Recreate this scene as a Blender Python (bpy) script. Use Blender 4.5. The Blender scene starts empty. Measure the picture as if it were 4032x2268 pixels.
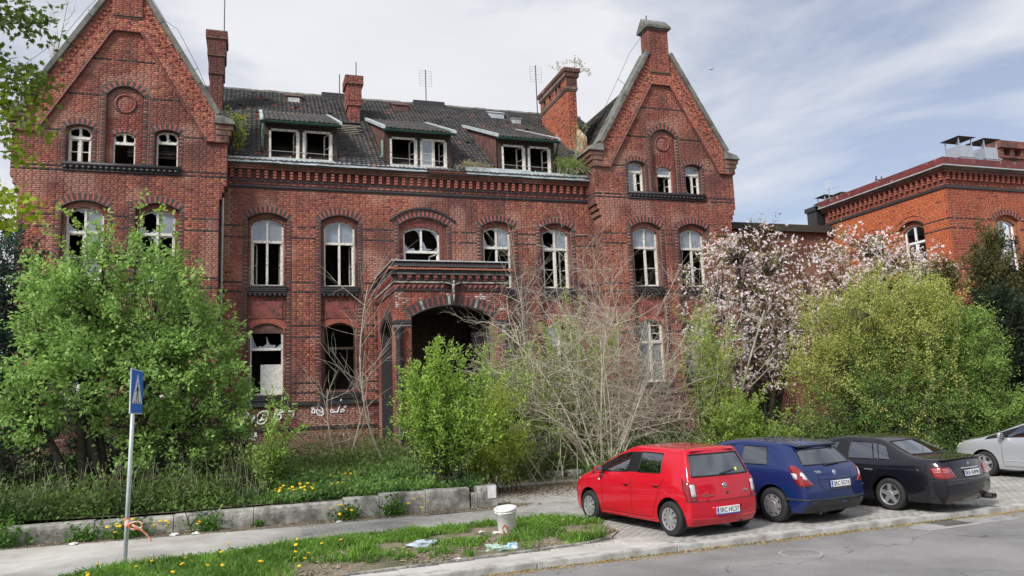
import bpy, bmesh, math, random
import numpy as np
from mathutils import Vector, Matrix
from mathutils.bvhtree import BVHTree
S = bpy.context.scene
COL = S.collection
PI = math.pi
rng = np.random.default_rng(7)
random.seed(7)

# ------------------------------------------------------------------ camera
cam_d = bpy.data.cameras.new('camera')
cam = bpy.data.objects.new('camera', cam_d)
COL.objects.link(cam)
cam_d.sensor_width = 36.0
cam_d.lens = 27.5725
cam_d.clip_start = 0.1
cam_d.clip_end = 3000
CAMZ = 2.357
RX = (0.94966595, -0.31087954, -0.03858095)
RY = (-0.00870575, -0.14930091, 0.98875348)
RZ = (0.31314339, 0.93864964, 0.14449243)
cam.matrix_world = Matrix(((RX[0], RY[0], -RZ[0], 0), (RX[1], RY[1], -RZ[1], 0), (RX[2], RY[2], -RZ[2], CAMZ), (0, 0, 0, 1)))
S.camera = cam

# ------------------------------------------------------------------ sky and sun
SUN_DIR = Vector((-0.64, -0.42, 0.64)).normalized()
sun_el = math.asin(SUN_DIR.z)
sun_az = math.atan2(SUN_DIR.x, SUN_DIR.y)
W = bpy.data.worlds.new('World')
S.world = W
W.use_nodes = True
nt = W.node_tree
nt.nodes.clear()
def wn(t, **k):
    n = nt.nodes.new(t)
    for a, b in k.items(): setattr(n, a, b)
    return n
out = wn('ShaderNodeOutputWorld'); bg = wn('ShaderNodeBackground')
sky = wn('ShaderNodeTexSky', sky_type='NISHITA', sun_disc=False)
sky.sun_elevation = sun_el; sky.sun_rotation = sun_az
sky.air_density = 1.0; sky.dust_density = 1.5; sky.ozone_density = 2.0
tc = wn('ShaderNodeTexCoord'); mp = wn('ShaderNodeMapping'); mp.inputs['Scale'].default_value = (1.0, 1.0, 2.6)
n1 = wn('ShaderNodeTexNoise'); n1.inputs['Scale'].default_value = 2.3; n1.inputs['Detail'].default_value = 9; n1.inputs['Roughness'].default_value = .55; n1.inputs['Distortion'].default_value = .5
mp.inputs['Location'].default_value = (1.35, 0.1, 0.25)
rp = wn('ShaderNodeValToRGB'); rp.color_ramp.elements[0].position = .33; rp.color_ramp.elements[1].position = .56
rp.color_ramp.elements[0].color = (.36, .36, .36, 1)
n2 = wn('ShaderNodeTexNoise'); n2.inputs['Scale'].default_value = 3.1; n2.inputs['Detail'].default_value = 6
rp2 = wn('ShaderNodeValToRGB')
rp2.color_ramp.elements[0].position = .3; rp2.color_ramp.elements[1].position = .7
rp2.color_ramp.elements[0].color = (4.55, 4.68, 5.02, 1); rp2.color_ramp.elements[1].color = (5.25, 5.3, 5.5, 1)
mix = wn('ShaderNodeMix', data_type='RGBA')
mx2 = wn('ShaderNodeMix', data_type='RGBA'); mx2.blend_type = 'MULTIPLY'; mx2.inputs[0].default_value = 1; mx2.inputs[7].default_value = (.62, .66, .74, 1)
L_ = nt.links.new
L_(tc.outputs['Generated'], mp.inputs['Vector']); L_(mp.outputs[0], n1.inputs['Vector']); L_(mp.outputs[0], n2.inputs['Vector'])
L_(n1.outputs[0], rp.inputs[0]); L_(n2.outputs[0], rp2.inputs[0])
L_(rp.outputs[0], mix.inputs[0]); L_(sky.outputs[0], mx2.inputs[6]); L_(mx2.outputs[2], mix.inputs[6]); L_(rp2.outputs[0], mix.inputs[7])
L_(mix.outputs[2], bg.inputs[0]); L_(bg.outputs[0], out.inputs[0])
bg.inputs[1].default_value = 0.1
sun_d = bpy.data.lights.new('sun', 'SUN')
sun_d.energy = 2.5; sun_d.angle = math.radians(12); sun_d.color = (1.0, .96, .9)
sun = bpy.data.objects.new('sun', sun_d); COL.objects.link(sun)
sun.rotation_euler = (-SUN_DIR).to_track_quat('-Z', 'Y').to_euler()
S.view_settings.view_transform = 'Standard'
S.view_settings.look = 'None'
S.view_settings.gamma = 1.0
S.view_settings.exposure = 0.75
S.view_settings.use_curve_mapping = False
S.render.engine = 'CYCLES'
S.cycles.max_bounces = 8
S.cycles.transparent_max_bounces = 12
S.cycles.use_denoising = True

# ------------------------------------------------------------------ helpers
def tag(o, label=None, cat=None, group=None, kind=None):
    if label: o['label'] = label
    if cat: o['category'] = cat
    if group: o['group'] = group
    if kind: o['kind'] = kind
    return o
def empty(name, loc=(0, 0, 0), rz=0.0, label=None, cat=None, group=None, kind=None):
    o = bpy.data.objects.new(name, None); COL.objects.link(o)
    o.location = loc; o.rotation_euler = (0, 0, rz); o.empty_display_size = .2
    return tag(o, label, cat, group, kind)
def link(name, me, parent=None, loc=None, rot=None, scale=None):
    o = bpy.data.objects.new(name, me); COL.objects.link(o)
    if parent: o.parent = parent
    if loc is not None: o.location = loc
    if rot is not None: o.rotation_euler = rot
    if scale is not None: o.scale = scale
    return o
def mesh_np(name, V, F, mats=(), fm=None, col=None, smooth=False):
    """V (n,3); F (m,k) int array of equal-size faces"""
    V = np.asarray(V, np.float32); F = np.asarray(F, np.int32)
    me = bpy.data.meshes.new(name)
    n, k = F.shape
    me.vertices.add(len(V)); me.vertices.foreach_set('co', V.ravel())
    me.loops.add(n * k); me.loops.foreach_set('vertex_index', F.ravel())
    me.polygons.add(n); me.polygons.foreach_set('loop_start', np.arange(0, n * k, k, dtype=np.int32))
    me.polygons.foreach_set('loop_total', np.full(n, k, np.int32))
    for m in mats: me.materials.append(m)
    if fm is not None: me.polygons.foreach_set('material_index', np.asarray(fm, np.int32))
    if col is not None:
        c = np.ones((n, 4), np.float32); c[:, :3] = col
        at = me.attributes.new('col', 'FLOAT_COLOR', 'FACE'); at.data.foreach_set('color', c.ravel())
    if smooth: me.polygons.foreach_set('use_smooth', np.ones(n, bool))
    me.update(calc_edges=True)
    return me
class M:
    """collects faces; build() links them as ONE mesh object"""
    def __init__(s): s.v = []; s.f = []; s.m = []; s.c = []; s.curm = 0; s.curc = (1, 1, 1)
    def vert(s, p): s.v.append(tuple(p)); return len(s.v) - 1
    def face(s, ids): s.f.append(tuple(ids)); s.m.append(s.curm); s.c.append(s.curc)
    def poly(s, pts): s.face([s.vert(p) for p in pts])
    def box(s, x0, x1, y0, y1, z0, z1):
        b = len(s.v)
        for z in (z0, z1):
            for x, y in ((x0, y0), (x1, y0), (x1, y1), (x0, y1)): s.v.append((x, y, z))
        for q in ((0, 3, 2, 1), (4, 5, 6, 7), (0, 1, 5, 4), (1, 2, 6, 5), (2, 3, 7, 6), (3, 0, 4, 7)): s.face([b + i for i in q])
    def hexa(s, P):
        b = len(s.v); s.v += [tuple(p) for p in P]
        for q in ((0, 3, 2, 1), (4, 5, 6, 7), (0, 1, 5, 4), (1, 2, 6, 5), (2, 3, 7, 6), (3, 0, 4, 7)): s.face([b + i for i in q])
    def bar(s, p, q, w, h=None, up=(0, 0, 1)):
        """rectangular bar from p to q"""
        h = h or w
        p = Vector(p); q = Vector(q); d = (q - p).normalized(); u = Vector(up)
        if abs(d.dot(u)) > .98: u = Vector((0, 1, 0))
        a = d.cross(u).normalized() * w / 2; c = a.cross(d).normalized() * h / 2
        s.hexa([p - a - c, p + a - c, p + a + c, p - a + c, q - a - c, q + a - c, q + a + c, q - a + c])
    def tube(s, pts, r, n=6, cap=True):
        pts = [Vector(p) for p in pts]
        if not hasattr(r, '__len__'): r = [r] * len(pts)
        rings = []
        a = None
        for i, p in enumerate(pts):
            d = (pts[min(i + 1, len(pts) - 1)] - pts[max(i - 1, 0)])
            d = d.normalized() if d.length > 1e-9 else Vector((0, 0, 1))
            if a is None:
                u = Vector((0, 0, 1)) if abs(d.z) < .9 else Vector((1, 0, 0))
                a = d.cross(u).normalized()
            else:
                a = (a - d * a.dot(d)); a = a.normalized() if a.length > 1e-6 else d.orthogonal().normalized()
            b = d.cross(a)
            rings.append([s.vert(p + (a * math.cos(2 * PI * k / n) + b * math.sin(2 * PI * k / n)) * r[i]) for k in range(n)])
        for i in range(len(rings) - 1):
            for k in range(n):
                s.face((rings[i][k], rings[i][(k + 1) % n], rings[i + 1][(k + 1) % n], rings[i + 1][k]))
        if cap: s.face(rings[0][::-1]); s.face(rings[-1])
    def lathe(s, prof, n=24, axis='z', org=(0, 0, 0), cap=False):
        """prof: (r, h) along axis"""
        o = Vector(org); rings = []
        for r, h in prof:
            R = []
            for k in range(n):
                c, t = math.cos(2 * PI * k / n) * r, math.sin(2 * PI * k / n) * r
                p = (c, t, h) if axis == 'z' else ((h, c, t) if axis == 'x' else (t, h, c))
                R.append(s.vert(o + Vector(p)))
            rings.append(R)
        for i in range(len(rings) - 1):
            for k in range(n): s.face((rings[i][k], rings[i][(k + 1) % n], rings[i + 1][(k + 1) % n], rings[i + 1][k]))
        if cap: s.face(rings[0][::-1]); s.face(rings[-1])
    def prism(s, poly, f0, f1):
        """poly: 2D list; f0/f1 map (a,b)->3D for the two ends"""
        A = [s.vert(f0(*p)) for p in poly]; B = [s.vert(f1(*p)) for p in poly]
        n = len(poly)
        s.face(A); s.face(B[::-1])
        for i in range(n): s.face((A[i], B[i], B[(i + 1) % n], A[(i + 1) % n]))
    def mesh(s, name, mats, smooth=False):
        me = bpy.data.meshes.new(name)
        me.from_pydata(s.v, [], s.f)
        for m in (mats if isinstance(mats, (list, tuple)) else [mats]): me.materials.append(m)
        me.polygons.foreach_set('material_index', s.m)
        c = np.ones((len(s.f), 4), np.float32); c[:, :3] = s.c
        at = me.attributes.new('col', 'FLOAT_COLOR', 'FACE'); at.data.foreach_set('color', c.ravel())
        if smooth: me.polygons.foreach_set('use_smooth', [True] * len(s.f))
        me.update()
        return me
    def build(s, name, mats, parent=None, smooth=False, loc=None, rot=None, fix=True):
        me = s.mesh(name, mats, smooth)
        if fix and len(s.f) < 20000:
            bm = bmesh.new(); bm.from_mesh(me); bmesh.ops.recalc_face_normals(bm, faces=bm.faces); bm.to_mesh(me); bm.free()
        return link(name, me, parent, loc, rot)
def bevel(o, w=.01, seg=2, ang=30):
    m = o.modifiers.new('bevel', 'BEVEL'); m.width = w; m.segments = seg; m.limit_method = 'ANGLE'; m.angle_limit = math.radians(ang)
    m.harden_normals = False
    return o
def text_mesh(txt, size, mat, depth=.002, spacing=1.0):
    c = bpy.data.curves.new('lettering', 'FONT'); c.body = txt; c.size = size; c.extrude = depth; c.align_x = 'CENTER'; c.align_y = 'CENTER'
    c.space_character = spacing; c.resolution_u = 3
    o = bpy.data.objects.new('lettering', c); COL.objects.link(o)
    dg = bpy.context.evaluated_depsgraph_get(); dg.update()
    me = bpy.data.meshes.new_from_object(o.evaluated_get(dg))
    bpy.data.objects.remove(o); bpy.data.curves.remove(c)
    me.materials.clear(); me.materials.append(mat)
    return me

# ------------------------------------------------------------------ materials
def nodes(name):
    m = bpy.data.materials.new(name); m.use_nodes = True
    t = m.node_tree
    return m, t, t.nodes['Principled BSDF'], t.links.new
def mat(name, col=(.5, .5, .5), rough=.6, metal=0.0, var=.25, scale=8.0, bump=0.0, bscale=40.0, attr=False, spec=.5, coat=0.0, dirt=None, dscale=1.5, dlo=.45, dhi=.65, coords='Object'):
    """procedural principled: noise colour variation, optional face colour attribute, dirt blotches and bump"""
    m, t, b, L = nodes(name)
    N = t.nodes.new
    tcn = N('ShaderNodeTexCoord')
    nz = N('ShaderNodeTexNoise'); nz.inputs['Scale'].default_value = scale; nz.inputs['Detail'].default_value = 5
    L(tcn.outputs[coords], nz.inputs['Vector'])
    mr = N('ShaderNodeMapRange'); mr.inputs[1].default_value = .3; mr.inputs[2].default_value = .7; mr.inputs[3].default_value = 1 - var; mr.inputs[4].default_value = 1 + var
    L(nz.outputs[0], mr.inputs[0])
    mul = N('ShaderNodeVectorMath'); mul.operation = 'SCALE'
    if attr:
        at = N('ShaderNodeAttribute'); at.attribute_name = 'col'
        m2 = N('ShaderNodeVectorMath'); m2.operation = 'MULTIPLY'; m2.inputs[1].default_value = col
        L(at.outputs['Vector'], m2.inputs[0]); L(m2.outputs[0], mul.inputs[0])
    else: mul.inputs[0].default_value = col
    L(mr.outputs[0], mul.inputs['Scale'])
    last = mul.outputs[0]
    if dirt is not None:
        dz = N('ShaderNodeTexNoise'); dz.inputs['Scale'].default_value = dscale; dz.inputs['Detail'].default_value = 7; dz.inputs['Roughness'].default_value = .6
        L(tcn.outputs[coords], dz.inputs['Vector'])
        dr = N('ShaderNodeMapRange'); dr.inputs[1].default_value = dlo; dr.inputs[2].default_value = dhi; L(dz.outputs[0], dr.inputs[0])
        mxn = N('ShaderNodeMix'); mxn.data_type = 'RGBA'; L(dr.outputs[0], mxn.inputs[0]); L(last, mxn.inputs[6]); mxn.inputs[7].default_value = (*dirt, 1)
        last = mxn.outputs[2]
    L(last, b.inputs['Base Color'])
    b.inputs['Roughness'].default_value = rough; b.inputs['Metallic'].default_value = metal
    b.inputs['Specular IOR Level'].default_value = spec
    if coat: b.inputs['Coat Weight'].default_value = coat; b.inputs['Coat Roughness'].default_value = .03
    if bump:
        bz = N('ShaderNodeTexNoise'); bz.inputs['Scale'].default_value = bscale; bz.inputs['Detail'].default_value = 6
        L(tcn.outputs[coords], bz.inputs['Vector'])
        bp = N('ShaderNodeBump'); bp.inputs['Strength'].default_value = bump; bp.inputs['Distance'].default_value = .02
        L(bz.outputs[0], bp.inputs['Height']); L(bp.outputs[0], b.inputs['Normal'])
    return m
def leaf_mat(name, trans=.42, rough=.55):
    m, t, b, L = nodes(name)
    N = t.nodes.new
    at = N('ShaderNodeAttribute'); at.attribute_name = 'col'
    L(at.outputs['Color'], b.inputs['Base Color']); b.inputs['Roughness'].default_value = rough; b.inputs['Specular IOR Level'].default_value = .3
    tr = N('ShaderNodeBsdfTranslucent'); 
    hs = N('ShaderNodeHueSaturation'); hs.inputs['Value'].default_value = 1.5; hs.inputs['Saturation'].default_value = 1.1
    L(at.outputs['Color'], hs.inputs['Color']); L(hs.outputs[0], tr.inputs[0])
    mx = N('ShaderNodeMixShader'); mx.inputs[0].default_value = trans
    L(b.outputs[0], mx.inputs[1]); L(tr.outputs[0], mx.inputs[2]); L(mx.outputs[0], t.nodes['Material Output'].inputs[0])
    return m
def glass_mat(name, tint=(.5, .55, .55), refl=(.9, .95, 1), base=.06, dust=0.0, dustc=(.5, .55, .6)):
    """thin pane: tinted see-through + mirror by fresnel + optional dust film"""
    m, t, b, L = nodes(name)
    N = t.nodes.new
    t.nodes.remove(b)
    tr = N('ShaderNodeBsdfTransparent'); tr.inputs[0].default_value = (*tint, 1)
    gl = N('ShaderNodeBsdfGlossy'); gl.inputs['Roughness'].default_value = .02; gl.inputs[0].default_value = (*refl, 1)
    fr = N('ShaderNodeFresnel'); fr.inputs[0].default_value = 1.5
    ad = N('ShaderNodeMath'); ad.operation = 'ADD'; ad.inputs[1].default_value = base; ad.use_clamp = True; L(fr.outputs[0], ad.inputs[0])
    mx = N('ShaderNodeMixShader'); L(ad.outputs[0], mx.inputs[0]); L(tr.outputs[0], mx.inputs[1]); L(gl.outputs[0], mx.inputs[2])
    last = mx.outputs[0]
    if dust:
        tcn = N('ShaderNodeTexCoord'); nz = N('ShaderNodeTexNoise'); nz.inputs['Scale'].default_value = 3; nz.inputs['Detail'].default_value = 5; L(tcn.outputs['Object'], nz.inputs['Vector'])
        mr = N('ShaderNodeMapRange'); mr.inputs[1].default_value = .3; mr.inputs[2].default_value = .7; mr.inputs[3].default_value = dust * .6; mr.inputs[4].default_value = min(1, dust * 1.3); L(nz.outputs[0], mr.inputs[0])
        df = N('ShaderNodeBsdfDiffuse'); df.inputs[0].default_value = (*dustc, 1)
        m2 = N('ShaderNodeMixShader'); L(mr.outputs[0], m2.inputs[0]); L(last, m2.inputs[1]); L(df.outputs[0], m2.inputs[2]); last = m2.outputs[0]
    L(last, t.nodes['Material Output'].inputs[0])
    return m
def paint_mat(name, col, flake=0.0):
    m, t, b, L = nodes(name)
    N = t.nodes.new
    tcn = N('ShaderNodeTexCoord'); nz = N('ShaderNodeTexNoise'); nz.inputs['Scale'].default_value = 2.5; nz.inputs['Detail'].default_value = 6; L(tcn.outputs['Object'], nz.inputs['Vector'])
    mr = N('ShaderNodeMapRange'); mr.inputs[1].default_value = .3; mr.inputs[2].default_value = .75; mr.inputs[3].default_value = .015; mr.inputs[4].default_value = .07; L(nz.outputs[0], mr.inputs[0])
    b.inputs['Base Color'].default_value = (*col, 1); b.inputs['Roughness'].default_value = .35; b.inputs['Metallic'].default_value = flake; b.inputs['Specular IOR Level'].default_value = .15
    b.inputs['Coat Weight'].default_value = 1.0; L(mr.outputs[0], b.inputs['Coat Roughness'])
    return m
MT = {}
MT['brick'] = mat('brick', (1, 1, 1), .85, var=.16, scale=22, bump=.35, bscale=60, attr=True, spec=.25)
MT['mortar'] = mat('mortar', (.21, .14, .115), .95, var=.25, scale=6, spec=.1, dirt=(.10, .075, .068), dscale=.7)
MT['mortar_new'] = mat('orange_mortar', (.30, .125, .07), .95, var=.2, scale=6, spec=.1)
MT['soot'] = mat('soot_brick', (.035, .032, .036), .45, var=.4, scale=15, bump=.4, bscale=50, spec=.5)
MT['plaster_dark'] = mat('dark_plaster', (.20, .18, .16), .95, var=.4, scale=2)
MT['white_paint'] = mat('old_white_paint', (.70, .68, .63), .6, var=.12, scale=9, dirt=(.30, .25, .2), dscale=14, dlo=.52, dhi=.66, bump=.3, bscale=70)
MT['white_clean'] = mat('white_plastic_frame', (.8, .82, .85), .4, var=.05)
MT['pane_dusty'] = glass_mat('dusty_pane', (.45, .5, .5), dust=.42, base=.12, dustc=(.46, .52, .60))
MT['pane_clear'] = glass_mat('clear_pane', (.4, .45, .45), base=.12)
MT['pane_new'] = glass_mat('house_pane', (.30, .34, .36), base=.38)
MT['tile'] = mat('roof_tile', (1.15, 1.1, 1.03), .55, var=.35, scale=10, bump=.3, bscale=50, attr=True, spec=.4, dirt=(.09, .09, .075), dscale=5, dlo=.55, dhi=.75)
MT['zinc'] = mat('zinc_sheet', (.55, .62, .68), .45, metal=.3, var=.12, scale=3, dirt=(.45, .48, .42), dscale=2.5)
MT['lead_grey'] = mat('coping_cement', (.17, .168, .152), .85, var=.25, scale=3, bump=.3, bscale=30, dirt=(.075, .075, .062), dscale=2)
MT['green_gutter'] = mat('green_gutter', (.02, .075, .05), .5, var=.3, scale=6)
MT['green_faded'] = mat('faded_green_pipe', (.11, .22, .16), .6, var=.3, scale=6)
MT['brown_wood'] = mat('brown_timber', (.045, .028, .02), .7, var=.4, scale=7, bump=.3, bscale=30)
MT['rust_sheet'] = mat('rusty_sheet', (.13, .055, .045), .75, var=.5, scale=4, dirt=(.05, .03, .028), dscale=3, bump=.2)
MT['orange_tile'] = mat('orange_tile', (.42, .14, .07), .8, var=.25, scale=12, dirt=(.15, .08, .06), dscale=4, bump=.3)
MT['terracotta'] = mat('terracotta', (.24, .06, .05), .6, var=.25, scale=10, dirt=(.05, .03, .03), dscale=3)
MT['stone_pale'] = mat('pale_stone', (.40, .38, .35), .85, var=.25, scale=8, dirt=(.10, .09, .08), dscale=3, bump=.4)
MT['iron'] = mat('iron', (.05, .048, .045), .6, metal=.5, var=.3)
MT['steel'] = mat('galvanised_steel', (.55, .58, .62), .35, metal=.8, var=.08, scale=5)
MT['white_iron'] = mat('white_painted_iron', (.6, .6, .57), .6, var=.2)
MT['graffiti'] = mat('graffiti_paint', (.72, .72, .76), .6, var=.12, scale=12)
MT['graffiti_dark'] = mat('graffiti_black', (.03, .03, .035), .6, var=.2)
MT['asphalt'] = None
MT['concrete'] = mat('weathered_concrete', (.35, .34, .315), .9, var=.35, scale=9, bump=.9, bscale=28, dirt=(.105, .10, .088), dscale=2.6, dlo=.42, dhi=.66)
MT['kerb'] = mat('granite_kerb', (.46, .455, .44), .85, var=.14, scale=14, bump=.3, bscale=80, dirt=(.27, .26, .24), dscale=3)
MT['paver'] = mat('paver', (1, 1, 1), .88, var=.14, scale=9, bump=.35, bscale=70, attr=True, spec=.25, dirt=(.17, .165, .155), dscale=.9, dlo=.5, dhi=.72)
MT['joint'] = mat('joint_sand', (.24, .23, .21), .95, var=.3, scale=9)
MT['soil'] = mat('soil', (.20, .165, .125), .95, var=.35, scale=4, bump=.8, bscale=18, dirt=(.09, .10, .045), dscale=1.2)
MT['wood_bark'] = mat('bark', (.10, .08, .06), .9, var=.4, scale=10, bump=.6, bscale=30)
MT['bark_tan'] = mat('tan_twig', (.46, .41, .33), .85, var=.4, scale=8)
MT['bark_pale'] = mat('pale_bark', (.33, .30, .25), .8, var=.3, scale=8)
MT['bark_dark'] = mat('dark_bark', (.05, .042, .035), .9, var=.4, scale=10)
MT['leaf'] = leaf_mat('leaf')
MT['petal'] = leaf_mat('petal', .3)
MT['blade'] = leaf_mat('grass_blade', .3)
MT['rubber'] = mat('tyre_rubber', (.018, .018, .019), .75, var=.25, scale=20, bump=.2)
MT['alloy'] = mat('wheel_silver', (.55, .56, .58), .32, metal=.75, var=.06)
MT['black_plastic'] = mat('black_plastic', (.018, .018, .02), .5, var=.2)
MT['trim'] = mat('black_trim', (.008, .008, .009), .35, var=.1)
MT['car_glass'] = glass_mat('car_window', (.56, .62, .60), base=.19)
MT['car_glass_dark'] = glass_mat('tinted_car_window', (.32, .36, .35), base=.19)
MT['red_lamp'] = mat('red_lamp_glass', (.22, .006, .010), .12, var=.1, coat=1)
MT['clear_lamp'] = mat('clear_lamp_glass', (.62, .63, .66), .15, metal=.3, var=.15, scale=40, coat=1)
MT['plate_white'] = mat('plate_white', (.78, .79, .8), .4, var=.03)
MT['plate_blue'] = mat('plate_blue', (.02, .10, .45), .4, var=.05)
MT['plate_black'] = mat('plate_letter', (.012, .012, .014), .5, var=.05)
MT['seat'] = mat('seat_cloth', (.035, .036, .04), .9, var=.2)
MT['chrome'] = mat('chrome', (.75, .76, .78), .12, metal=1, var=.03)
# ------------------------------------------------------------------ ground, road, pavement, terrain
def asphalt_mat():
    m, t, b, L = nodes('asphalt'); N = t.nodes.new
    tcn = N('ShaderNodeTexCoord')
    g = N('ShaderNodeTexNoise'); g.inputs['Scale'].default_value = 90; g.inputs['Detail'].default_value = 4
    d = N('ShaderNodeTexNoise'); d.inputs['Scale'].default_value = .55; d.inputs['Detail'].default_value = 8; d.inputs['Roughness'].default_value = .62
    w = N('ShaderNodeTexNoise'); w.inputs['Scale'].default_value = 1.3; w.inputs['Detail'].default_value = 5
    for n in (g, d, w): L(tcn.outputs['Object'], n.inputs['Vector'])
    va = N('ShaderNodeVectorMath'); va.operation = 'MULTIPLY_ADD'; va.inputs[1].default_value = (1.1, 1.1, 1.1)
    L(w.outputs['Color'], va.inputs[0]); L(tcn.outputs['Object'], va.inputs[2])
    mpn = N('ShaderNodeMapping'); mpn.inputs['Scale'].default_value = (.16, .42, .3); L(va.outputs[0], mpn.inputs[0])
    v = N('ShaderNodeTexVoronoi'); v.feature = 'DISTANCE_TO_EDGE'; v.inputs['Scale'].default_value = 1.0; L(mpn.outputs[0], v.inputs['Vector'])
    cr = N('ShaderNodeMapRange'); cr.inputs[1].default_value = .0; cr.inputs[2].default_value = .0045; cr.inputs[3].default_value = .45; cr.inputs[4].default_value = 1; L(v.outputs[0], cr.inputs[0])
    r = N('ShaderNodeValToRGB'); e = r.color_ramp.elements
    e[0].position = .36; e[0].color = (.175, .172, .170, 1); e[1].position = .62; e[1].color = (.265, .26, .256, 1); L(d.outputs[0], r.inputs[0])
    gr = N('ShaderNodeMapRange'); gr.inputs[1].default_value = .3; gr.inputs[2].default_value = .7; gr.inputs[3].default_value = .72; gr.inputs[4].default_value = 1.22; L(g.outputs[0], gr.inputs[0])
    s1 = N('ShaderNodeVectorMath'); s1.operation = 'SCALE'; L(r.outputs[0], s1.inputs[0]); L(gr.outputs[0], s1.inputs['Scale'])
    s2 = N('ShaderNodeVectorMath'); s2.operation = 'SCALE'; L(s1.outputs[0], s2.inputs[0]); L(cr.outputs[0], s2.inputs['Scale'])
    L(s2.outputs[0], b.inputs['Base Color']); b.inputs['Roughness'].default_value = .82; b.inputs['Specular IOR Level'].default_value = .3
    mu = N('ShaderNodeMath'); mu.operation = 'MULTIPLY_ADD'; mu.inputs[1].default_value = 3.0; L(cr.outputs[0], mu.inputs[0]); L(g.outputs[0], mu.inputs[2])
    bp = N('ShaderNodeBump'); bp.inputs['Strength'].default_value = .5; bp.inputs['Distance'].default_value = .006; L(mu.outputs[0], bp.inputs['Height']); L(bp.outputs[0], b.inputs['Normal'])
    return m
MT['asphalt'] = asphalt_mat()
MT['path'] = mat('path_concrete', (.50, .48, .455), .9, var=.1, scale=3, bump=.25, bscale=60, dirt=(.36, .34, .31), dscale=.8)
MT['earth'] = mat('earth', (.13, .13, .065), .95, var=.4, scale=1.5, bump=.6, bscale=8, dirt=(.14, .11, .08), dscale=.5)
def yk(x): return 11.42 + .047 * x
def smooth(a, b, x):
    t = np.clip((x - a) / (b - a), 0, 1); return t * t * (3 - 2 * t)
def zg(x, y):
    """height of the garden ground"""
    x = np.asarray(x, float); y = np.asarray(y, float)
    left = .38 + (y - 18.2) * .04
    right = np.where(y < 22, .01 * np.clip(y - 18, 0, 4), .04 + (y - 22) * .075)
    k = smooth(5.3, 6.2, x) * (1 - smooth(26, 32, y) * 0)
    z = left * (1 - k) + right * k
    z = np.minimum(z, 1.0)
    return z + .03 * np.sin(x * 1.7 + y * .6) * smooth(18.5, 20, y) * (1 - k)
def sheet(name, pts, z, m, kind='structure', thick=0):
    b = M(); b.poly([(x, y, z) for x, y in pts])
    return tag(b.build(name, m), kind=kind)
sheet('ground', [(-900, -900), (900, -900), (900, 900), (-900, 900)], -.14, MT['earth'])
road = sheet('road', [(-90, -60), (130, -60), (130, yk(130) - .28), (-90, yk(-90) - .28)], -.085, MT['asphalt'])
b = M(); b.poly([(x, y, -.0815) for x, y in ((5.35, 8.9), (5.9, 9.12), (6.7, 9.25), (7.3, 9.05), (7.35, 8.4), (6.4, 8.1), (5.5, 8.3))])
tag(b.build('road_patch', mat('tar_patch', (.10, .10, .10), .8, var=.3, scale=12, bump=.4)), kind='structure')
pv = sheet('pavement', [(-60, yk(-60)), (40, yk(40)), (40, 18.6), (10.3, 18.6), (10.3, 24), (5.3, 24), (5.3, 18.2), (-60, 18.2)], -.004, MT['joint'])
fp = sheet('footpath', [(-60, yk(-60) + .01), (-.4, yk(-.4) + .01), (-.4, 15.0), (.9, 15.0), (1.3, 17.25), (-4.5, 17.45), (-60, 17.4)], .006, MT['path'])
# terrain
gx = np.concatenate([np.linspace(-70, -12, 12), np.linspace(-11, 34, 91), np.linspace(36, 90, 12)])
gy = np.concatenate([np.linspace(18.25, 34, 48), np.linspace(36, 90, 10)])
X, Y = np.meshgrid(gx, gy, indexing='ij')
Z = zg(X, Y) + rng.normal(0, .012, X.shape)
Z = np.where((X > 5.35) & (X < 10.4) & (Y < 22.2), -.05, Z)
nX, nY = X.shape
idx = np.arange(nX * nY).reshape(nX, nY)
F = np.stack([idx[:-1, :-1], idx[1:, :-1], idx[1:, 1:], idx[:-1, 1:]], -1).reshape(-1, 4)
tag(link('garden_ground', mesh_np('garden_ground', np.stack([X, Y, Z], -1).reshape(-1, 3), F, [MT['earth']], smooth=True)), kind='structure')
# dirt strip along the wall
sheet('dirt_strip', [(-60, 17.45), (-4.5, 17.42), (.9, 17.27), (3.2, 17.38), (5.6, 17.3), (6.3, 17.9), (5.6, 18.3), (-60, 18.2)], .011, MT['soil'])
# verge
VERGE = [(-2.3, 13.82), (-1.06, 14.37), (0.4, 14.66), (2.4, 15.08), (4.2, 15.15), (5.5, 15.12), (6.1, 14.86), (6.36, 14.17), (6.2, 13.2), (5.8, 12.66), (5.2, 12.42), (3.96, 12.2), (2.6, 12.02), (1.2, 11.85), (-0.5, 11.7), (-2.6, 11.55), (-3.1, 12.4), (-2.8, 13.3)]
vp_ = np.array(VERGE)
def inpoly(x, y, P):
    x = np.asarray(x); y = np.asarray(y); r = np.zeros(x.shape, bool); n = len(P)
    for i in range(n):
        x0, y0 = P[i]; x1, y1 = P[(i + 1) % n]
        c = ((y0 > y) != (y1 > y)) & (x < (x1 - x0) * (y - y0) / ((y1 - y0) or 1e-9) + x0); r ^= c
    return r
bm = bmesh.new()
bv = [bm.verts.new((x, y, .014)) for x, y in VERGE]
f = bm.faces.new(bv); bmesh.ops.triangulate(bm, faces=[f])
for _ in range(4): bmesh.ops.subdivide_edges(bm, edges=[e for e in bm.edges if e.calc_length() > .25], cuts=1, use_grid_fill=False); bmesh.ops.triangulate(bm, faces=bm.faces)
bm.edges.ensure_lookup_table()
for v in bm.verts:
    if not v.is_boundary: v.co.z = .02 + random.random() * .03 + .02 * math.sin(v.co.x * 3) * math.sin(v.co.y * 4)
me = bpy.data.meshes.new('verge_soil'); bm.normal_update(); bm.to_mesh(me); bm.free(); me.materials.append(MT['soil'])
for p in me.polygons: p.use_smooth = True
if me.polygons[0].normal.z < 0: me.flip_normals()
tag(link('verge_soil', me), kind='structure')
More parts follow.
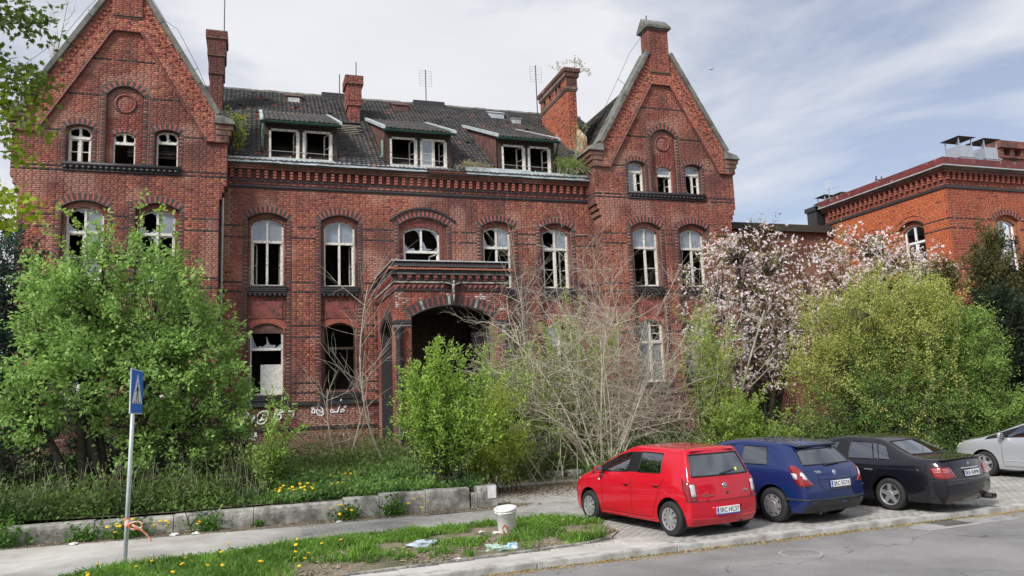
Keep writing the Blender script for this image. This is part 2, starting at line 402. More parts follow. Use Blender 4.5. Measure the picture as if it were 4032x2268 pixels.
# edging of the verge
ed = tag(empty('verge_edging'), kind='structure')
epts = VERGE[3:14]
for i in range(len(epts) - 1):
    b = M(); p, q = Vector((*epts[i], .01)), Vector((*epts[i + 1], .01)); d = (q - p).normalized() * .008
    b.bar(p + d, q - d, .075, .05); o = b.build('edging_stone', MT['concrete'], ed); bevel(o, .012)
# kerb
kerb = tag(empty('kerb'), kind='structure')
ang = math.atan(.047)
kb = M(); kb.box(-1.195, 1.195, -.14, .14, -.2, .012); kme = kb.mesh('kerb_stone', MT['kerb'])
bmx = bmesh.new(); bmx.from_mesh(kme); bmesh.ops.bevel(bmx, geom=bmx.edges, offset=.010, segments=2, affect='EDGES'); bmesh.ops.recalc_face_normals(bmx, faces=bmx.faces); bmx.to_mesh(kme); bmx.free()
for i in range(17):
    x = -11.6 + 2.4 * i
    link('kerb_stone', kme, kerb, (x, yk(x) - .14, random.uniform(-.004, .004)), (random.uniform(-.006, .006), 0, ang + random.uniform(-.002, .002)))
for x0, x1 in ((-90, -12.9), (28.1, 130)):
    b = M(); b.bar((x0, yk(x0) - .14, -.095), (x1, yk(x1) - .14, -.095), .28, .21); b.build('kerb_run', MT['kerb'], kerb)
# slabs along the kerb in front of the verge
slabs = tag(empty('slab_strip'), kind='structure')
x = -2.2
while x < 6.0:
    w = random.uniform(.55, .8)
    top = np.interp(x + w / 2, [-2.6, 1.2, 3.96, 5.2, 5.8, 6.3], [11.5, 11.82, 12.16, 12.36, 12.5, 12.6])
    y0 = yk(x) + .012
    if top - y0 > .12:
        b = M(); b.hexa([(x, y0, -.04), (x + w - .012, y0 + .03, -.04), (x + w - .012, top - .06, -.04), (x, top - .07, -.04)] + [(x, y0, .009), (x + w - .012, y0 + .03, .011), (x + w - .012, top - .06, .009), (x, top - .07, .012)])
        bevel(b.build('slab', MT['path'], slabs), .008)
    x += w
# pavers: parking bays and the right part of the path
pa = math.radians(3.0)
def paver_ok(x, y):
    a = (y > yk(x) + .06) & (y < 17.32) & (x > .9) & (x < 24) & ~inpoly(x, y, [(p[0] + (.06 if p[0] > 4 else 0), p[1] + .02) for p in VERGE])
    a &= ~((y < 12.75) & (x < 6.0))
    a |= (x > 5.5) & (x < 10.2) & (y >= 17.3) & (y < 22)
    a |= (x > 10) & (x < 24) & (y >= 17.3) & (y < 18.5)
    return a
L0, W0 = .205, .105
rows = np.arange(11.2, 22.2, W0)
px_, py_ = [], []
for r_, yy in enumerate(rows):
    xs = np.arange(.3 + (r_ % 2) * L0 / 2, 24.5, L0); px_.append(xs); py_.append(np.full(xs.shape, yy))
px_ = np.concatenate(px_); py_ = np.concatenate(py_) + .03 * (px_ - 6)
k = paver_ok(px_, py_); px_, py_ = px_[k], py_[k]
rot = math.atan(.03)
def base_box(l, w, h, c=.006):
    v = []
    for z, s in ((-h, 0), (-c, 0), (0, c)):
        for a, b in ((-1, -1), (1, -1), (1, 1), (-1, 1)): v.append((a * (l / 2 - s), b * (w / 2 - s), z))
    f = [(0, 1, 5, 4), (1, 2, 6, 5), (2, 3, 7, 6), (3, 0, 4, 7), (4, 5, 9, 8), (5, 6, 10, 9), (6, 7, 11, 10), (7, 4, 8, 11), (8, 9, 10, 11)]
    return np.array(v), np.array(f)
def scatter_mesh(name, BV, BF, loc, rotz, mats, col=None, scale=None, smooth=False):
    n = len(loc); c, s = np.cos(rotz), np.sin(rotz)
    sc = np.ones((n, 1)) if scale is None else np.asarray(scale).reshape(n, -1)
    Vx = BV[None] * sc[:, None, :] if sc.shape[1] == 3 else BV[None] * sc[:, None, :1]
    x = Vx[..., 0] * c[:, None] - Vx[..., 1] * s[:, None]; y = Vx[..., 0] * s[:, None] + Vx[..., 1] * c[:, None]
    P = np.stack([x, y, Vx[..., 2]], -1) + loc[:, None, :]
    F = BF[None] + (np.arange(n) * len(BV))[:, None, None]
    cc = None if col is None else np.repeat(col, len(BF), 0)
    return mesh_np(name, P.reshape(-1, 3), F.reshape(-1, BF.shape[1]), mats, col=cc, smooth=smooth)
n = len(px_)
pz = .008 + rng.normal(0, .0011, n) + .01 * np.clip(py_ - 18, 0, 4)
base = np.array([.345, .335, .315])[None] * (1 + rng.normal(0, .065, (n, 1))) + rng.normal(0, .005, (n, 3))
base = np.clip(base, .12, .6)
d2 = px_ ** 2 + py_ ** 2
order = np.argsort(d2); near = order[:300]; rest = order[300:]
BV, BF = base_box(L0 - .007, W0 - .007, .05, .0035)
park = tag(empty('parking_bays'), kind='structure')
o = link('paving', scatter_mesh('paving', BV, BF, np.stack([px_, py_, pz], -1)[rest], rot + rng.normal(0, .01, len(rest)), [MT['paver']], base[rest]), park)
tag(o, kind='stuff')
pm = [mesh_np('paver', BV, BF, [MT['paver']], col=np.repeat(np.array([[.345, .335, .315]]) * s, len(BF), 0)) for s in (.90, .95, 1.0, 1.05, 1.10)]
for i in near: link('paver', pm[int(rng.integers(5))], park, (px_[i], py_[i], pz[i]), (0, 0, rot + rng.normal(0, .01)))

# the low wall of concrete blocks round the garden
wall = empty('garden_wall', (0, 18.0, 0), 0, 'low wall of weathered grey concrete blocks between footpath and overgrown garden', 'garden wall')
jx = [-9.5, -8.0, -6.4, -5.4, -4.3, -2.95, -1.5, .05, 1.9, 2.68, 3.72, 4.74, 4.93, 5.40]
for i in range(len(jx) - 1):
    x0, x1 = jx[i] + .004, jx[i + 1] - .004
    if 11 == i: x0 += .03; 
    h0 = np.interp((x0 + x1) / 2, [-10, -2, 1.5, 2.0, 3, 5.4], [.345, .355, .385, .42, .455, .48]) + random.uniform(-.012, .012)
    if i == 11: h0 -= .12
    b = M()
    # trapezoid block with worn top
    prof = [(-.17, -.05), (-.165, h0 * .7), (-.14, h0 - .035), (-.09, h0), (.12, h0), (.17, h0 - .05), (.18, -.05)]
    dz = random.uniform(-.012, .012)
    b.prism(prof, lambda a, z: (x0, a, z - dz), lambda a, z: (x1, a, z + dz))
    o = b.build('concrete_block', MT['concrete'], wall); bevel(o, .014, 2, 40)
st = M(); st.box(5.16, 5.36, -.185, -.181, .2, .48); st.build('paint_patch', MT['graffiti'], wall)
# scribble on the wall
def strokes(name, curves, to3, r, m, parent):
    b = M()
    for c in curves: b.tube([to3(*p) for p in c], r, 5)
    return b.build(name, m, parent)
sc_ = [[(-1.28, .40), (-1.2, .12), (-1.0, .36), (-1.28, .40)], [(-1.0, .38), (-.86, .33), (-.84, .43)], [(-.8, .44), (-.78, .36)], [(-.75, .45), (-.70, .37)]]
strokes('wall_scribble', sc_, lambda x, z: (x, -.176, z), .011, MT['graffiti_dark'], wall)
# low stone border behind the red car
bor = empty('stone_border', (9.0, 22.6, 0), -.6, 'low border of old dark stones curving behind the red hatchback', 'stone border')
for i in range(7):
    b = M(); b.box(i * .62 - .6 + .01, i * .62 + .0, -.14, .14, -.1, .30 + random.uniform(-.03, .03))
    bevel(b.build('border_stone', MT['concrete'], bor), .05, 3)
# manhole cover and patched asphalt in the road
mh = empty('manhole_cover', (7.95, 10.45, -.083), 0, 'worn round manhole cover almost the colour of the asphalt before the red car', 'manhole cover')
b = M(); b.lathe([(.0, .004), (.27, .004), (.275, .0)], 28); 
for k in range(12):
    a = k * PI / 6; b.box(*(math.cos(a) * .18 + np.array([-.012, .012])), *(math.sin(a) * .18 + np.array([-.012, .012])), .002, .008)
b.build('cover', MT['asphalt'], mh)
b = M(); b.lathe([(.285, .003), (.31, .003), (.33, .0)], 28); b.build('ring', mat('manhole_ring', (.30, .295, .285), .85, var=.3, scale=9), mh)
gt = empty('drain_grate', (11.9, 11.42, -.083), ang, 'iron drain grate in a pale patch of road by the kerb', 'drain grate')
b = M()
for k in range(9): b.box(-.3 + k * .072, -.27 + k * .072, -.2, .2, 0, .006)
b.box(-.33, .33, -.23, -.2, 0, .007); b.box(-.33, .33, .2, .23, 0, .007); b.build('grate_bars', MT['iron'], gt)
b = M(); b.poly([(-.9, -.42, .002), (1.4, -.36, .002), (1.5, .1, .002), (.5, .26, .002), (-.5, .27, .002), (-1.0, -.05, .002)]); b.build('mortar_bed', mat('grey_patch', (.33, .325, .315), .85, var=.15, scale=7, dirt=(.25, .245, .24), dscale=3), gt)
# yellow catkin litter in the gutter, brown litter by the wall
def litter(name, n, fx, fy, z, size, c0, c1, m):
    x = fx(n); y = fy(x); a = rng.uniform(0, 2 * PI, n); l = rng.uniform(.4, 1.3, n) * size; w = l * rng.uniform(.2, .5, n)
    t = rng.normal(0, .5, n) * size * .7
    d = np.stack([np.cos(a), np.sin(a), np.zeros(n)], -1); e = np.stack([-np.sin(a), np.cos(a), np.zeros(n)], -1)
    P = np.stack([x, y, np.broadcast_to(z, (n,)) + rng.uniform(.002, .02, n)], -1)
    V = np.stack([P - d * l[:, None], P + e * w[:, None] + [0, 0, 1] * np.abs(t)[:, None], P + d * l[:, None], P - e * w[:, None]], 1)
    col = np.array(c0) + (np.array(c1) - np.array(c0)) * rng.random((n, 1))
    return tag(link(name, mesh_np(name, V.reshape(-1, 3), np.arange(4 * n).reshape(n, 4), [m], col=col)), kind='stuff')
litter('gutter_litter', 5200, lambda n: rng.uniform(-1, 24, n), lambda x: yk(x) - .29 - np.abs(rng.normal(0, .09, len(x))) * (.5 + np.abs(np.sin(x * 1.3) + .4 * np.sin(x * 3.7))), -.085, .022, (.40, .27, .08), (.55, .42, .17), MT['blade'])
litter('gutter_moss', 1500, lambda n: rng.uniform(-1, 13, n), lambda x: yk(x) - .285 - np.abs(rng.normal(0, .025, len(x))), -.085, .02, (.10, .12, .03), (.2, .17, .06), MT['blade'])
litter('wall_litter', 2600, lambda n: rng.uniform(-6, 6.4, n), lambda x: 17.62 + rng.normal(0, .13, len(x)), .012, .03, (.16, .11, .07), (.36, .25, .17), MT['blade'])
litter('leaf_litter', 4200, lambda n: 5.6 + 4.6 * rng.random(n), lambda x: 21.4 - np.abs(rng.normal(0, 1.1, len(x))) - 1.2 * (9.5 - x) * .25 * rng.random(len(x)), .05, .045, (.12, .08, .055), (.32, .24, .17), MT['blade'])
litter('verge_straw', 2600, lambda n: rng.uniform(-2.5, 6.2, n), lambda x: np.interp(x, [-3, 1.2, 3.96, 5.2, 6.3], [11.7, 12.0, 12.35, 12.6, 13.2]) + np.abs(rng.normal(0, .9, len(x))) * np.clip((6.4 - x) / 2, .2, 1), .04, .035, (.20, .16, .10), (.46, .40, .27), MT['blade'])
def clods(name, n, fx, fy, z, size, m):
    x = fx(n); y = fy(x); ico = np.array([(0, 0, 1), (.9, 0, .3), (.28, .85, .3), (-.72, .53, .3), (-.72, -.53, .3), (.28, -.85, .3), (.7, .5, -.4), (-.27, .82, -.4), (-.87, 0, -.4), (-.27, -.82, -.4), (.7, -.5, -.4)]); fc = np.array([(0, 1, 2), (0, 2, 3), (0, 3, 4), (0, 4, 5), (0, 5, 1), (1, 6, 2), (2, 7, 3), (3, 8, 4), (4, 9, 5), (5, 10, 1), (2, 6, 7), (3, 7, 8), (4, 8, 9), (5, 9, 10), (1, 10, 6)])
    sc = size * rng.uniform(.3, 1.3, n)[:, None] * rng.uniform(.6, 1.3, (n, 3)) * [1, 1, .55]
    V = ico[None] * sc[:, None] * rng.uniform(.75, 1.2, (n, 11, 1)) + np.stack([x, y, np.full(n, z)], -1)[:, None]
    tag(link(name, mesh_np(name, V.reshape(-1, 3), (fc[None] + (np.arange(n) * 11)[:, None, None]).reshape(-1, 3), [m])), kind='stuff')
clods('soil_clods', 1500, lambda n: rng.uniform(-.2, 5.9, n), lambda x: np.interp(x, [-3, 1.2, 3.96, 5.2, 6.3], [11.7, 11.95, 12.3, 12.6, 13.2]) + np.abs(rng.normal(0, .8, len(x))) * np.clip((6.4 - x) / 2, .2, 1), .03, .032, MT['soil'])
clods('grit', 700, lambda n: rng.uniform(-6, 6, n), lambda x: 17.55 + rng.normal(0, .13, len(x)), .015, .022, MT['concrete'])
litter('pebbles', 900, lambda n: rng.uniform(-2, 6, n), lambda x: yk(x) + .35 + np.abs(rng.normal(0, .22, len(x))) , .016, .018, (.3, .28, .25), (.5, .48, .44), MT['blade'])
# ------------------------------------------------------------------ the derelict brick house
CO = .0775          # height of a course
YT = 32.0           # towers' front plane
YC = 32.888         # central front plane
XL, XR = -4.763, 18.602
HOUSE = empty('derelict_brick_house', (7, 36, 0), 0, 'large derelict red brick house with twin gabled wings, broken windows and dark tiled roof', 'building')
_ng = rng.random((64, 64))
def vnoise(x, y, s):
    x = np.asarray(x) / s + 100; y = np.asarray(y) / s + 100
    i = np.floor(x).astype(int); j = np.floor(y).astype(int); u = x - i; v = y - j
    u = u * u * (3 - 2 * u); v = v * v * (3 - 2 * v)
    g = lambda a, b: _ng[a % 64, b % 64]
    return (g(i, j) * (1 - u) + g(i + 1, j) * u) * (1 - v) + (g(i, j + 1) * (1 - u) + g(i + 1, j + 1) * u) * v
class Bricks:
    def __init__(s): s.P = []; s.T = []; s.N = []; s.L = []; s.H = []; s.D = []; s.C = []
    def add(s, P, t, n, L, H, D, C):
        k = len(P); s.P.append(np.asarray(P, float)); s.T.append(np.broadcast_to(t, (k, 3))); s.N.append(np.broadcast_to(n, (k, 3)))
        s.L.append(np.broadcast_to(L, (k,))); s.H.append(np.broadcast_to(H, (k,))); s.D.append(np.broadcast_to(D, (k,))); s.C.append(np.broadcast_to(C, (k, 3)))
    def build(s, name, parent, m=None):
        P = np.concatenate(s.P); T = np.concatenate(s.T); Nn = np.concatenate(s.N); L = np.concatenate(s.L); H = np.concatenate(s.H); D = np.concatenate(s.D); C = np.concatenate(s.C)
        U = np.array([0, 0, 1.0])[None]
        n = len(P); V = np.zeros((n, 8, 3)); q = .004
        D = D + rng.normal(0, .0016, n)
        for i, (a, b) in enumerate(((-1, -1), (1, -1), (1, 1), (-1, 1))):
            V[:, i] = P + T * (a * L / 2)[:, None] + U * (b * H / 2)[:, None]
            V[:, 4 + i] = P + T * (a * (L / 2 - q))[:, None] + U * (b * (H / 2 - q))[:, None] + Nn * D[:, None]
        bf = np.array([(4, 5, 6, 7), (0, 1, 5, 4), (1, 2, 6, 5), (2, 3, 7, 6), (3, 0, 4, 7)])
        F = bf[None] + (np.arange(n) * 8)[:, None, None]
        me = mesh_np(name, V.reshape(-1, 3), F.reshape(-1, 4), [m or MT['brick']], col=np.repeat(C, 5, 0))
        return tag(link(name, me, parent, parent and [-c for c in parent.location]), kind='stuff')
DARK = np.array([.040, .036, .042])
def old_red(a, z, r, soot=1.0, base=(.318, .110, .077), odd=1.0):
    n = len(a); c = np.tile(np.array(base), (n, 1)) * (1 + rng.normal(0, .13 * (.5 + .5 * odd), (n, 1)))
    c[:, 1] *= 1 + rng.normal(0, .12, n)
    k = r < .12 * odd; c[k] = np.array([.19, .062, .058]) * (1 + rng.normal(0, .15, (k.sum(), 1)))
    k = (r > .12) & (r < .12 + .18 * odd); c[k] *= np.array([1.18, 1.22, 1.1])
    w = vnoise(a, z, 1.6) * .55 + vnoise(a + 7, z * .4, .55) * .45
    st_ = vnoise(a * 1.0, z * .12 + 40, .30) * .6 + vnoise(a, z * .2 + 9, 2.2) * .4       # damp and soot run down in streaks
    d = np.clip(np.clip((w - .42) * 2.6, 0, 1) * .72 + np.clip((st_ - .50) * 3.2, 0, 1) * .45, 0, .9) * soot
    c = c * (1 - d[:, None]) + np.array([.115, .048, .045]) * d[:, None]
    h = vnoise(a + 31, z + 11, .9); lt = np.clip((h - .60) * 3, 0, .5) * min(1, soot)
    return np.clip(c * (1 - lt[:, None]) + np.array([.44, .24, .19]) * lt[:, None], .012, .6)
BANDS = (9.89, 9.42, 7.55, 7.15, 5.75, 5.30, 3.45, 3.05)
def lay(B, solid, z0, z1, org, t, n, proud=.008, colour=old_red, bands=(), phase=0.0, voids=None, **kw):
    """courses of bricks between z0 and z1; solid(z) -> [(a0, a1), ...]"""
    org = np.array(org, float); t = np.array(t, float); n = np.array(n, float)
    A, Zs, Ls = [], [], []
    k0 = int(math.ceil(z0 / CO - .5)); k1 = int(math.floor(z1 / CO + .5))
    for k in range(k0, k1):
        z = (k + .5) * CO
        if z - CO / 2 < z0 - .02 or z + CO / 2 > z1 + .02: continue
        step = .26 if k % 2 == 0 else .13
        off = (.13 if k % 4 == 0 else .065) + phase + .065 * ((k * 7919) % 4)
        for a0, a1 in solid(z):
            if a1 - a0 < .03: continue
            i = math.floor((a0 - off) / step); e = a0
            while e < a1 - .02:
                i += 1; nx = min(i * step + off, a1)
                if nx - e > .025: A.append((e + nx) / 2); Zs.append(z); Ls.append(nx - e - .012)
                e = max(e, nx)
    if not A: return
    A = np.array(A); Zs = np.array(Zs); Ls = np.array(Ls)
    if voids is not None:
        k = ~voids(A, Zs); A, Zs, Ls = A[k], Zs[k], Ls[k]
    C = colour(A, Zs, rng.random(len(A)), **kw)
    for b in bands:
        k = np.abs(Zs - b) < CO * .5; j = k & (rng.random(len(A)) < .93); C[j] = DARK * (1 + rng.normal(0, .3, (j.sum(), 1)))
    P = org[None] + t[None] * A[:, None]; P[:, 2] = Zs + org[2]
    B.add(P, t, n, Ls, CO - .012, proud, np.clip(C, .012, .7))
class Op:
    """opening with a segmental arch"""
    def __init__(s, c, half, zb, zs, rise): s.c, s.h, s.zb, s.zs, s.r = c, half, zb, zs, rise
    def top(s, a): return s.zs + s.r * max(0, 1 - ((a - s.c) / s.h) ** 2)
    def half(s, z):
        if z < s.zb or z > s.zs + s.r: return 0
        return s.h if z <= s.zs else s.h * math.sqrt(max(0, 1 - (z - s.zs) / s.r))
    def grow(s, side, up=0): return Op(s.c, s.h + side, s.zb, s.zs, s.r + up)
def cut(iv, lo, hi):
    o = []
    for a, b in iv:
        if hi <= a or lo >= b: o.append((a, b)); continue
        if lo > a: o.append((a, lo))
        if hi < b: o.append((hi, b))
    return o
def layer(b, a0, a1, z0, top, ops, P, d0, d1, brk=(), ends=True):
    """solid wall slab with arched openings. P(a, z, d) -> 3D"""
    xs = {a0, a1, *brk}
    for o in ops:
        n = 10 if o.r > 0 else 1
        for i in range(n + 1): xs.add(o.c - o.h + 2 * o.h * i / n)
    xs = sorted(x for x in xs if a0 - 1e-6 <= x <= a1 + 1e-6)
    for s, t in zip(xs[:-1], xs[1:]):
        if t - s < 1e-5: continue
        act = sorted([o for o in ops if o.c - o.h <= s + 1e-6 and o.c + o.h >= t - 1e-6], key=lambda o: o.zb)
        lo = (z0, z0)
        for o in act:
            hi = (o.zb, o.zb)
            if o.zb > z0 + 1e-4:
                b.poly([P(s, lo[0], d0), P(t, lo[1], d0), P(t, hi[1], d0), P(s, hi[0], d0)])
                b.poly([P(s, o.zb, d0), P(t, o.zb, d0), P(t, o.zb, d1), P(s, o.zb, d1)])
            lo = (o.top(s), o.top(t))
            b.poly([P(s, lo[0], d0), P(t, lo[1], d0), P(t, lo[1], d1), P(s, lo[0], d1)])
        b.poly([P(s, lo[0], d0), P(t, lo[1], d0), P(t, top(t), d0), P(s, top(s), d0)])
        b.poly([P(s, top(s), d0), P(t, top(t), d0), P(t, top(t), d1), P(s, top(s), d1)])
    for o in ops:
        for e in (o.c - o.h, o.c + o.h):
            if a0 < e < a1: b.poly([P(e, max(o.zb, z0), d0), P(e, o.top(e) if o.r == 0 else o.zs, d0), P(e, o.top(e) if o.r == 0 else o.zs, d1), P(e, max(o.zb, z0), d1)])
    if ends:
        for e in (a0, a1): b.poly([P(e, z0, d0), P(e, top(e), d0), P(e, top(e), d1), P(e, z0, d1)])
def front(Y, xo=0.0): return lambda a, z, d: (xo + a, Y + d, z)
def hob(b, mat_, name, smooth=False):
    """build as part of HOUSE in world coordinates"""
    o = b.build(name, mat_, HOUSE, smooth); o.location = [-c for c in HOUSE.location]; return o
BB = Bricks()
NT = np.array([0, -1, 0]); TX = np.array([1, 0, 0])
arch_bricks = []; teeth = []
def arc_of(o):
    R = (o.h ** 2 + o.r ** 2) / (2 * o.r); cz = o.zs + o.r - R
    return R, cz, math.asin(min(1, o.h / R))
VOUSS = []      # (list of 8 corners, dark?)
def arch_ring(o, Y, xo=0, thick=.25, size=.085, proud=.016, ext=.03, alt=2):
    R, cz, al = arc_of(o)
    R += .012
    al += ext / R
    n = max(5, int(2 * al * R / size)) | 1
    for i in range(n):
        t0 = -al + 2 * al * i / n + .006 / R; t1 = -al + 2 * al * (i + 1) / n - .006 / R
        p = lambda r, t, d: (xo + o.c + r * math.sin(t), Y + d, cz + r * math.cos(t))
        VOUSS.append(([p(R, t0, -proud), p(R, t1, -proud), p(R, t1, .05), p(R, t0, .05), p(R + thick, t0, -proud), p(R + thick, t1, -proud), p(R + thick, t1, .05), p(R + thick, t0, .05)], i % alt == 0))
def ring_void(o, thick=.26, xo=0):
    R, cz, al = arc_of(o)
    def f(a, z):
        da = a - o.c; r = np.hypot(da, z - cz); th = np.arctan2(np.abs(da), z - cz)
        return (r > R - .05) & (r < R + thick + .02) & (th < al + .05)
    return f
def arch_mould(o, Y, xo=0, r=.032, up=.0):
    R, cz, al = arc_of(o); R += up
    b = M(); b.tube([(xo + o.c + R * math.sin(t), Y - .012, cz + R * math.cos(t)) for t in np.linspace(-al, al, 15)], r, 6); hob(b, MT['soot'], 'arch_moulding', True)
TEETH = []
def tooth_column(o, Y, xo, z0, z1, org_off=0.0, w=.20, prio=0):
    """toothed jamb: every second course a dark moulded brick, red between"""
    k0 = int(z0 / CO) + 1; k1 = int(z1 / CO)
    for sgn in (-1, 1):
        e = xo + o.c + sgn * o.h
        for k in range(k0, k1):
            z = (k + .5) * CO
            if k % 2 == 0: TEETH.append((e + sgn * (w / 2 - .012), Y, z, w - .01, prio))
            else:
                c = old_red(np.array([e]), np.array([z]), rng.random(1))
                BB.add([(e + sgn * (w / 2 + .0), Y, z)], TX, NT, w - .012, CO - .012, .010, c)
# ---- openings
CW = {}
cent = {'w1': .525, 'w2': 3.426, 'w4': 10.381, 'w5': 13.198}
ops1, ops2 = [], []
for k, x in cent.items():
    ops1.append(Op(x, .765, 2.62, 10.20, .26)); ops2.append(Op(x, .634, 7.45, 9.98, .23)); ops2.append(Op(x, .634, 3.04 if k != 'w2' else 3.12, 5.66, .24))
o3 = Op(7.0, 1.06, 7.30, 10.16, .36); ops1.append(o3); ops2.append(Op(6.946, .797, 7.45, 9.86, .22))
ops2.append(Op(7.0, 1.0, 1.2, 4.3, .3))                # door under the porch
CX0, CX1 = XL + 3.43, XR - 3.43
wl = M(); PF = front(YC)
layer(wl, CX0, CX1, .5, lambda a: 12.45, ops1, PF, 0, .13)
hob(wl, MT['mortar'], 'wall')
w2_ = M(); layer(w2_, CX0, CX1, .5, lambda a: 12.45, ops2, PF, .131, .50)
hob(w2_, MT['mortar'], 'inner_wall')
TW = .20
def solid_c(z):
    iv = [(CX0, CX1)]
    for o in ops1:
        h = o.half(z)
        if z < o.zs: h = (h + TW) if h else 0
        if h: iv = cut(iv, o.c - h, o.c + h)
    return iv
vf = [ring_void(o) for o in ops1]
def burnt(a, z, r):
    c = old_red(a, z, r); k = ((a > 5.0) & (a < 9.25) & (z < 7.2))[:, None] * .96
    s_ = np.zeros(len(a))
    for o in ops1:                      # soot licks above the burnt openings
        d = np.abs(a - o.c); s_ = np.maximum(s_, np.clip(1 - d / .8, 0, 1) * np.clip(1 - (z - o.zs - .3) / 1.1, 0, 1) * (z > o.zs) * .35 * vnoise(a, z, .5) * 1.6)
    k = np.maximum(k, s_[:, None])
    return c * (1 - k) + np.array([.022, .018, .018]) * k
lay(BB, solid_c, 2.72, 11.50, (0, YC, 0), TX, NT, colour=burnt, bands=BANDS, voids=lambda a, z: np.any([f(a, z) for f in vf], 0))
# recessed bay infill (second layer) brick
dark_red = dict(base=(.255, .072, .058), soot=1.15)
def solid_c2(z):
    iv = []
    for o in ops1:
        if o is o3: continue
        h = o.half(z)
        if h: iv.append((o.c - h + .005, o.c + h - .005))
    h = o3.half(z)
    if h: iv.append((o3.c - h, o3.c + h))
    for o in ops2:
        h = o.half(z)
        if h: iv = cut(iv, o.c - h, o.c + h)
    return iv
lay(BB, solid_c2, 2.7, 10.5, (0, YC + .131, 0), TX, NT, proud=.010, **dark_red)
# plinth
lay(BB, lambda z: [(CX0, 4.95), (9.3, CX1)], .5, 1.62, (0, YC - .10, 0), TX, NT, base=(.085, .05, .048))
lay(BB, lambda z: [(CX0, 4.95), (9.3, CX1)], 1.72, 2.56, (0, YC - .05, 0), TX, NT, base=(.15, .05, .045), soot=1.2)
for a0, a1 in ((CX0, 4.95), (9.3, CX1)):
    pl = M(); pl.box(a0, a1, YC - .10, YC - .001, .3, 1.62); pl.box(a0, a1, YC - .05, YC - .001, 1.62, 2.56)
    hob(pl, MT['mortar'], 'plinth')
pb = M()
for a0, a1 in ((CX0, 4.95), (9.3, CX1)):
    x = a0
    while x < a1 - .05:
        w = min(.125, a1 - x); pb.box(x, x + w - .012, YC - .15, YC - .051, 2.56, 2.70); pb.box(x, x + w - .012, YC - .16, YC - .101, 1.62, 1.72); x += .125
tag(hob(pb, MT['soot'], 'plinth_moulding'), kind='stuff')
for o in ops1:
    arch_ring(o, YC); arch_mould(o, YC, up=-.005)
    tooth_column(o, YC, 0, o.zb if o is not o3 else 7.5, o.zs, prio=0 if o.c < 9 else 1)
# hood over the middle window
R_, cz_, al_ = arc_of(o3); R_ += .36
b = M(); b.tube([(o3.c + R_ * math.sin(t), YC - .05, cz_ + R_ * math.cos(t)) for t in np.linspace(-al_ - .1, al_ + .1, 17)], .055, 6); hob(b, MT['soot'], 'arch_hood', True)
# ground floor relieving arches
for k, x in cent.items():
    arch_ring(Op(x, .634, 3, 5.66, .24), YC + .131, thick=.22, proud=.014, alt=99)
# sills
def sill(xc, half, z0, z1, Y, proj, rows=4, name='window_sill'):
    b = M(); h = (z1 - z0) / rows
    for i in range(rows):
        d = proj * (1 - .55 * i / rows) if i < rows - 1 else proj * .35
        z = z1 - (i + 1) * h
        b.box(xc - half, xc + half, Y - d, Y + .30, z, z + h - .012)
    b.box(xc - half, xc + half, Y - .01, Y + .3, z0, z1 - .012)
    x = xc - half + .06
    while x < xc + half - .05: b.box(x, x + .1, Y - .05, Y - .011, z0 - .09, z0 - .001); x += .19
    return bevel(hob(b, MT['soot'], name), .012)
for k, x in cent.items():
    sill(x, .755, 7.10, 7.43, YC, .10); sill(x, .755, 2.72, 3.03, YC, .10)
    # panel between the floors
    b = M(); b.box(x - .60, x + .60, YC + .10, YC + .128, 6.10, 6.80); hob(b, MT['terracotta'], 'panel')
sill(6.95, 1.0, 7.2, 7.43, YC, .1)

# ---- cornice of the centre
def bar_x(a0, a1, y0, y1, z0, z1, m, name):
    b = M(); b.box(a0, a1, y0, y1, z0, z1); return hob(b, m, name)
b = M(); b.tube([(CX0, YC - .03, 11.53), (CX1, YC - .03, 11.53)], .05, 8); b.box(CX0, CX1, YC - .055, YC - .001, 11.77, 11.83); b.box(CX0, CX1, YC - .03, YC - .001, 11.45, 11.48)
hob(b, MT['soot'], 'cornice_moulding')
lay(BB, lambda z: [(CX0, CX1)], 11.58, 11.77, (0, YC - .02, 0), TX, NT, proud=.012, base=(.2, .07, .06))
lay(BB, lambda z: [(CX0, CX1)], 11.83, 12.25, (0, YC, 0), TX, NT, base=(.13, .05, .045))
dm = M(); z = 11.87
for i in range(3): dm.box(-.065, .065, -.17 + (2 - i) * .012, .0, z + i * .118, z + i * .118 + .085); dm.box(-.05, .05, -.12, 0, z + i * .118 + .085, z + i * .118 + .118)
dme = dm.mesh('dentil', MT['brick'])
at = dme.attributes['col']; cc = []
for i in range(len(dme.polygons)): cc += [.34, .115, .085, 1] if (i // 6) % 2 == 0 else [.06, .03, .03, 1]
at.data.foreach_set('color', cc)
xs = np.arange(CX0 + .12, CX1 - .05, .335)
for x in xs: link('dentil', dme, HOUSE, (x - 7, YC - 36, 0))
for r in range(3):
    lay(BB, lambda z: [(CX0, CX1)], 12.25 + r * CO - .03, 12.25 + (r + 1) * CO + .0, (0, YC - .19 - .05 * r, 0), TX, NT, proud=.01, base=(.22, .075, .062))
b = M(); b.box(CX0, CX1, YC - .19, YC + .1, 12.235, 12.33); b.box(CX0, CX1, YC - .245, YC + .1, 12.33, 12.41); b.box(CX0, CX1, YC - .295, YC + .1, 12.41, 12.475)
hob(b, MT['mortar'], 'corona')
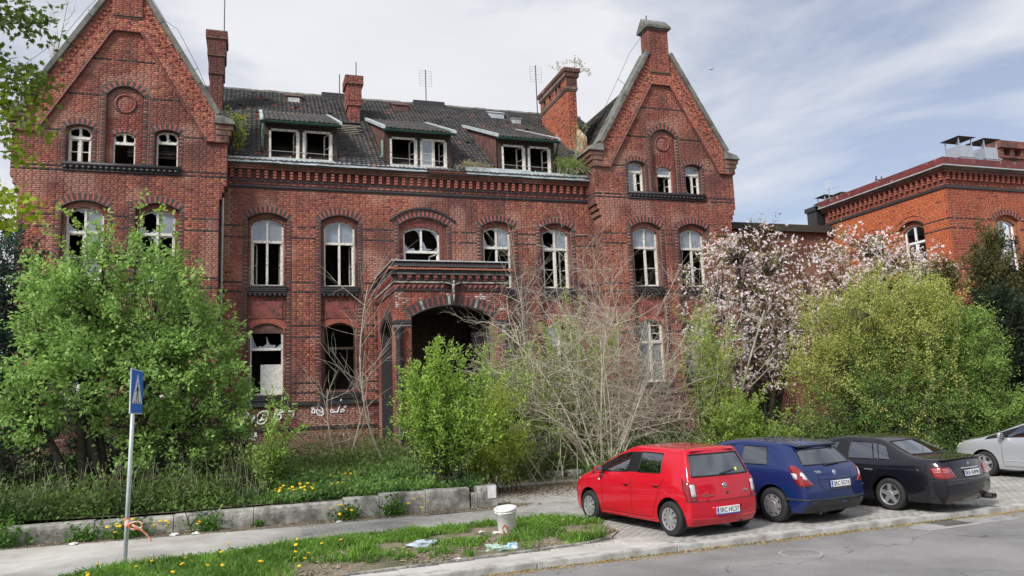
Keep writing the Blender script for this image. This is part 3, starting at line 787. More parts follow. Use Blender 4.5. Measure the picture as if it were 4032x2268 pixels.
def gutter(x0, x1, z0, z1, dz=0.0, y=YC - .38, n=6):
    b = M()
    for i in range(n):
        a0 = x0 + (x1 - x0) * i / n; a1 = x0 + (x1 - x0) * (i + 1) / n; j = lambda: random.uniform(-.02, .02)
        P = [(a0, y + j(), z0 + j() * .6), (a1, y + j(), z0 + dz / n + j() * .6), (a1, y + j(), z1 + j()), (a0, y + j(), z1 + j())]
        b.poly(P); b.poly([P[3], P[2], (a1, YC + .0, z1 + .16), (a0, YC + .0, z1 + .16)]); b.poly([P[0], P[1], (a1, YC - .1, z0 - .01), (a0, YC - .1, z0 - .01)])
        b.poly([P[0], P[3], (a0, YC, z1 + .16), (a0, YC - .1, z0 - .01)]); b.poly([P[1], P[2], (a1, YC, z1 + .16), (a1, YC - .1, z0 - .01)])
    o = hob(b, MT['zinc'], 'gutter'); return o
gutter(CX0 + .02, 3.2, 12.47, 12.66); gutter(3.2, 7.15, 12.46, 12.62); gutter(8.95, 12.0, 12.47, 12.76); gutter(12.0, CX1 - .02, 12.45, 12.70)
for r in range(3):
    b = M(); x = 7.2
    while x < 8.9: b.box(x, x + .115, YC - .36 + .09 * r, YC, 12.475 + .058 * r, 12.53 + .058 * r); x += .125
    hob(b, MT['orange_tile'], 'eaves_brick_row')

# ---- towers
def tower(xc, prio):
    T = lambda z: (3.45 if z < 10.72 else 3.45 + .28 * min(1, math.floor((z - 10.72) / .27 + 1) / 3))
    apex = lambda a: 18.75 if abs(a) < .55 else (18.8 - (abs(a) - .55) * 1.67 if abs(a) < 3.3 else 13.9)
    o1, o2 = [], []
    for s in (-1, 1):
        o1.append(Op(s * 1.24, .765, 2.62, 10.20, .26)); o2 += [Op(s * 1.24, .634, 7.45, 9.98, .23), Op(s * 1.24, .634, 3.04, 5.66, .24)]
        o1.append(Op(s * 1.523, .45, 11.90, 13.28, .13)); o2.append(Op(s * 1.523, .385, 11.9, 13.24, .12))
    nic = Op(0, .65, 11.9, 14.66, .40); o1.append(nic); o2.append(Op(0, .385, 11.9, 13.10, .13))
    P = front(YT, xc)
    b = M(); layer(b, -3.45, 3.45, .5, lambda a: 12.9 if abs(a) > 3.29 else apex(a), o1, P, 0, .13, brk=(-3.3, -.55, .55, 3.3)); 
    for s in (-1, 1):
        for i in range(3):
            z0 = 10.72 + .27 * i; b.box(*sorted((xc + s * 3.2, xc + s * (3.45 + .093 * (i + 1)))), YT + .002, YC + .4, z0, 12.985 if i == 2 else z0 + .27)
    hob(b, MT['mortar'], 'wing_wall')
    b = M(); layer(b, -3.45, 3.45, .5, lambda a: 12.9 if abs(a) > 3.29 else apex(a), o2, P, .131, .5, brk=(-3.3, -.55, .55, 3.3)); hob(b, MT['mortar'], 'wing_inner_wall')
    def solid(z):
        iv = [(-T(z), T(z))]
        if z > 13.0:
            w = .5 + (17.28 - z) / 1.75
            iv = [(-w, w)] if w > .45 and z < 17.26 else []
        for o in o1:
            h = o.half(z)
            if z < o.zs and h: h += (TW if o.h > .6 else .15)
            if h: iv = cut(iv, o.c - h, o.c + h)
        return iv
    v = [ring_void(o, .26 if o.h > .6 else .2) for o in o1]
    lay(BB, solid, 2.72, 17.26, (xc, YT, 0), TX, NT, bands=BANDS + (11.75, 11.55, 14.62, 16.1, 13.12), voids=lambda a, z: np.any([f(a, z) for f in v], 0))
    def solid2(z):
        iv = []
        for o in o1:
            h = o.half(z)
            if h: iv.append((o.c - h + .005, o.c + h - .005))
        for o in o2:
            h = o.half(z)
            if h: iv = cut(iv, o.c - h, o.c + h)
        return iv
    cv = lambda a, z: np.hypot(a, z - 14.38) < .42
    lay(BB, solid2, 2.7, 15.0, (xc, YT + .131, 0), TX, NT, proud=.010, voids=cv, **dark_red)
    # plinth
    b = M(); b.box(xc - 3.55, xc + 3.55, YT - .10, YT - .001, .3, 1.62); b.box(xc - 3.5, xc + 3.5, YT - .05, YT - .001, 1.62, 2.56); b.box(xc - 3.52, xc + 3.52, YT - .15, YT - .051, 2.56, 2.70)
    hob(b, MT['mortar'], 'wing_plinth')
    lay(BB, lambda z: [(-3.55, 3.55)], .5, 1.62, (xc, YT - .10, 0), TX, NT, base=(.085, .05, .048))
    lay(BB, lambda z: [(-3.5, 3.5)], 1.72, 2.56, (xc, YT - .05, 0), TX, NT, base=(.15, .05, .045), soot=1.2)
    # raised band of the gable
    ow = lambda z: (3.3 if z < 14.2 else max(.0, .55 + (18.8 - z) / 1.67))
    b = M()
    for s in (-1, 1):
        pts = [(s * .0, 17.28), (s * .5, 17.28), (s * 2.945, 13.0), (s * 3.45, 13.0), (s * 3.45, 13.95), (s * .55, 18.75), (0, 18.75)]
        b.prism(pts, lambda a, z: (xc + a, YT - .10, z), lambda a, z: (xc + a, YT - .001, z))
    hob(b, MT['mortar'], 'gable_band')
    def solid3(z):
        o = min(3.45, ow(z)); i = .5 + (17.28 - z) / 1.75 + .05 if z < 17.28 else 0
        return [(-o, -i), (i, o)] if i > 0 else [(-o, o)]
    lay(BB, solid3, 13.0, 18.7, (xc, YT - .10, 0), TX, NT, base=(.42, .145, .10), soot=.6)
    b = M(); b.tube([(xc - 3.5, YT - .12, 13.0), (xc - 2.94, YT - .12, 13.0), (xc - .5, YT - .12, 17.26), (xc + .5, YT - .12, 17.26), (xc + 2.94, YT - .12, 13.0), (xc + 3.5, YT - .12, 13.0)], .035, 6)
    hob(b, MT['terracotta'], 'gable_moulding')
    # toothing along the slope
    tm = M(); tm.box(-.05, .05, -.05, .0, -.05, .05); tm.curc = (1, 1, 1)
    global _tooth
    if '_tooth' not in globals():
        _tooth = tm.mesh('gable_tooth', MT['brick']); _tooth.attributes['col'].data.foreach_set('color', [.30, .095, .07, 1] * len(_tooth.polygons))
    for s in (-1, 1):
        for i in range(25):
            t = (i + .5) / 25; a = s * (.62 + 2.62 * t - .18); z = 18.55 - t * 4.45 - .05
            link('gable_tooth', _tooth, HOUSE, (xc + a - 7, YT - .101 - 36, z), (0, math.radians(59) * s, 0))
            if i % 2 == 0: link('gable_tooth', _tooth, HOUSE, (xc + a - s * .2 - 7, YT - .101 - 36, z - .12), (0, math.radians(59) * s, 0))
    # shoulders
    for s in (-1, 1):
        b = M(); x0, x1 = sorted((s * 3.3, s * 3.80))
        b.box(xc + x0, xc + x1, YT - .12, YC + .3, 12.99, 13.28)
        x0, x1 = sorted((s * 3.3, s * 3.88)); b.box(xc + x0, xc + x1, YT - .16, YC + .34, 13.281, 13.50)
        x0, x1 = sorted((s * 3.3, s * 3.96)); b.box(xc + x0, xc + x1, YT - .20, YC + .38, 13.501, 13.72)
        bevel(hob(b, MT['mortar'], 'shoulder'), .03)
        for (z0, z1, w, dy) in ((13.02, 13.27, 3.80, .12), (13.30, 13.5, 3.88, .16), (13.52, 13.72, 3.96, .20)):
            lay(BB, lambda z: [tuple(sorted((s * 3.46, s * w)))], z0, z1, (xc, YT - dy, 0), TX, NT, base=(.13, .06, .055))
            lay(BB, lambda z: [(0, YC + .3 - YT + dy)], z0, z1, (xc + s * w, YT - dy, 0), (0, 1, 0), (s, 0, 0), base=(.16, .06, .055))
        b = M(); x0, x1 = sorted((s * 3.25, s * 4.06))
        e = YT - .28; f = YC + .42
        lowz, hiz = 13.72, 13.86
        ridge = (s * 3.5, 14.13)
        b.hexa([(xc + x0, e, lowz), (xc + x1, e, lowz), (xc + x1, f, lowz), (xc + x0, f, lowz)] + [(xc + x0 + (.0 if s > 0 else .14), e + .05, 14.14 if s > 0 else 13.95), (xc + x1 - (.14 if s > 0 else 0), e + .05, 13.95 if s > 0 else 14.14), (xc + x1 - (.14 if s > 0 else 0), f, 13.95 if s > 0 else 14.14), (xc + x0 + (0 if s > 0 else .14), f, 14.14 if s > 0 else 13.95)])
        bevel(hob(b, MT['lead_grey'], 'shoulder_cap'), .02)
        # coping slabs on the slope
        n = 4
        p0 = np.array([s * 3.32, 14.06]); p1 = np.array([s * .50, 18.86]); dv = (p1 - p0) / np.linalg.norm(p1 - p0); nv = np.array([s * dv[1] * s * s, -dv[0] * s]) * s
        nv = np.array([dv[1] * s, -dv[0] * s]) 
        for i in range(n):
            q0 = p0 + (p1 - p0) * i / n + dv * .008; q1 = p0 + (p1 - p0) * (i + 1) / n - dv * .008
            th = .20
            b = M(); A = [q0, q1, q1 + nv * th, q0 + nv * th]
            b.prism([tuple(k) for k in A], lambda a, z: (xc + a, YT - .26, z), lambda a, z: (xc + a, YT + .62, z))
            bevel(hob(b, MT['lead_grey'], 'coping_slab'), .018)
    # pier at the apex
    b = M(); b.box(xc - .53, xc + .53, YT - .18, YT + .58, 17.95, 20.1)
    for i in range(3): b.box(xc - .53 + .06 * i, xc + .53 - .06 * i, YT - .18 + .05 * i, YT, 17.87 - .085 * i, 17.95 - .085 * i)
    pr = hob(b, MT['mortar'], 'gable_pier')
    for (t_, n_, org, a1) in (((1, 0, 0), (0, -1, 0), (xc - .53, YT - .18, 0), 1.06), ((0, 1, 0), (-1, 0, 0), (xc - .53, YT - .18, 0), .76), ((0, 1, 0), (1, 0, 0), (xc + .53, YT - .18, 0), .76)):
        lay(BB, lambda z: [(0, a1)], 17.92, 20.1, org, t_, n_, base=(.33, .10, .072))
    b = M(); b.box(xc - .60, xc + .60, YT - .25, YT + .65, 20.03, 20.10); b.box(xc - .68, xc + .68, YT - .33, YT + .73, 20.10, 20.22)
    b.prism([(YT - .33, 20.22), (YT + .20, 20.74), (YT + .73, 20.22)], lambda y, z: (xc - .68, y, z), lambda y, z: (xc + .68, y, z))
    bevel(hob(b, MT['lead_grey'], 'pier_cap'), .02)
    # arches, jambs
    for o in o1:
        if o.h > .7: arch_ring(o, YT, xc); tooth_column(o, YT, xc, 2.62, o.zs, prio=prio)
        elif o is nic: arch_ring(o, YT, xc, thick=.2); tooth_column(o, YT, xc, 11.9, o.zs, w=.17, prio=prio)
        else: arch_ring(o, YT, xc, thick=.19, size=.08); tooth_column(o, YT, xc, 11.9, o.zs, w=.15, prio=prio)
        arch_mould(o, YT, xc, .028, -.005)
    for s in (-1, 1): arch_ring(Op(s * 1.24, .634, 3, 5.66, .24), YT + .131, xc, thick=.22, proud=.014, alt=99)
    arch_ring(Op(0, .385, 11.9, 13.10, .13), YT + .131, xc, thick=.17, proud=.012, alt=2, size=.08)
    # roundel
    b = M(); b.lathe([(.40, .0), (.40, -.035), (.36, -.055), (.33, -.05), (.31, -.02), (.30, .0)], 28, 'y', (xc, YT + .125, 14.38))
    b.lathe([(.0, -.004), (.31, -.004)], 28, 'y', (xc, YT + .128, 14.38))
    hob(b, MT['terracotta'], 'roundel', True)
    def rs(z):
        h = .29 ** 2 - (z - 14.38) ** 2
        return [(-math.sqrt(h), math.sqrt(h))] if h > .002 else []
    lay(BB, rs, 14.05, 14.7, (xc, YT + .123, 0), TX, NT, base=(.27, .075, .06))
    # long sill of the three windows and single sills
    b = M(); b.tube([(xc - 2.06, YT - .06, 11.84), (xc + 2.06, YT - .06, 11.84)], .085, 8); b.box(xc - 2.05, xc + 2.05, YT - .07, YT + .3, 11.62, 11.87)
    b.tube([(xc - 2.03, YT - .04, 11.60), (xc + 2.03, YT - .04, 11.60)], .04, 6)
    x = -1.98
    while x < 1.95: b.box(xc + x, xc + x + .11, YT - .12, YT - .071, 11.66, 11.75); x += .2
    hob(b, MT['soot'], 'long_sill', True)
    for s in (-1, 1):
        sill(xc + s * 1.24, .755, 7.10, 7.43, YT, .10); sill(xc + s * 1.24, .755, 2.72, 3.03, YT, .10)
        b = M(); b.box(xc + s * 1.24 - .60, xc + s * 1.24 + .60, YT + .10, YT + .128, 6.10, 6.80); hob(b, MT['terracotta'], 'panel')
    # returns towards the centre
    for s in (-1, 1):
        x = xc + s * 3.45
        b = M(); b.box(*sorted((x - s * .002, x - s * .4)), YT + .14, YC + (.3 if xc * s < 0 or True else 9), .5, 12.99); hob(b, MT['mortar'], 'return_wall')
        lay(BB, lambda z: [(0, YC - YT + (.0 if abs(x - 7) < 10 else 8))], 2.7, 10.72, (x, YT, 0), (0, 1, 0), (s, 0, 0), bands=BANDS)
        for i in range(3):
            lay(BB, lambda z: [(0, YC - YT + .35)], 10.72 + .27 * i, (12.99 if i == 2 else 10.72 + .27 * (i + 1)), (xc + s * (3.45 + .0933 * (i + 1)), YT, 0), (0, 1, 0), (s, 0, 0), base=(.2, .07, .06), bands=(11.75, 11.55))
    # outer side wall further back
    s = 1 if xc > 7 else -1
    b = M(); b.box(*sorted((xc + s * 3.44, xc + s * 3.04)), YC + .3, 46, .5, 13.0); hob(b, MT['mortar'], 'side_wall')
    return o2
oL = tower(XL, 2); oR = tower(XR, 1)
b = M()
for x in (XL, XR): pass
# voussoirs as single bricks (shared look, own mesh)
vm = [mat('arch_brick_red', (.33, .095, .07), .8, var=.3, scale=6, bump=.3), mat('arch_brick_dark', (.045, .04, .045), .55, var=.35, scale=6, bump=.3)]
VB = Bricks(); nobj = 0
for P8, dark in VOUSS:
    b = M(); b.hexa(P8)
    if nobj < 300:
        o = hob(b, vm[1] if dark else vm[0], 'arch_brick'); nobj += 1
    else:
        if 'extra_v' not in globals(): extra_v = [M(), M()]
        extra_v[1 if dark else 0].hexa(P8)
if 'extra_v' in globals():
    for i, n in ((0, 'red_arch_bricks'), (1, 'dark_arch_bricks')): tag(hob(extra_v[i], vm[i], n), kind='stuff')
TEETH.sort(key=lambda t: (t[4], -t[2]))
tooth_me = {}
for w in {t[3] for t in TEETH}:
    b = M(); b.hexa([(-w / 2, -.024, -.030), (w / 2, -.024, -.030), (w / 2, .01, -.033), (-w / 2, .01, -.033), (-w / 2, -.024, .030), (w / 2, -.024, .030), (w / 2, .01, .033), (-w / 2, .01, .033)])
    tooth_me[w] = b.mesh('quoin_brick', vm[1])
for t in TEETH[:300]: link('quoin_brick', tooth_me[t[3]], HOUSE, (t[0] - 7, t[1] - 36, t[2]))
tm_ = M()
for t in TEETH[300:]:
    x, y, z, w, _ = t
    tm_.hexa([(x - w / 2, y - .024, z - .03), (x + w / 2, y - .024, z - .03), (x + w / 2, y + .01, z - .033), (x - w / 2, y + .01, z - .033), (x - w / 2, y - .024, z + .03), (x + w / 2, y - .024, z + .03), (x + w / 2, y + .01, z + .033), (x - w / 2, y + .01, z + .033)])
tag(hob(tm_, vm[1], 'quoin_bricks'), kind='stuff')
# ------------------------------------------------------------------ windows
def window(xc, half, zb, zs, rise, Y, cells, tz, fr=.065, mull=True, bars=(), m='white_paint', house=None, axis='x', glass='pane_dusty', sdepth=.05):
    """cells: (top-left, top-right, bottom-left, bottom-right): g glass, b broken, o empty, i sash swung in, s bare sash, S glazed sash"""
    house = house or HOUSE
    loc = house.location
    if axis == 'x': P = lambda a, z, d: (xc + a - loc.x, Y + d - loc.y, z - loc.z)
    else: P = lambda a, z, d: (Y + d - loc.x, xc - a - loc.y, z - loc.z)     # wall facing -X: a runs towards the viewer's right
    top = lambda a: zs + rise * max(0, 1 - (a / half) ** 2)
    mt = MT[m]
    b = M()
    def pbar(a0, z0, a1, z1, d0=0.0, d1=.07):
        b.hexa([P(a0, z0, d0), P(a1, z0, d0), P(a1, z0, d1), P(a0, z0, d1), P(a0, z1, d0), P(a1, z1, d0), P(a1, z1, d1), P(a0, z1, d1)])
    pbar(-half, zb, -half + fr, zs + .01); pbar(half - fr, zb, half, zs + .01); pbar(-half + fr, zb, half - fr, zb + fr * .8)
    n = 8
    for i in range(n):
        a0 = -half + 2 * half * i / n; a1 = -half + 2 * half * (i + 1) / n
        b.hexa([P(a0, top(a0) - fr, 0), P(a1, top(a1) - fr, 0), P(a1, top(a1) - fr, .07), P(a0, top(a0) - fr, .07), P(a0, top(a0), 0), P(a1, top(a1), 0), P(a1, top(a1), .07), P(a0, top(a0), .07)])
    if tz: pbar(-half + fr, tz - .05, half - fr, tz + .05, -.025, .08)
    if mull in (True, 'top') and tz: pbar(-.04, tz + .05, .04, top(0) - fr, -.01, .075)
    if mull in (True, 'bottom'): pbar(-.045, zb + fr * .8, .045, (tz or zs) - .05, -.01, .075)
    fo = b.build('window', mt, house)
    for ci, c in enumerate(cells):
        tp = ci < 2 and tz; s = -1 if ci % 2 == 0 else 1
        if ci < 2 and not tz: continue
        a0, a1 = sorted((s * (.04 if mull in (True, 'top' if tp else 'bottom') else .0), s * (half - fr)))
        z0, z1 = (tz + .05, zs) if tp else (zb + fr * .8, (tz or zs) - .05)
        if c in 'gb' or c == 'S':
            k = M(); N = 6; d = .035
            zt = (lambda a: top(a) - fr) if tp else (lambda a: z1)
            if c != 'b':
                pts = [P(a0, z0, d), P(a1, z0, d)] + [P(a1 + (a0 - a1) * i / N, zt(a1 + (a0 - a1) * i / N), d) for i in range(N + 1)]
                k.poly(pts)
            else:
                # jagged shards left in the corners of the frame
                w = a1 - a0; r = random.random
                hgt = zt((a0 + a1) / 2) - z0
                k.poly([P(a0, z0, d), P(a0 + w * (.35 + .5 * r()), z0, d), P(a0 + w * (.5 + .2 * r()), z0 + hgt * (.06 + .1 * r()), d), P(a0 + w * (.2 + .15 * r()), z0 + hgt * (.05 + .12 * r()), d), P(a0 + w * .1, z0 + hgt * (.2 + .3 * r()), d), P(a0, z0 + hgt * (.3 + .5 * r()), d)])
                k.poly([P(a1, z0, d), P(a1, z0 + hgt * (.1 + .3 * r()), d), P(a1 - w * .25 * r(), z0 + hgt * (.05 + .1 * r()), d), P(a1 - w * (.2 + .3 * r()), z0, d)])
                zt1 = zt(a1) ; k.poly([P(a1, zt1, d), P(a1 - w * (.2 + .4 * r()), zt(a1 - w * .3) - .01, d), P(a1 - w * .2, zt1 - hgt * (.05 + .12 * r()), d), P(a1 - w * .08, zt1 - hgt * (.12 + .2 * r()), d), P(a1, zt1 - hgt * (.2 + .4 * r()), d)])
            k.build('pane', MT[glass], fo)
        if c in 'isS':
            k = M(); w = a1 - a0; t = .045; ang_ = random.uniform(1.15, 1.5) if c == 'i' else 0
            hinge = a0 if s < 0 else a1; sg = 1 if s < 0 else -1
            def Q(u, z, d):
                return P(hinge + sg * (u * math.cos(ang_) + .0) - sg * d * math.sin(ang_) * .0, z, .03 + u * math.sin(ang_) + d)
            def q(u0, zz0, u1, zz1): k.hexa([Q(u0, zz0, 0), Q(u1, zz0, 0), Q(u1, zz0, sdepth), Q(u0, zz0, sdepth), Q(u0, zz1, 0), Q(u1, zz1, 0), Q(u1, zz1, sdepth), Q(u0, zz1, sdepth)])
            if ang_ == 0:
                q(0, z0, t, z1); q(w - t, z0, w, z1); q(t, z0, w - t, z0 + t); q(t, z1 - t, w - t, z1)
                zm = z0 + (z1 - z0) * .48; q(t, zm - .015, w - t, zm + .015)
            else:
                def q2(u0, zz0, u1, zz1):
                    th = .045; c_, s_ = math.cos(ang_), math.sin(ang_)
                    R = lambda u, v, z: P(hinge + sg * (u * c_ + v * s_), z, .03 + u * s_ - v * c_ * .0 + v * .0)
                    k.hexa([R(u0, 0, zz0), R(u1, 0, zz0), R(u1, th, zz0), R(u0, th, zz0), R(u0, 0, zz1), R(u1, 0, zz1), R(u1, th, zz1), R(u0, th, zz1)])
                q2(0, z0, t, z1); q2(w - t, z0, w, z1); q2(t, z0, w - t, z0 + t); q2(t, z1 - t, w - t, z1)
                zm = z0 + (z1 - z0) * .48; q2(t, zm - .015, w - t, zm + .015)
            k.build('sash', mt, fo)
    return fo
FW = .24
U = dict(half=.634, zb=7.44, zs=9.98, rise=.23, Y=YC + FW, tz=9.27)
window(cent['w1'], cells='ggii', **U); window(cent['w2'], cells='ggoi', **U); window(cent['w4'], cells='bgoo', **U); window(cent['w5'], cells='bgsi', **U)
window(6.946, .797, 7.44, 9.86, .22, YC + FW, 'bbii', 9.0, mull='top')
G = dict(half=.634, zs=5.66, rise=.24, Y=YC + FW, tz=4.86)
window(cent['w1'], zb=3.04, cells='bboo', mull='x', **G); window(cent['w2'], zb=3.12, cells='oooo', m='brown_wood', mull='x', **G)
window(cent['w4'], zb=3.04, cells='boso', **G); window(cent['w5'], zb=3.04, cells='gbso', **G)
b = M(); n_ = 8
b.poly([(cent['w1'] + .63 * (2 * i / n_ - 1), YC + .20, 5.64 + .24 * (1 - (2 * i / n_ - 1) ** 2)) for i in range(n_ + 1)] + [(cent['w1'] + .63, YC + .2, 5.5), (cent['w1'] - .63, YC + .2, 5.5)]); hob(b, MT['rust_sheet'], 'arch_board')
b = M(); b.box(.30, 1.10, YC + .34, YC + .37, 3.08, 4.25); hob(b, MT['white_iron'], 'window_board')
for xc, ws in ((XL, ('bgsS', 'bgbs')), (XR, ('ggos', 'ggos'))):
    for s, c in zip((-1, 1), ws): window(xc + s * 1.24, cells=c, **{**U, 'Y': YT + FW})
    for s, c in zip((-1, 1), ('gsSS', 'ggSS')): window(xc + s * 1.24, zb=3.04, cells=c, **{**G, 'Y': YT + FW})
    uu = dict(half=.385, fr=.05, Y=YT + .21)
    if xc < 0: cs = ('bbss', 'bboo', 'bboo')
    else: cs = ('ggSs', 'ggoi', 'ggbs')
    window(xc - 1.523, zb=11.9, zs=13.24, rise=.12, tz=12.92, cells=cs[0], mull='bottom' if xc > 0 else True, **uu)
    window(xc, zb=11.9, zs=13.10, rise=.13, tz=12.80, cells=cs[1], mull='top' if xc < 0 else 'x', **uu)
    window(xc + 1.523, zb=11.9, zs=13.24, rise=.12, tz=12.92, cells=cs[2], mull='top' if xc < 0 else 'bottom', **uu)
# ------------------------------------------------------------------ interior: floors and walls keep the rooms dark
def hbox(x0, x1, y0, y1, z0, z1, m, name, bv=0):
    b = M(); b.box(x0, x1, y0, y1, z0, z1); o = hob(b, m, name)
    if bv: bevel(o, bv)
    return o
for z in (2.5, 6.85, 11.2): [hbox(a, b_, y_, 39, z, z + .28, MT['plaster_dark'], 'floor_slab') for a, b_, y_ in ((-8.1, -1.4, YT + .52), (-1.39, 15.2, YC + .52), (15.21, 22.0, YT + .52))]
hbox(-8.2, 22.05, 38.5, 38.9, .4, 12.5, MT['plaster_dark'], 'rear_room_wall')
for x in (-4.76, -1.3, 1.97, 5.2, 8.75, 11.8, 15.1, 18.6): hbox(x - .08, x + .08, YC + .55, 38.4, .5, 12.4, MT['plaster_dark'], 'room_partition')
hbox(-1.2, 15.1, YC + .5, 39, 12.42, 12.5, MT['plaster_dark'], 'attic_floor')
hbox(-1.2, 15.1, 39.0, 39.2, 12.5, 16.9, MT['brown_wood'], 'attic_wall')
# ------------------------------------------------------------------ roofs
TANR = .73
RY0, RZ0 = 32.56, 12.56
zr = lambda y: RZ0 + (y - RY0) * TANR
b = M(); 
A = [(-5, RY0, RZ0 - .06), (19, RY0, RZ0 - .06), (19, 41.6, zr(41.6) - .06), (-5, 41.6, zr(41.6) - .06)]
hole = (3.72, 4.86, 36.15, 37.55)   # where tiles have slid off
def deck(x0, x1, y0, y1): b.hexa([(x0, y0, zr(y0) - .16), (x1, y0, zr(y0) - .16), (x1, y1, zr(y1) - .16), (x0, y1, zr(y1) - .16), (x0, y0, zr(y0) - .05), (x1, y0, zr(y0) - .05), (x1, y1, zr(y1) - .05), (x0, y1, zr(y1) - .05)])
deck(-4.7, hole[0], RY0, 41.6); deck(hole[1], 18.6, RY0, 41.6); deck(hole[0], hole[1], RY0, hole[2]); deck(hole[0], hole[1], hole[3], 41.6)
b.poly([(-4.7, 41.6, zr(41.6) - .1), (18.6, 41.6, zr(41.6) - .1), (18.6, 50, 12.5), (-4.7, 50, 12.5)])
hob(b, MT['bark_dark'], 'roof')
b = M()
for i in range(6):
    y = hole[2] + .1 + i * .24; b.bar((hole[0] - .1, y, zr(y) - .03), (hole[1] + .1, y, zr(y) - .03), .05, .035)
tag(hob(b, MT['bark_pale'], 'roof_battens'), kind='stuff')
TW_, TH_ = .205, .268
def tile_geo(w, h):
    cols = 7; V = []
    for j, (v, lift) in enumerate(((-.04, .075), (h * .5, .038), (h + .02, .003))):
        for i in range(cols):
            u = -.006 + (w + .012) * i / (cols - 1); t = i / (cols - 1)
            V.append((u, v, lift + .015 * math.cos(t * 2 * PI) + .004))
    for i in range(cols):
        u = -.006 + (w + .012) * i / (cols - 1); t = i / (cols - 1); V.append((u, -.038, .018 + .015 * math.cos(t * 2 * PI) - .004))
    F = []
    for j in range(2):
        for i in range(cols - 1): F.append((j * cols + i, j * cols + i + 1, (j + 1) * cols + i + 1, (j + 1) * cols + i))
    for i in range(cols - 1): F.append((21 + i, 22 + i, i + 1, i))
    return np.array(V), np.array(F)
TV, TF = tile_geo(TW_, TH_)
def tile_colour(n, x, y):
    c = np.tile(np.array([.060, .060, .066]), (n, 1)) * (1 + rng.normal(0, .22, (n, 1)))
    m_ = np.clip((vnoise(x, y, 1.1) - .5) * 2.5, 0, 1)[:, None]
    c = c * (1 - .5 * m_) + np.array([.105, .10, .088]) * .5 * m_
    k = rng.random(n) < .012; c[k] = np.array([.28, .09, .05])
    return np.clip(c, .02, .5)
TILE_V = {}
def tiles(org, u, v, nu, nv, skip, name, singles=0, single_fn=None, w=TW_, h=TH_):
    """org + i*w*u + j*h*v; u, v unit vectors"""
    org = np.array(org, float); u = np.array(u, float); v = np.array(v, float); nn = np.cross(u, v)
    I, J = np.meshgrid(np.arange(nu), np.arange(nv), indexing='ij'); I = I.ravel(); J = J.ravel()
    P = org[None] + (I * w)[:, None] * u[None] + (J * h)[:, None] * v[None] + nn[None] * rng.normal(0, .004, len(I))[:, None]
    P += v[None] * rng.normal(0, .006, len(I))[:, None]
    k = ~skip(P[:, 0] + u[0] * w / 2, P[:, 1] + u[1] * w / 2, P[:, 2]); P = P[k]
    R = np.stack([u, v, nn], 1)    # columns
    tw = rng.normal(0, .012, len(P))
    order = np.argsort([single_fn(*p) for p in P]) if single_fn else np.arange(len(P))
    one = order[:singles]; rest = order[singles:]
    C = tile_colour(len(P), P[:, 0] * 1.0 + P[:, 1] * .3, P[:, 1] + P[:, 2])
    loc = HOUSE.location
    if len(rest):
        L = TV.copy(); V = np.einsum('ij,kj->ki', R, L)[None] + P[rest][:, None] - np.array(loc)[None, None]
        V = V + nn[None, None] * (tw[rest][:, None] * (L[:, 0] - w / 2)[None])[..., None]
        F = TF[None] + (np.arange(len(rest)) * len(TV))[:, None, None]
        tag(link(name, mesh_np(name, V.reshape(-1, 3), F.reshape(-1, 4), [MT['tile']], col=np.repeat(C[rest], len(TF), 0)), HOUSE), kind='stuff')
    if singles:
        if not TILE_V:
            for i, c in enumerate(((.045, .045, .05), (.06, .06, .066), (.075, .075, .08), (.095, .092, .085), (.055, .055, .06))): TILE_V[i] = mesh_np('roof_tile', TV, TF, [MT['tile']], col=np.tile(c, (len(TF), 1)))
        rm = Matrix((R[0], R[1], R[2])).to_euler()
        for i in one: link('roof_tile', TILE_V[int(rng.integers(5))], HOUSE, [a - c for a, c in zip(P[i], loc)], rm)
DORM = [(.36, 3.36, 33.0), (5.42, 8.38, 33.0), (10.56, 13.36, 33.0)]
DZ0, DT = 14.52, .43          # dormer roof: height at its front, slope
def dz(y): return DZ0 + (y - 33.0) * DT
def skip_c(x, y, z):
    s = (x < -4.6) | (x > 18.5) | ((x > hole[0]) & (x < hole[1] + rng.normal(0, .05, len(x))) & (y > hole[2] + rng.normal(0, .12, len(x))) & (y < hole[3]))
    for x0, x1, y0 in DORM: s |= (x > x0 - .02) & (x < x1 + .02) & (y > y0 - .35) & (z < dz(y) - .05)
    s |= (z > 12.4) & (np.abs(x - XL) * 1.45 < 19.0 - z - 0) & (x < 0) & False
    s |= (rng.random(len(x)) < .006)
    return s
cs_ = 1 / math.hypot(1, TANR)
tiles((-4.7, RY0 - .02, RZ0 - .01), (1, 0, 0), (0, cs_, TANR * cs_), 113, 42, skip_c, 'roof_tiling', 300, lambda x, y, z: (0 if 3 < x < 15.3 else 20) + abs(y - 34.2) * .8 + (0 if (3.4 < x < 5.4 or 8.4 < x < 10.5 or 13.4 < x < 15.2) else 8))
# ridge tiles
b = M(); x = -4.5
while x < 18.3:
    b.lathe([(.13, 0), (.14, .34)], 10, 'x', (x, 41.62, zr(41.6) - .02 + random.uniform(-.015, .02))); x += .33
tag(hob(b, MT['lead_grey'], 'ridge_tiles'), kind='stuff')
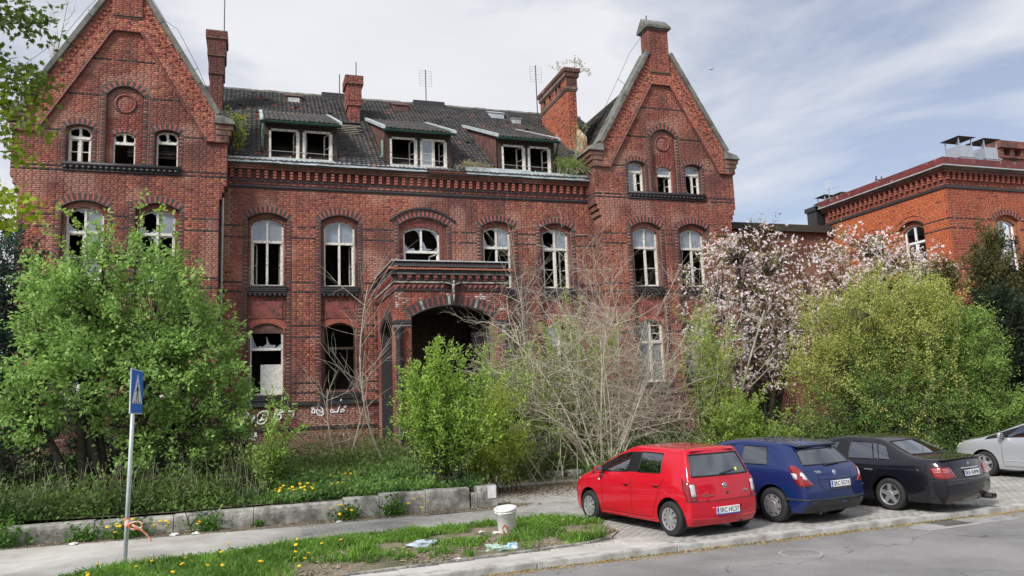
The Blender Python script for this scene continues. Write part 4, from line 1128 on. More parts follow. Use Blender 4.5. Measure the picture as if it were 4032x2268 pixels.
# wing roofs
for xc in (XL, XR):
    b = M(); rz_ = 18.35; ez = 12.7; hw = 3.65
    for s in (-1, 1): b.hexa([(xc, YT + .5, rz_ - .12), (xc + s * hw, YT + .5, ez - .12), (xc + s * hw, 46, ez - .12), (xc, 46, rz_ - .12), (xc, YT + .5, rz_), (xc + s * hw, YT + .5, ez), (xc + s * hw, 46, ez), (xc, 46, rz_)])
    b.poly([(xc - hw, 46, ez), (xc + hw, 46, ez), (xc, 46, rz_)])
    hob(b, MT['bark_dark'], 'wing_roof')
    sl = math.hypot(hw, rz_ - ez); vu = np.array([hw, 0, rz_ - ez]) / sl
    if xc > 0: tiles((xc - hw, 46.0, ez + .02), (0, -1, 0), tuple(vu), 64, int(sl / TH_) + 1, lambda x, y, z: (y < YT + .45), 'wing_roof_tiling')
    else: tiles((xc + hw, YT + .6, ez + .02), (0, 1, 0), (-vu[0], 0, vu[2]), 64, int(sl / TH_) + 1, lambda x, y, z: (y < YT + .45), 'wing_roof_tiling')
    b = M(); y = YT + .7
    while y < 45.8: b.lathe([(.13, 0), (.14, .34)], 10, 'y', (xc, y, rz_ + .0)); y += .33
    tag(hob(b, MT['bark_dark'], 'wing_ridge_tiles'), kind='stuff')
# rendered stub wall between the big chimney and the right wing
b = M(); b.hexa([(15.75, 34.9, 13.6), (15.98, 34.9, 13.6), (16.08, 36.8, 14.8), (15.8, 36.8, 14.8), (15.75, 35.0, 15.3), (15.98, 35.0, 15.5), (16.08, 36.7, 16.9), (15.8, 36.7, 16.6)])
hob(b, mat('flaking_render', (.36, .34, .31), .9, var=.2, dirt=(.33, .13, .06), dscale=3.5, dlo=.45, dhi=.55), 'rendered_stub')
# ------------------------------------------------------------------ dormers
def dormer(i, x0, x1, y0, cells):
    bx = lambda *a, m='brown_wood', n='dormer_post': hbox(*a, MT[m], n)
    zb = 12.78; zt = DZ0 - .05; yb = 38.9
    root = M()
    # front framing round two openings
    mid = (x0 + x1) / 2; ww = (x1 - x0 - .52) / 2
    w0 = (x0 + .2, x0 + .2 + ww); w1 = (x1 - .2 - ww, x1 - .2)
    hz = 14.12
    for a, c in ((x0, w0[0]), (w0[1], w1[0]), (w1[1], x1)): root.box(a, c, y0, y0 + .14, zb, hz)
    root.box(x0, x1, y0, y0 + .14, hz, zt); root.box(x0, x1, y0 - .02, y0 + .14, zb - .1, zb)
    d = hob(root, MT['brown_wood'], 'dormer')
    def sub(b, m, n, sm=False): o = b.build(n, MT[m], d, sm); return o
    lo = HOUSE.location
    def off(b): return b
    # cheeks
    for x, s in ((x0, -1), (x1, 1)):
        b = M(); p = [(y0 + .002, zb - .1), (y0 + .002, zt), (yb, dz(yb) - .06), (yb, zr(yb) - .1)]
        p = [(y0 + .002, zr(y0) - .05), (y0 + .002, zt), (yb, dz(yb) - .05)]
        b.prism(p, lambda a, z: (x, a, z), lambda a, z: (x - s * .05, a, z)); sub(off(b), 'rust_sheet', 'cheek')
        b = M(); e = x + s * .10
        b.hexa([(e - .07, y0 - .42, dz(y0 - .42) - .02), (e + .07, y0 - .42, dz(y0 - .42) - .02), (e + .07, yb - .1, dz(yb - .1) - .02), (e - .07, yb - .1, dz(yb - .1) - .02)] + [(e - .07, y0 - .42, dz(y0 - .42) + .13), (e + .07, y0 - .42, dz(y0 - .42) + .13), (e + .07, yb - .1, dz(yb - .1) + .11), (e - .07, yb - .1, dz(yb - .1) + .11)])
        sub(off(b), 'zinc', 'verge_flashing')
    # roof deck and tiles
    b = M(); b.hexa([(x0 - .1, y0 - .38, dz(y0 - .38) - .09), (x1 + .1, y0 - .38, dz(y0 - .38) - .09), (x1 + .1, yb, dz(yb) - .09), (x0 - .1, yb, dz(yb) - .09), (x0 - .1, y0 - .38, dz(y0 - .38)), (x1 + .1, y0 - .38, dz(y0 - .38)), (x1 + .1, yb, dz(yb)), (x0 - .1, yb, dz(yb))])
    sub(off(b), 'bark_dark', 'dormer_roof')
    cd = 1 / math.hypot(1, DT)
    tiles((x0 - .04, y0 - .42, dz(y0 - .42) + .01), (1, 0, 0), (0, cd, DT * cd), int((x1 - x0 + .08) / TW_), 24, lambda x, y, z: (y > yb), 'dormer_tiling')
    b = M(); g = y0 - .50; zg_ = dz(y0 - .45) - .05
    n = 10
    pr = [(.075 * math.sin(t), -.075 * math.cos(t)) for t in np.linspace(-PI / 2, PI / 2, 8)]
    for k in range(7):
        q, r = pr[k], pr[k + 1]
        b.poly([(x0 - .12, g + q[0], zg_ + q[1]), (x1 + .12, g + q[0], zg_ + q[1]), (x1 + .12, g + r[0], zg_ + r[1]), (x0 - .12, g + r[0], zg_ + r[1])])
    for x in (x0 - .12, x1 + .12): b.poly([(x, g + q[0], zg_ + q[1]) for q in pr])
    b.box(x0 - .12, x1 + .12, g + .075, g + .10, zg_ - .06, zg_ + .03)
    sub(off(b), 'green_gutter', 'dormer_gutter')
    if i == 0: b = M(); b.tube([(x0 - .02, y0 - .42, zg_ - .06), (x0 - .06, y0 - .1, zg_ - .35), (x0 - .06, y0 - .08, 13.25)], .05, 8); sub(off(b), 'green_faded', 'dormer_downpipe', True)
    if i == 1: b = M(); b.tube([(x0 - .10, y0 + .1, 13.95), (x0 - .12, y0 + .02, 13.25), (x0 - .2, y0 - .1, 13.1)], .055, 8); sub(off(b), 'green_faded', 'dormer_downpipe', True)
    if i == 2: b = M(); b.tube([(x1 + .05, y0 - .42, zg_ - .06), (x1 + .1, y0 - .05, zg_ - .4), (x1 + .1, y0 + .2, 13.7)], .05, 8); sub(off(b), 'green_gutter', 'dormer_downpipe', True)
    # lead apron and a wire rail under the windows
    b = M(); b.box(x0 + .05, x1 - .05, y0 - .16, y0 + .02, zb - .05, zb - .02); sub(off(b), 'zinc', 'apron')
    b = M(); b.tube([(x0 + .15, y0 - .05, zb + .36), (x1 - .15, y0 - .05, zb + .32)], .008, 4); b.tube([(x0 + .2, y0 - .22, zb + .02), (x1 - .3, y0 - .22, zb - .0)], .012, 4)
    for k in (.35, .62): b.tube([(x0 + (x1 - x0) * k, y0 - .22, zb - .2), (x0 + (x1 - x0) * k, y0 - .22, zb + .1)], .014, 4)
    sub(off(b), 'white_iron', 'snow_rail')
    for (a, c), ce in zip((w0, w1), cells):
        window((a + c) / 2, (c - a) / 2 - .005, zb + .02, hz - .01, 0.0, y0 - .03, 'oo' + ce, None, fr=.085, mull='x' if ce != 'So' and ce != 'Si' else 'bottom', sdepth=.04)
for i, ((x0, x1, y0), c) in enumerate(zip(DORM, (('oi', 'ii'), ('oi', 'Si'), ('oi', 'ii')))): dormer(i, x0, x1, y0, c)
# roof hatches
def hatch(x, y, w, l, m, gm):
    z = zr(y); b = M(); a = math.atan(TANR)
    hz_ = .34
    y1 = y + l
    b.hexa([(x - w / 2, y, z - .05), (x + w / 2, y, z - .05), (x + w / 2, y1, zr(y1) - .05), (x - w / 2, y1, zr(y1) - .05), (x - w / 2, y, z + hz_), (x + w / 2, y, z + hz_), (x + w / 2, y1, zr(y1) + .12), (x - w / 2, y1, zr(y1) + .12)])
    o = hob(b, MT[m], 'roof_hatch'); lo = Vector((0, 0, 0))
    c = M(); c.hexa([(x - w / 2 - .05 - lo.x, y - .06 - lo.y, z + hz_ + .002), (x + w / 2 + .05 - lo.x, y - .06 - lo.y, z + hz_ + .002), (x + w / 2 + .05 - lo.x, y1 - lo.y, zr(y1) + .125), (x - w / 2 - .05 - lo.x, y1 - lo.y, zr(y1) + .125), (x - w / 2 - .05 - lo.x, y - .06 - lo.y, z + hz_ + .03), (x + w / 2 + .05 - lo.x, y - .06 - lo.y, z + hz_ + .03), (x + w / 2 + .05 - lo.x, y1 - lo.y, zr(y1) + .16), (x - w / 2 - .05 - lo.x, y1 - lo.y, zr(y1) + .16)])
    c.build('hatch_lid', MT[m], o)
    c = M(); c.box(x - w * .36 - lo.x, x + w * .36 - lo.x, y - .012 - lo.y, y - .003 - lo.y, z + .04, z + hz_ - .05); c.build('hatch_pane', MT[gm], o)
hatch(1.9, 40.2, .8, .9, 'rust_sheet', 'zinc'); hatch(7.5, 40.2, .8, .9, 'rust_sheet', 'rust_sheet'); hatch(12.95, 40.2, .75, .8, 'zinc', 'steel'); hatch(13.85, 39.5, .45, .4, 'zinc', 'steel')
for x0, x1 in ((3.4, 4.8), (8.4, 10.2)): hbox(x0, x1, 41.3, 41.9, 18.9, 19.34, MT['soot'], 'ridge_vent', .03)
# ------------------------------------------------------------------ chimneys
def brick_faces(x0, x1, y0, y1, z0, z1, faces='FLR', **kw):
    if 'F' in faces: lay(BB, lambda z: [(0, x1 - x0)], z0, z1, (x0, y0, 0), (1, 0, 0), (0, -1, 0), **kw)
    if 'L' in faces: lay(BB, lambda z: [(0, y1 - y0)], z0, z1, (x0, y0, 0), (0, 1, 0), (-1, 0, 0), **kw)
    if 'R' in faces: lay(BB, lambda z: [(0, y1 - y0)], z0, z1, (x1, y0, 0), (0, 1, 0), (1, 0, 0), **kw)
def chimney(segs, kw):
    b = M()
    for (x0, x1, y0, y1, z0, z1) in segs:
        b.box(x0, x1, y0, y1, z0, z1); brick_faces(x0, x1, y0, y1, z0, z1, **kw)
    return hob(b, MT['mortar'], 'chimney')
c1 = chimney([(-2.05, -1.47, 37.9, 38.9, 15.9, 18.35), (-2.11, -1.41, 37.84, 38.96, 18.35, 19.25), (-2.17, -1.35, 37.78, 39.02, 19.25, 20.1), (-2.25, -1.28, 37.7, 39.1, 20.1, 20.5)], dict(base=(.15, .06, .05), soot=1.2))
c2 = chimney([(4.45, 5.0, 37.95, 38.9, 16.2, 17.35), (4.38, 5.06, 37.88, 38.97, 17.35, 17.6), (4.36, 5.07, 37.86, 39.0, 17.6, 18.45), (4.27, 5.16, 37.78, 39.08, 18.45, 18.9)], dict(base=(.30, .10, .075), soot=1.0))
hbox(4.43, 5.02, 37.93, 38.5, 16.2, 16.55, MT['zinc'], 'chimney_flashing')
bigkw = dict(base=(.40, .115, .062), soot=.35)
def bigface(): pass
bb = M()
CX, CY0, CY1 = 15.45, 36.0, 39.75
bb.box(CX, CX + .52, CY0, CY1, 14.2, 18.36)
brick_faces(CX, CX + .52, CY0, CY1, 14.6, 18.30, **bigkw)
for i, (z0, z1) in enumerate(((18.36, 18.44), (18.44, 18.56))): bb.box(CX - .05 - .03 * i, CX + .57 + .03 * i, CY0 - .05 - .03 * i, CY1 + .08, z0, z1)
holes = [(CY0 + .72, CY0 + 1.06), (CY0 + 1.22, CY0 + 1.56), (CY0 + 2.2, CY0 + 2.52), (CY0 + 3.02, CY0 + 3.32)]
y = CY0 - .04
for h0, h1 in holes + [(CY1 + .06, None)]:
    bb.box(CX - .04, CX + .58, y, h0, 18.56, 19.12); lay(BB, lambda z: [(0, h0 - y)], 18.56, 19.1, (CX - .04, y, 0), (0, 1, 0), (-1, 0, 0), **bigkw)
    y = h1
lay(BB, lambda z: [(0, .62)], 18.56, 19.12, (CX - .04, CY0 - .04, 0), TX, NT, base=(.09, .045, .042))
bb.box(CX - .12, CX + .68, CY0 - .12, CY1 + .12, 19.12, 19.36); bb.box(CX - .18, CX + .74, CY0 - .18, CY1 + .18, 19.36, 19.58)
lay(BB, lambda z: [(0, .8)], 19.12, 19.36, (CX - .12, CY0 - .12, 0), TX, NT, base=(.10, .05, .045)); lay(BB, lambda z: [(0, .92)], 19.36, 19.58, (CX - .18, CY0 - .18, 0), TX, NT, base=(.10, .05, .045))
lay(BB, lambda z: [(0, 4.1)], 19.36, 19.58, (CX - .18, CY0 - .18, 0), (0, 1, 0), (-1, 0, 0), base=(.10, .05, .045))
bc = hob(bb, MT['mortar'], 'chimney')
b = M(); y = CY0
while y < CY1: b.box(CX - .10, CX - .041, y, y + .08, 18.98, 19.119); y += .2
tag(b.build('corbel_bricks', MT['soot'], bc), kind='stuff')
hbox(CX - .02, CX + .55, CY0 - .03, CY0 + .2, 14.2, 15.15, MT['zinc'], 'chimney_flashing')
# patches of old render on the big chimney
b = M()
for (y, z, w, h) in ((37.0, 15.7, .35, .25), (36.7, 15.35, .3, .3), (37.6, 16.35, .16, .5), (37.2, 15.95, .15, .4), (38.3, 16.75, .3, .14), (36.35, 15.15, .25, .35)):
    b.poly([(CX - .016, y + w * a, z + h * c) for a, c in ((-.5, -.3), (-.1, -.5), (.4, -.35), (.5, .1), (.2, .5), (-.3, .35))])
tag(hob(b, MT['stone_pale'], 'old_render'), kind='stuff')
# ------------------------------------------------------------------ carriage porch
PY = 28.5
px0, px1 = 4.97, 9.25
po = Op(7.1, 1.55, .5, 5.66, .42)
b = M(); layer(b, px0, px1, .5, lambda a: 7.48, [po], front(PY), 0, .45); porch = hob(b, MT['mortar'], 'porch')
so = Op(2.25, 1.35, .5, 5.4, .40)
b = M(); layer(b, .45, 4.385, .5, lambda a: 7.48, [so], lambda a, z, d: (px0 + d, PY + a, z), .001, .45); hob(b, MT['soot'], 'porch_side')
b = M(); layer(b, .45, 4.385, .5, lambda a: 7.48, [so], lambda a, z, d: (px1 - d, PY + a, z), .001, .45); hob(b, MT['soot'], 'porch_side')
hbox(px0 + .46, px1 - .46, PY + .46, YC - .02, 6.2, 6.9, MT['soot'], 'porch_ceiling')
for fy in (PY + 4.38,):
    pass
rv = ring_void(po, .36); rs_ = ring_void(so, .28)
def pcol(a, z, r, **k):
    c = old_red(a, z, r, base=(.33, .085, .065), soot=1.1)
    w = np.clip((vnoise(a + 3, z + 5, .45) - .60) * 5, 0, .8)[:, None] * (z > 5.9)[:, None] * (rng.random((len(a), 1)) < .6)
    return c * (1 - w) + np.array([.5, .47, .45]) * w
def sp(z):
    iv = [(px0, px1)]; h = po.half(z)
    return cut(iv, po.c - h, po.c + h) if h else iv
lay(BB, sp, .6, 6.62, (0, PY, 0), TX, NT, colour=pcol, voids=rv)
def sps(z):
    iv = [(0, 4.37)]; h = so.half(z)
    return cut(iv, so.c - h, so.c + h) if h else iv
lay(BB, sps, .6, 6.62, (px0, PY, 0), (0, 1, 0), (-1, 0, 0), colour=lambda a, z, r: old_red(a, z, r, base=(.28, .08, .06), soot=1.2), voids=rs_)
V0 = len(VOUSS); arch_ring(po, PY, 0, thick=.34, size=.10, proud=.03)
for i, (P8, dark) in enumerate(VOUSS[V0:]):
    b = M(); b.hexa(P8); hob(b, vm[1] if i % 2 == 0 else MT['terracotta'] if i % 5 else MT['stone_pale'], 'porch_arch_brick')
arch_mould(po, PY, 0, .04, -.01)
# bands round the porch: (z0, z1, projection, material, name)
for z0, z1, pr_, m, nme in ((5.36, 5.50, .09, 'soot', 'impost'), (5.28, 5.36, .05, 'stone_pale', 'impost_mould'),):
    for x0, x1 in ((px0, 5.54), (8.66, px1)):
        b = M(); b.box(x0 - (pr_ if x0 == px0 else -.01), x1 + (pr_ if x1 == px1 else -.0), PY - pr_, PY + .3, z0, z1); bevel(hob(b, MT[m], nme), .015)
for z0, z1, pr_, m, nme in ((6.60, 6.66, .05, 'soot', 'frieze_mould'), (6.665, 6.885, .02, 'terracotta', 'frieze'), (6.89, 6.96, .09, 'stone_pale', 'string_course'), (6.962, 7.20, .04, 'brick_s', 'dentil_course'), (7.202, 7.27, .17, 'stone_pale', 'cornice_stone'), (7.272, 7.36, .20, 'brick_s', 'cornice_course'), (7.70, 7.745, .15, 'zinc', 'porch_roof_edge')):
    mm = MT['soot'] if m == 'brick_s' else MT[m]
    b = M(); b.box(px0 - pr_, px1 + pr_, PY - pr_, YC - .01, z0, z1); bevel(hob(b, mm, nme), .012)
b = M(); b.box(px0 + .06, px1 - .06, PY + .06, YC - .01, 7.36, 7.70); hob(b, MT['soot'], 'parapet')
def run(n, a0, a1, f, m, nme):
    for i in range(n): f(a0 + (a1 - a0) * (i + .5) / n, (a1 - a0) / n)
fz = M(); fz.poly([(-.09, 0, -.09), (.09, 0, -.09), (0, -.06, 0)]); fz.poly([(.09, 0, -.09), (.09, 0, .09), (0, -.06, 0)]); fz.poly([(.09, 0, .09), (-.09, 0, .09), (0, -.06, 0)]); fz.poly([(-.09, 0, .09), (-.09, 0, -.09), (0, -.06, 0)])
fzm = fz.mesh('frieze_stud', MT['terracotta'])
run(20, px0, px1, lambda a, w: link('frieze_stud', fzm, HOUSE, (a - 7, PY - .022 - 36, 6.775)), 0, '')
run(20, 0, 4.3, lambda a, w: link('frieze_stud', fzm, HOUSE, (px0 - .022 - 7, PY + a - 36, 6.775), (0, 0, -PI / 2)), 0, '')
pdm = M(); pdm.box(-.075, .075, -.13, 0, 7.07, 7.19); pdm.box(-.06, .06, -.09, 0, 7.0, 7.07); pdme = pdm.mesh('porch_dentil', MT['terracotta'])
run(13, px0, px1, lambda a, w: link('porch_dentil', pdme, HOUSE, (a - 7, PY - .041 - 36, 0)), 0, '')
run(13, 0, 4.3, lambda a, w: link('porch_dentil', pdme, HOUSE, (px0 - .041 - 7, PY + a - 36, 0), (0, 0, -PI / 2)), 0, '')
# orange tile course and leaning soldier bricks of the parapet
otm = M(); otm.hexa([(-.075, -.30, 7.365), (.075, -.30, 7.365), (.075, .08, 7.48), (-.075, .08, 7.48), (-.075, -.30, 7.40), (.075, -.30, 7.40), (.075, .08, 7.53), (-.075, .08, 7.53)]); otme = otm.mesh('coping_tile', MT['orange_tile'])
run(29, px0 - .25, px1 + .25, lambda a, w: link('coping_tile', otme, HOUSE, (a - 7, PY - 36, random.uniform(-.006, .006))), 0, '')
run(29, -.2, 4.35, lambda a, w: link('coping_tile', otme, HOUSE, (px0 - 7, PY + a - 36, random.uniform(-.006, .006)), (0, 0, -PI / 2)), 0, '')
sbm = M(); sbm.hexa([(-.036, -.16, 7.50), (.036, -.16, 7.50), (.036, .1, 7.50), (-.036, .1, 7.50), (-.036, -.05, 7.70), (.036, -.05, 7.70), (.036, .1, 7.70), (-.036, .1, 7.70)]); sbme = sbm.mesh('parapet_brick', vm[1])
run(48, px0 - .02, px1 + .02, lambda a, w: link('parapet_brick', sbme, HOUSE, (a - 7, PY - 36, 0)), 0, '')
run(44, 0, 4.3, lambda a, w: link('parapet_brick', sbme, HOUSE, (px0 - 7, PY + a - 36, 0), (0, 0, -PI / 2)), 0, '')
b = M(); b.box(px0 - .02, px1 + .02, PY - .02, YC - .02, 7.49, 7.695); hob(b, MT['stone_pale'], 'parapet_mortar')
# pilasters with capitals at the porch corners
for x in (px0 + .10, px1 - .10):
    b = M(); b.lathe([(.15, .9), (.15, 1.1), (.12, 1.15), (.115, 4.75), (.13, 4.8), (.13, 4.86), (.12, 4.9), (.17, 5.1), (.19, 5.2), (.19, 5.27)], 12, 'z', (x, PY - .05, 0), True); hob(b, MT['soot'], 'pilaster', True)
# steps of the porch
for i in range(5): hbox(px0 - .4, px1 + .4, PY - .3 - .32 * i, PY - .3 - .32 * (i - 1) if i else PY + .5, .35, .96 - i * .16, MT['stone_pale'], 'porch_step', .02)
# the crucifix over the porch arch
cr = M(); cr.box(-.06, .06, -.02, .06, -.55, .52); cr.box(-.36, .36, -.025, .055, .22, .32)
co = cr.build('crucifix', MT['bark_dark'], HOUSE); co.location = (7.13 - 7, PY - .15 - 36, 6.62)
fg = M(); fg.tube([(0, -.07, -.46), (0.005, -.075, -.25), (0, -.09, -.06), (0, -.08, .1), (0, -.075, .2), (0, -.08, .235)], [.028, .034, .045, .055, .062, .03], 8)
for s in (-1, 1): fg.tube([(s * .04, -.075, .2), (s * .18, -.06, .24), (s * .33, -.05, .29)], [.026, .022, .016], 6)
fg.lathe([(0, -.06), (.04, -.04), (.05, 0), (.04, .04), (0, .06)], 8, 'z', (0.015, -.09, .30)); fg.lathe([(.05, -.12), (.06, -.04), (.05, 0)], 8, 'z', (0, -.085, -.02), True)
fg.build('figure', MT['stone_pale'], co, True)
# ------------------------------------------------------------------ downpipes, graffiti, plinth gratings, wires, masts
b = M(); b.tube([(-1.16, YC - .36, 12.5), (-1.18, YC - .2, 11.6), (-1.2, YC - .12, 11.2), (-1.22, YC - .12, 1.3)], .055, 10)
for z in (3, 5.2, 7.4, 9.6): b.lathe([(.066, z), (.066, z + .04)], 10, 'z', (-1.22, YC - .12, 0), True)
hob(b, MT['zinc'], 'downpipe', True)
def graf(cv, y, name, r=.034):
    for c in cv:
        b = M(); b.tube([(p[0], y, p[1]) for p in c], r, 5); o = hob(b, MT['graffiti'], name); o.scale = (1, 1, 1)
def blob(pts, n=6):
    """smooth closed/open stroke through points"""
    P = np.array(pts, float); out_ = []
    for i in range(len(P) - 1):
        p0, p1, p2, p3 = P[max(i - 1, 0)], P[i], P[i + 1], P[min(i + 2, len(P) - 1)]
        for t in np.linspace(0, 1, n, endpoint=False):
            out_.append(tuple(.5 * ((2 * p1) + (-p0 + p2) * t + (2 * p0 - 5 * p1 + 4 * p2 - p3) * t * t + (-p0 + 3 * p1 - 3 * p2 + p3) * t ** 3)))
    return out_ + [tuple(P[-1])]
gz = lambda x, y: (-1.08 + x * .001625 * 1.0, 2.72 - y * .00163 * 1.0 + .10 + (x - 200) * .00006)
def gpx(pts): return blob([(( -1.36 + p[0] * .00283), 3.02 - p[1] * .00283 + p[0] * .00012) for p in pts])
graf([gpx(c) for c in (
    [(185, 255), (225, 245), (240, 290), (205, 330), (235, 400), (255, 320), (250, 260), (290, 250), (300, 300), (265, 380), (275, 445), (320, 430), (340, 360), (310, 330)],
    [(330, 250), (420, 255), (425, 285), (345, 290)], [(340, 300), (430, 330), (470, 300), (510, 310), (500, 345), (480, 340), (475, 395), (420, 405), (345, 380)],
    [(640, 245), (580, 270), (545, 330), (555, 400), (600, 420), (650, 400), (680, 330), (690, 260), (640, 245)], [(570, 375), (640, 360)], [(625, 290), (600, 365)],
    [(800, 225), (790, 290), (770, 350)], [(800, 240), (900, 260), (890, 280), (800, 290)], [(790, 330), (850, 310), (870, 350), (820, 390), (800, 350)], [(935, 290), (980, 275), (1030, 300), (1030, 345), (990, 350)])], YC - .066, 'graffiti')
graf([gpx(c) for c in (
    [(1360, 230), (1385, 190), (1400, 240), (1440, 290), (1430, 330), (1380, 300), (1355, 290), (1360, 340), (1400, 375), (1440, 360), (1450, 330)], [(1440, 240), (1470, 195), (1500, 240), (1530, 195), (1560, 205), (1680, 205), (1695, 170), (1660, 300), (1640, 340), (1600, 335), (1560, 300), (1555, 340), (1650, 345)],
    [(1290, 245), (1310, 240), (1315, 260), (1295, 268), (1285, 255), (1290, 245)], [(1290, 285), (1325, 285), (1325, 325), (1290, 325), (1290, 285)], [(1740, 260), (1765, 262), (1755, 282), (1738, 278), (1740, 260)], [(1690, 320), (1730, 310), (1735, 340), (1695, 345), (1690, 320)])], YC - .066, 'graffiti', .030)
graf([gpx(c) for c in ([(345, 495), (510, 490)], [(350, 515), (500, 515)], [(370, 540), (390, 600), (420, 560), (400, 620)], [(440, 540), (430, 600), (480, 590), (475, 540)], [(500, 540), (540, 540), (510, 580), (550, 575)], [(370, 650), (450, 605), (540, 640)])], YC - .116, 'graffiti', .027)
for x0, x1, z0, z1 in ((2.55, 3.55, .75, 1.32), (-.35, .3, .72, 1.16)):
    hbox(x0, x1, YC - .125, YC - .11, z0, z1, MT['trim'], 'cellar_opening')
b = M()
for x in (2.78, 3.06, 3.5, 3.72): b.tube([(x, YC - .2, .8), (x, YC - .2, 1.42)], .016, 5)
b.tube([(2.6, YC - .2, 1.12), (3.9, YC - .2, 1.14)], .016, 5); tag(hob(b, MT['white_iron'], 'cellar_grating'), kind='stuff')
def wire(pts, name, r=.009):
    b = M(); b.tube(pts, r, 4); o = hob(b, MT['iron'], name); return o
wire([(17.95, YT, 19.9), (17.2, YT + .1, 18.9), (16.45, YT + .1, 17.45), (15.3, YT + .2, 15.2)], 'lightning_conductor')
wire([(-4.2, YT, 19.3), (-3.4, YT, 17.9), (-2.95, YT, 17.6), (-2.2, YT, 16.1), (-1.7, YT, 14.9)], 'lightning_conductor')
wire([(-5.3, YT, 19.3), (-6.2, YT, 18.1), (-7.0, YT, 16.8), (-8.2, YT, 15.6)], 'lightning_conductor')
for x, z in ((16.45, 17.45), (-3.4, 17.9), (-2.2, 16.1), (-6.2, 18.1)): wire([(x, YT + .1, z), (x + (.35 if x > 0 or x < -5 else -.3), YT + .1, z - .25)], 'conductor_bracket', .012)
def mast(x, y, z0, z1, yagi=True, parent=HOUSE):
    b = M(); b.tube([(x, y, z0), (x, y, z1)], .028, 6)
    o = hob(b, MT['iron'], 'aerial_mast'); lo = Vector((0, 0, 0))
    if yagi:
        c = M(); q = lambda a, d, z: (x + a - lo.x, y + d - lo.y, z)
        for sx in (-.34, .34): c.tube([q(sx, 0, z1 - .05), q(sx, 0, z1 - 1.0)], .006, 4)
        for k in range(7): c.tube([q(-.34, 0, z1 - .08 - k * .15), q(.34, 0, z1 - .08 - k * .15)], .005, 4)
        c.build('aerial_grid', MT['iron'], o)
mast(9.15, 41.4, 18.9, 21.2); mast(14.9, 39.0, 17.2, 21.0); mast(4.35, 41.3, 18.9, 20.4, False); mast(5.25, 41.3, 18.9, 21.2, False); mast(-1.45, 38.2, 20.3, 22.6, False); mast(15.2, 34.6, 14.8, 15.9, False); mast(18.3, YT + .3, 20.6, 21.0, False)
BB.build('brickwork', HOUSE)
# ------------------------------------------------------------------ low link building and the restored neighbour
LINK = empty('link_building', (27, 37, 0), 0, 'low flat roofed brown brick link building between derelict house and restored house', 'building')
LB = Bricks()
def inb(H): 
    def f(b, m, n, sm=False): o = b.build(n, m, H, sm); o.location = [-c for c in H.location]; return o
    return f
lb = inb(LINK)
b = M(); lo_ = [Op(29.3, .28, 9.3, 9.9, 0), Op(26.6, .28, 9.3, 9.9, 0), Op(24.3, .5, 4.0, 6.0, .2), Op(27.0, .5, 4.0, 6.0, .2)]
layer(b, 22.0, 30.7, .5, lambda a: 11.0, lo_, front(35), 0, .35); lb(b, MT['mortar'], 'wall')
def sl_(z):
    iv = [(22.0, 30.7)]
    for o in lo_:
        h = o.half(z)
        if h: iv = cut(iv, o.c - h, o.c + h)
    return iv
lay(LB, sl_, 1.0, 11.0, (0, 35, 0), TX, NT, base=(.17, .085, .06), soot=.8)
LB.build('brickwork', LINK)
b = M(); b.box(21.9, 30.8, 34.75, 44, 11.0, 11.3); b.box(21.9, 30.8, 34.7, 34.76, 10.95, 11.34); lb(b, MT['bark_dark'], 'roof')
b = M(); b.box(22, 30.7, 35.9, 36.0, .5, 11); lb(b, MT['plaster_dark'], 'rear_room_wall')
for o in lo_: window(o.c, o.h - .01, o.zb, o.zs, o.r, 35.12, 'ggSS', o.zs - .3, m='white_clean', house=LINK)
NEW = empty('restored_brick_house', (36, 33, 0), 0, 'restored orange red brick house with white windows and red metal roof edge', 'building')
NB = Bricks(); nb = inb(NEW)
NX, NY = 30.55, 27.3
sunlit_brick = dict(base=(.48, .130, .058), soot=.08, odd=.2)  # side face: sunlight put into a brighter brick tone; also more even
shaded_brick = dict(base=(.40, .115, .068), soot=.3, odd=.5)  # front face: same brick darkened for shade, with more soot and mottling
fo = [Op(34.13, .74, 7.3, 10.05, .26), Op(38.0, .74, 7.3, 10.05, .26), Op(34.13, .74, 2.9, 5.6, .26)]
fi = [Op(o.c, .62, o.zb, o.zs - .18, .22) for o in fo]
so1 = [Op(-29.52, .74, 7.3, 10.1, .28), Op(-32.0, .62, 7.3, 10.0, .26), Op(-29.52, .74, 2.9, 5.6, .28)]
si = [Op(o.c, o.h - .12, o.zb, o.zs - .16, .22) for o in so1]
PN = lambda a, z, d: (NX + d, -a, z)
for ops, ins, P, a0, a1, org, t, n, kw in ((fo, fi, front(NY), NX, 44, (0, NY, 0), TX, NT, shaded_brick), (so1, si, PN, -35.4, -NY - .002, (NX, 0, 0), (0, -1, 0), (-1, 0, 0), sunlit_brick)):
    for o_, d0, d1 in ((ops, 0, .13), (ins, .131, .42)):
        b = M(); layer(b, a0 + (.132 if d0 and a0 > 0 else 0), a1 - (.132 if d0 and a0 < 0 else 0), .5, lambda a: 12.4, o_, P, d0, d1); nb(b, MT['mortar_new'], 'wall')
    def sN(z):
        iv = [(a0, a1)]
        for o in ops:
            h = o.half(z)
            if h: iv = cut(iv, o.c - h, o.c + h)
        return iv
    vo = [ring_void(o, .26) for o in ops]
    lay(NB, sN, 1.0, 11.48, org, t, n, bands=(10.05, 9.58, 7.6), voids=(lambda a, z: np.any([f(a, z) for f in vo], 0)) if t[0] else None, **kw)
    lay(NB, lambda z: [(a0, a1)], 11.62, 12.2, org, t, n, base=(.25, .075, .055), soot=.8)
V1 = len(VOUSS)
for o in fo: arch_ring(o, NY)
nv_ = [M(), M()]
for i, (P8, dark) in enumerate(VOUSS[V1:]): 
    b = M(); b.hexa(P8); nb(b, vm[1] if dark else vm[0], 'arch_brick')
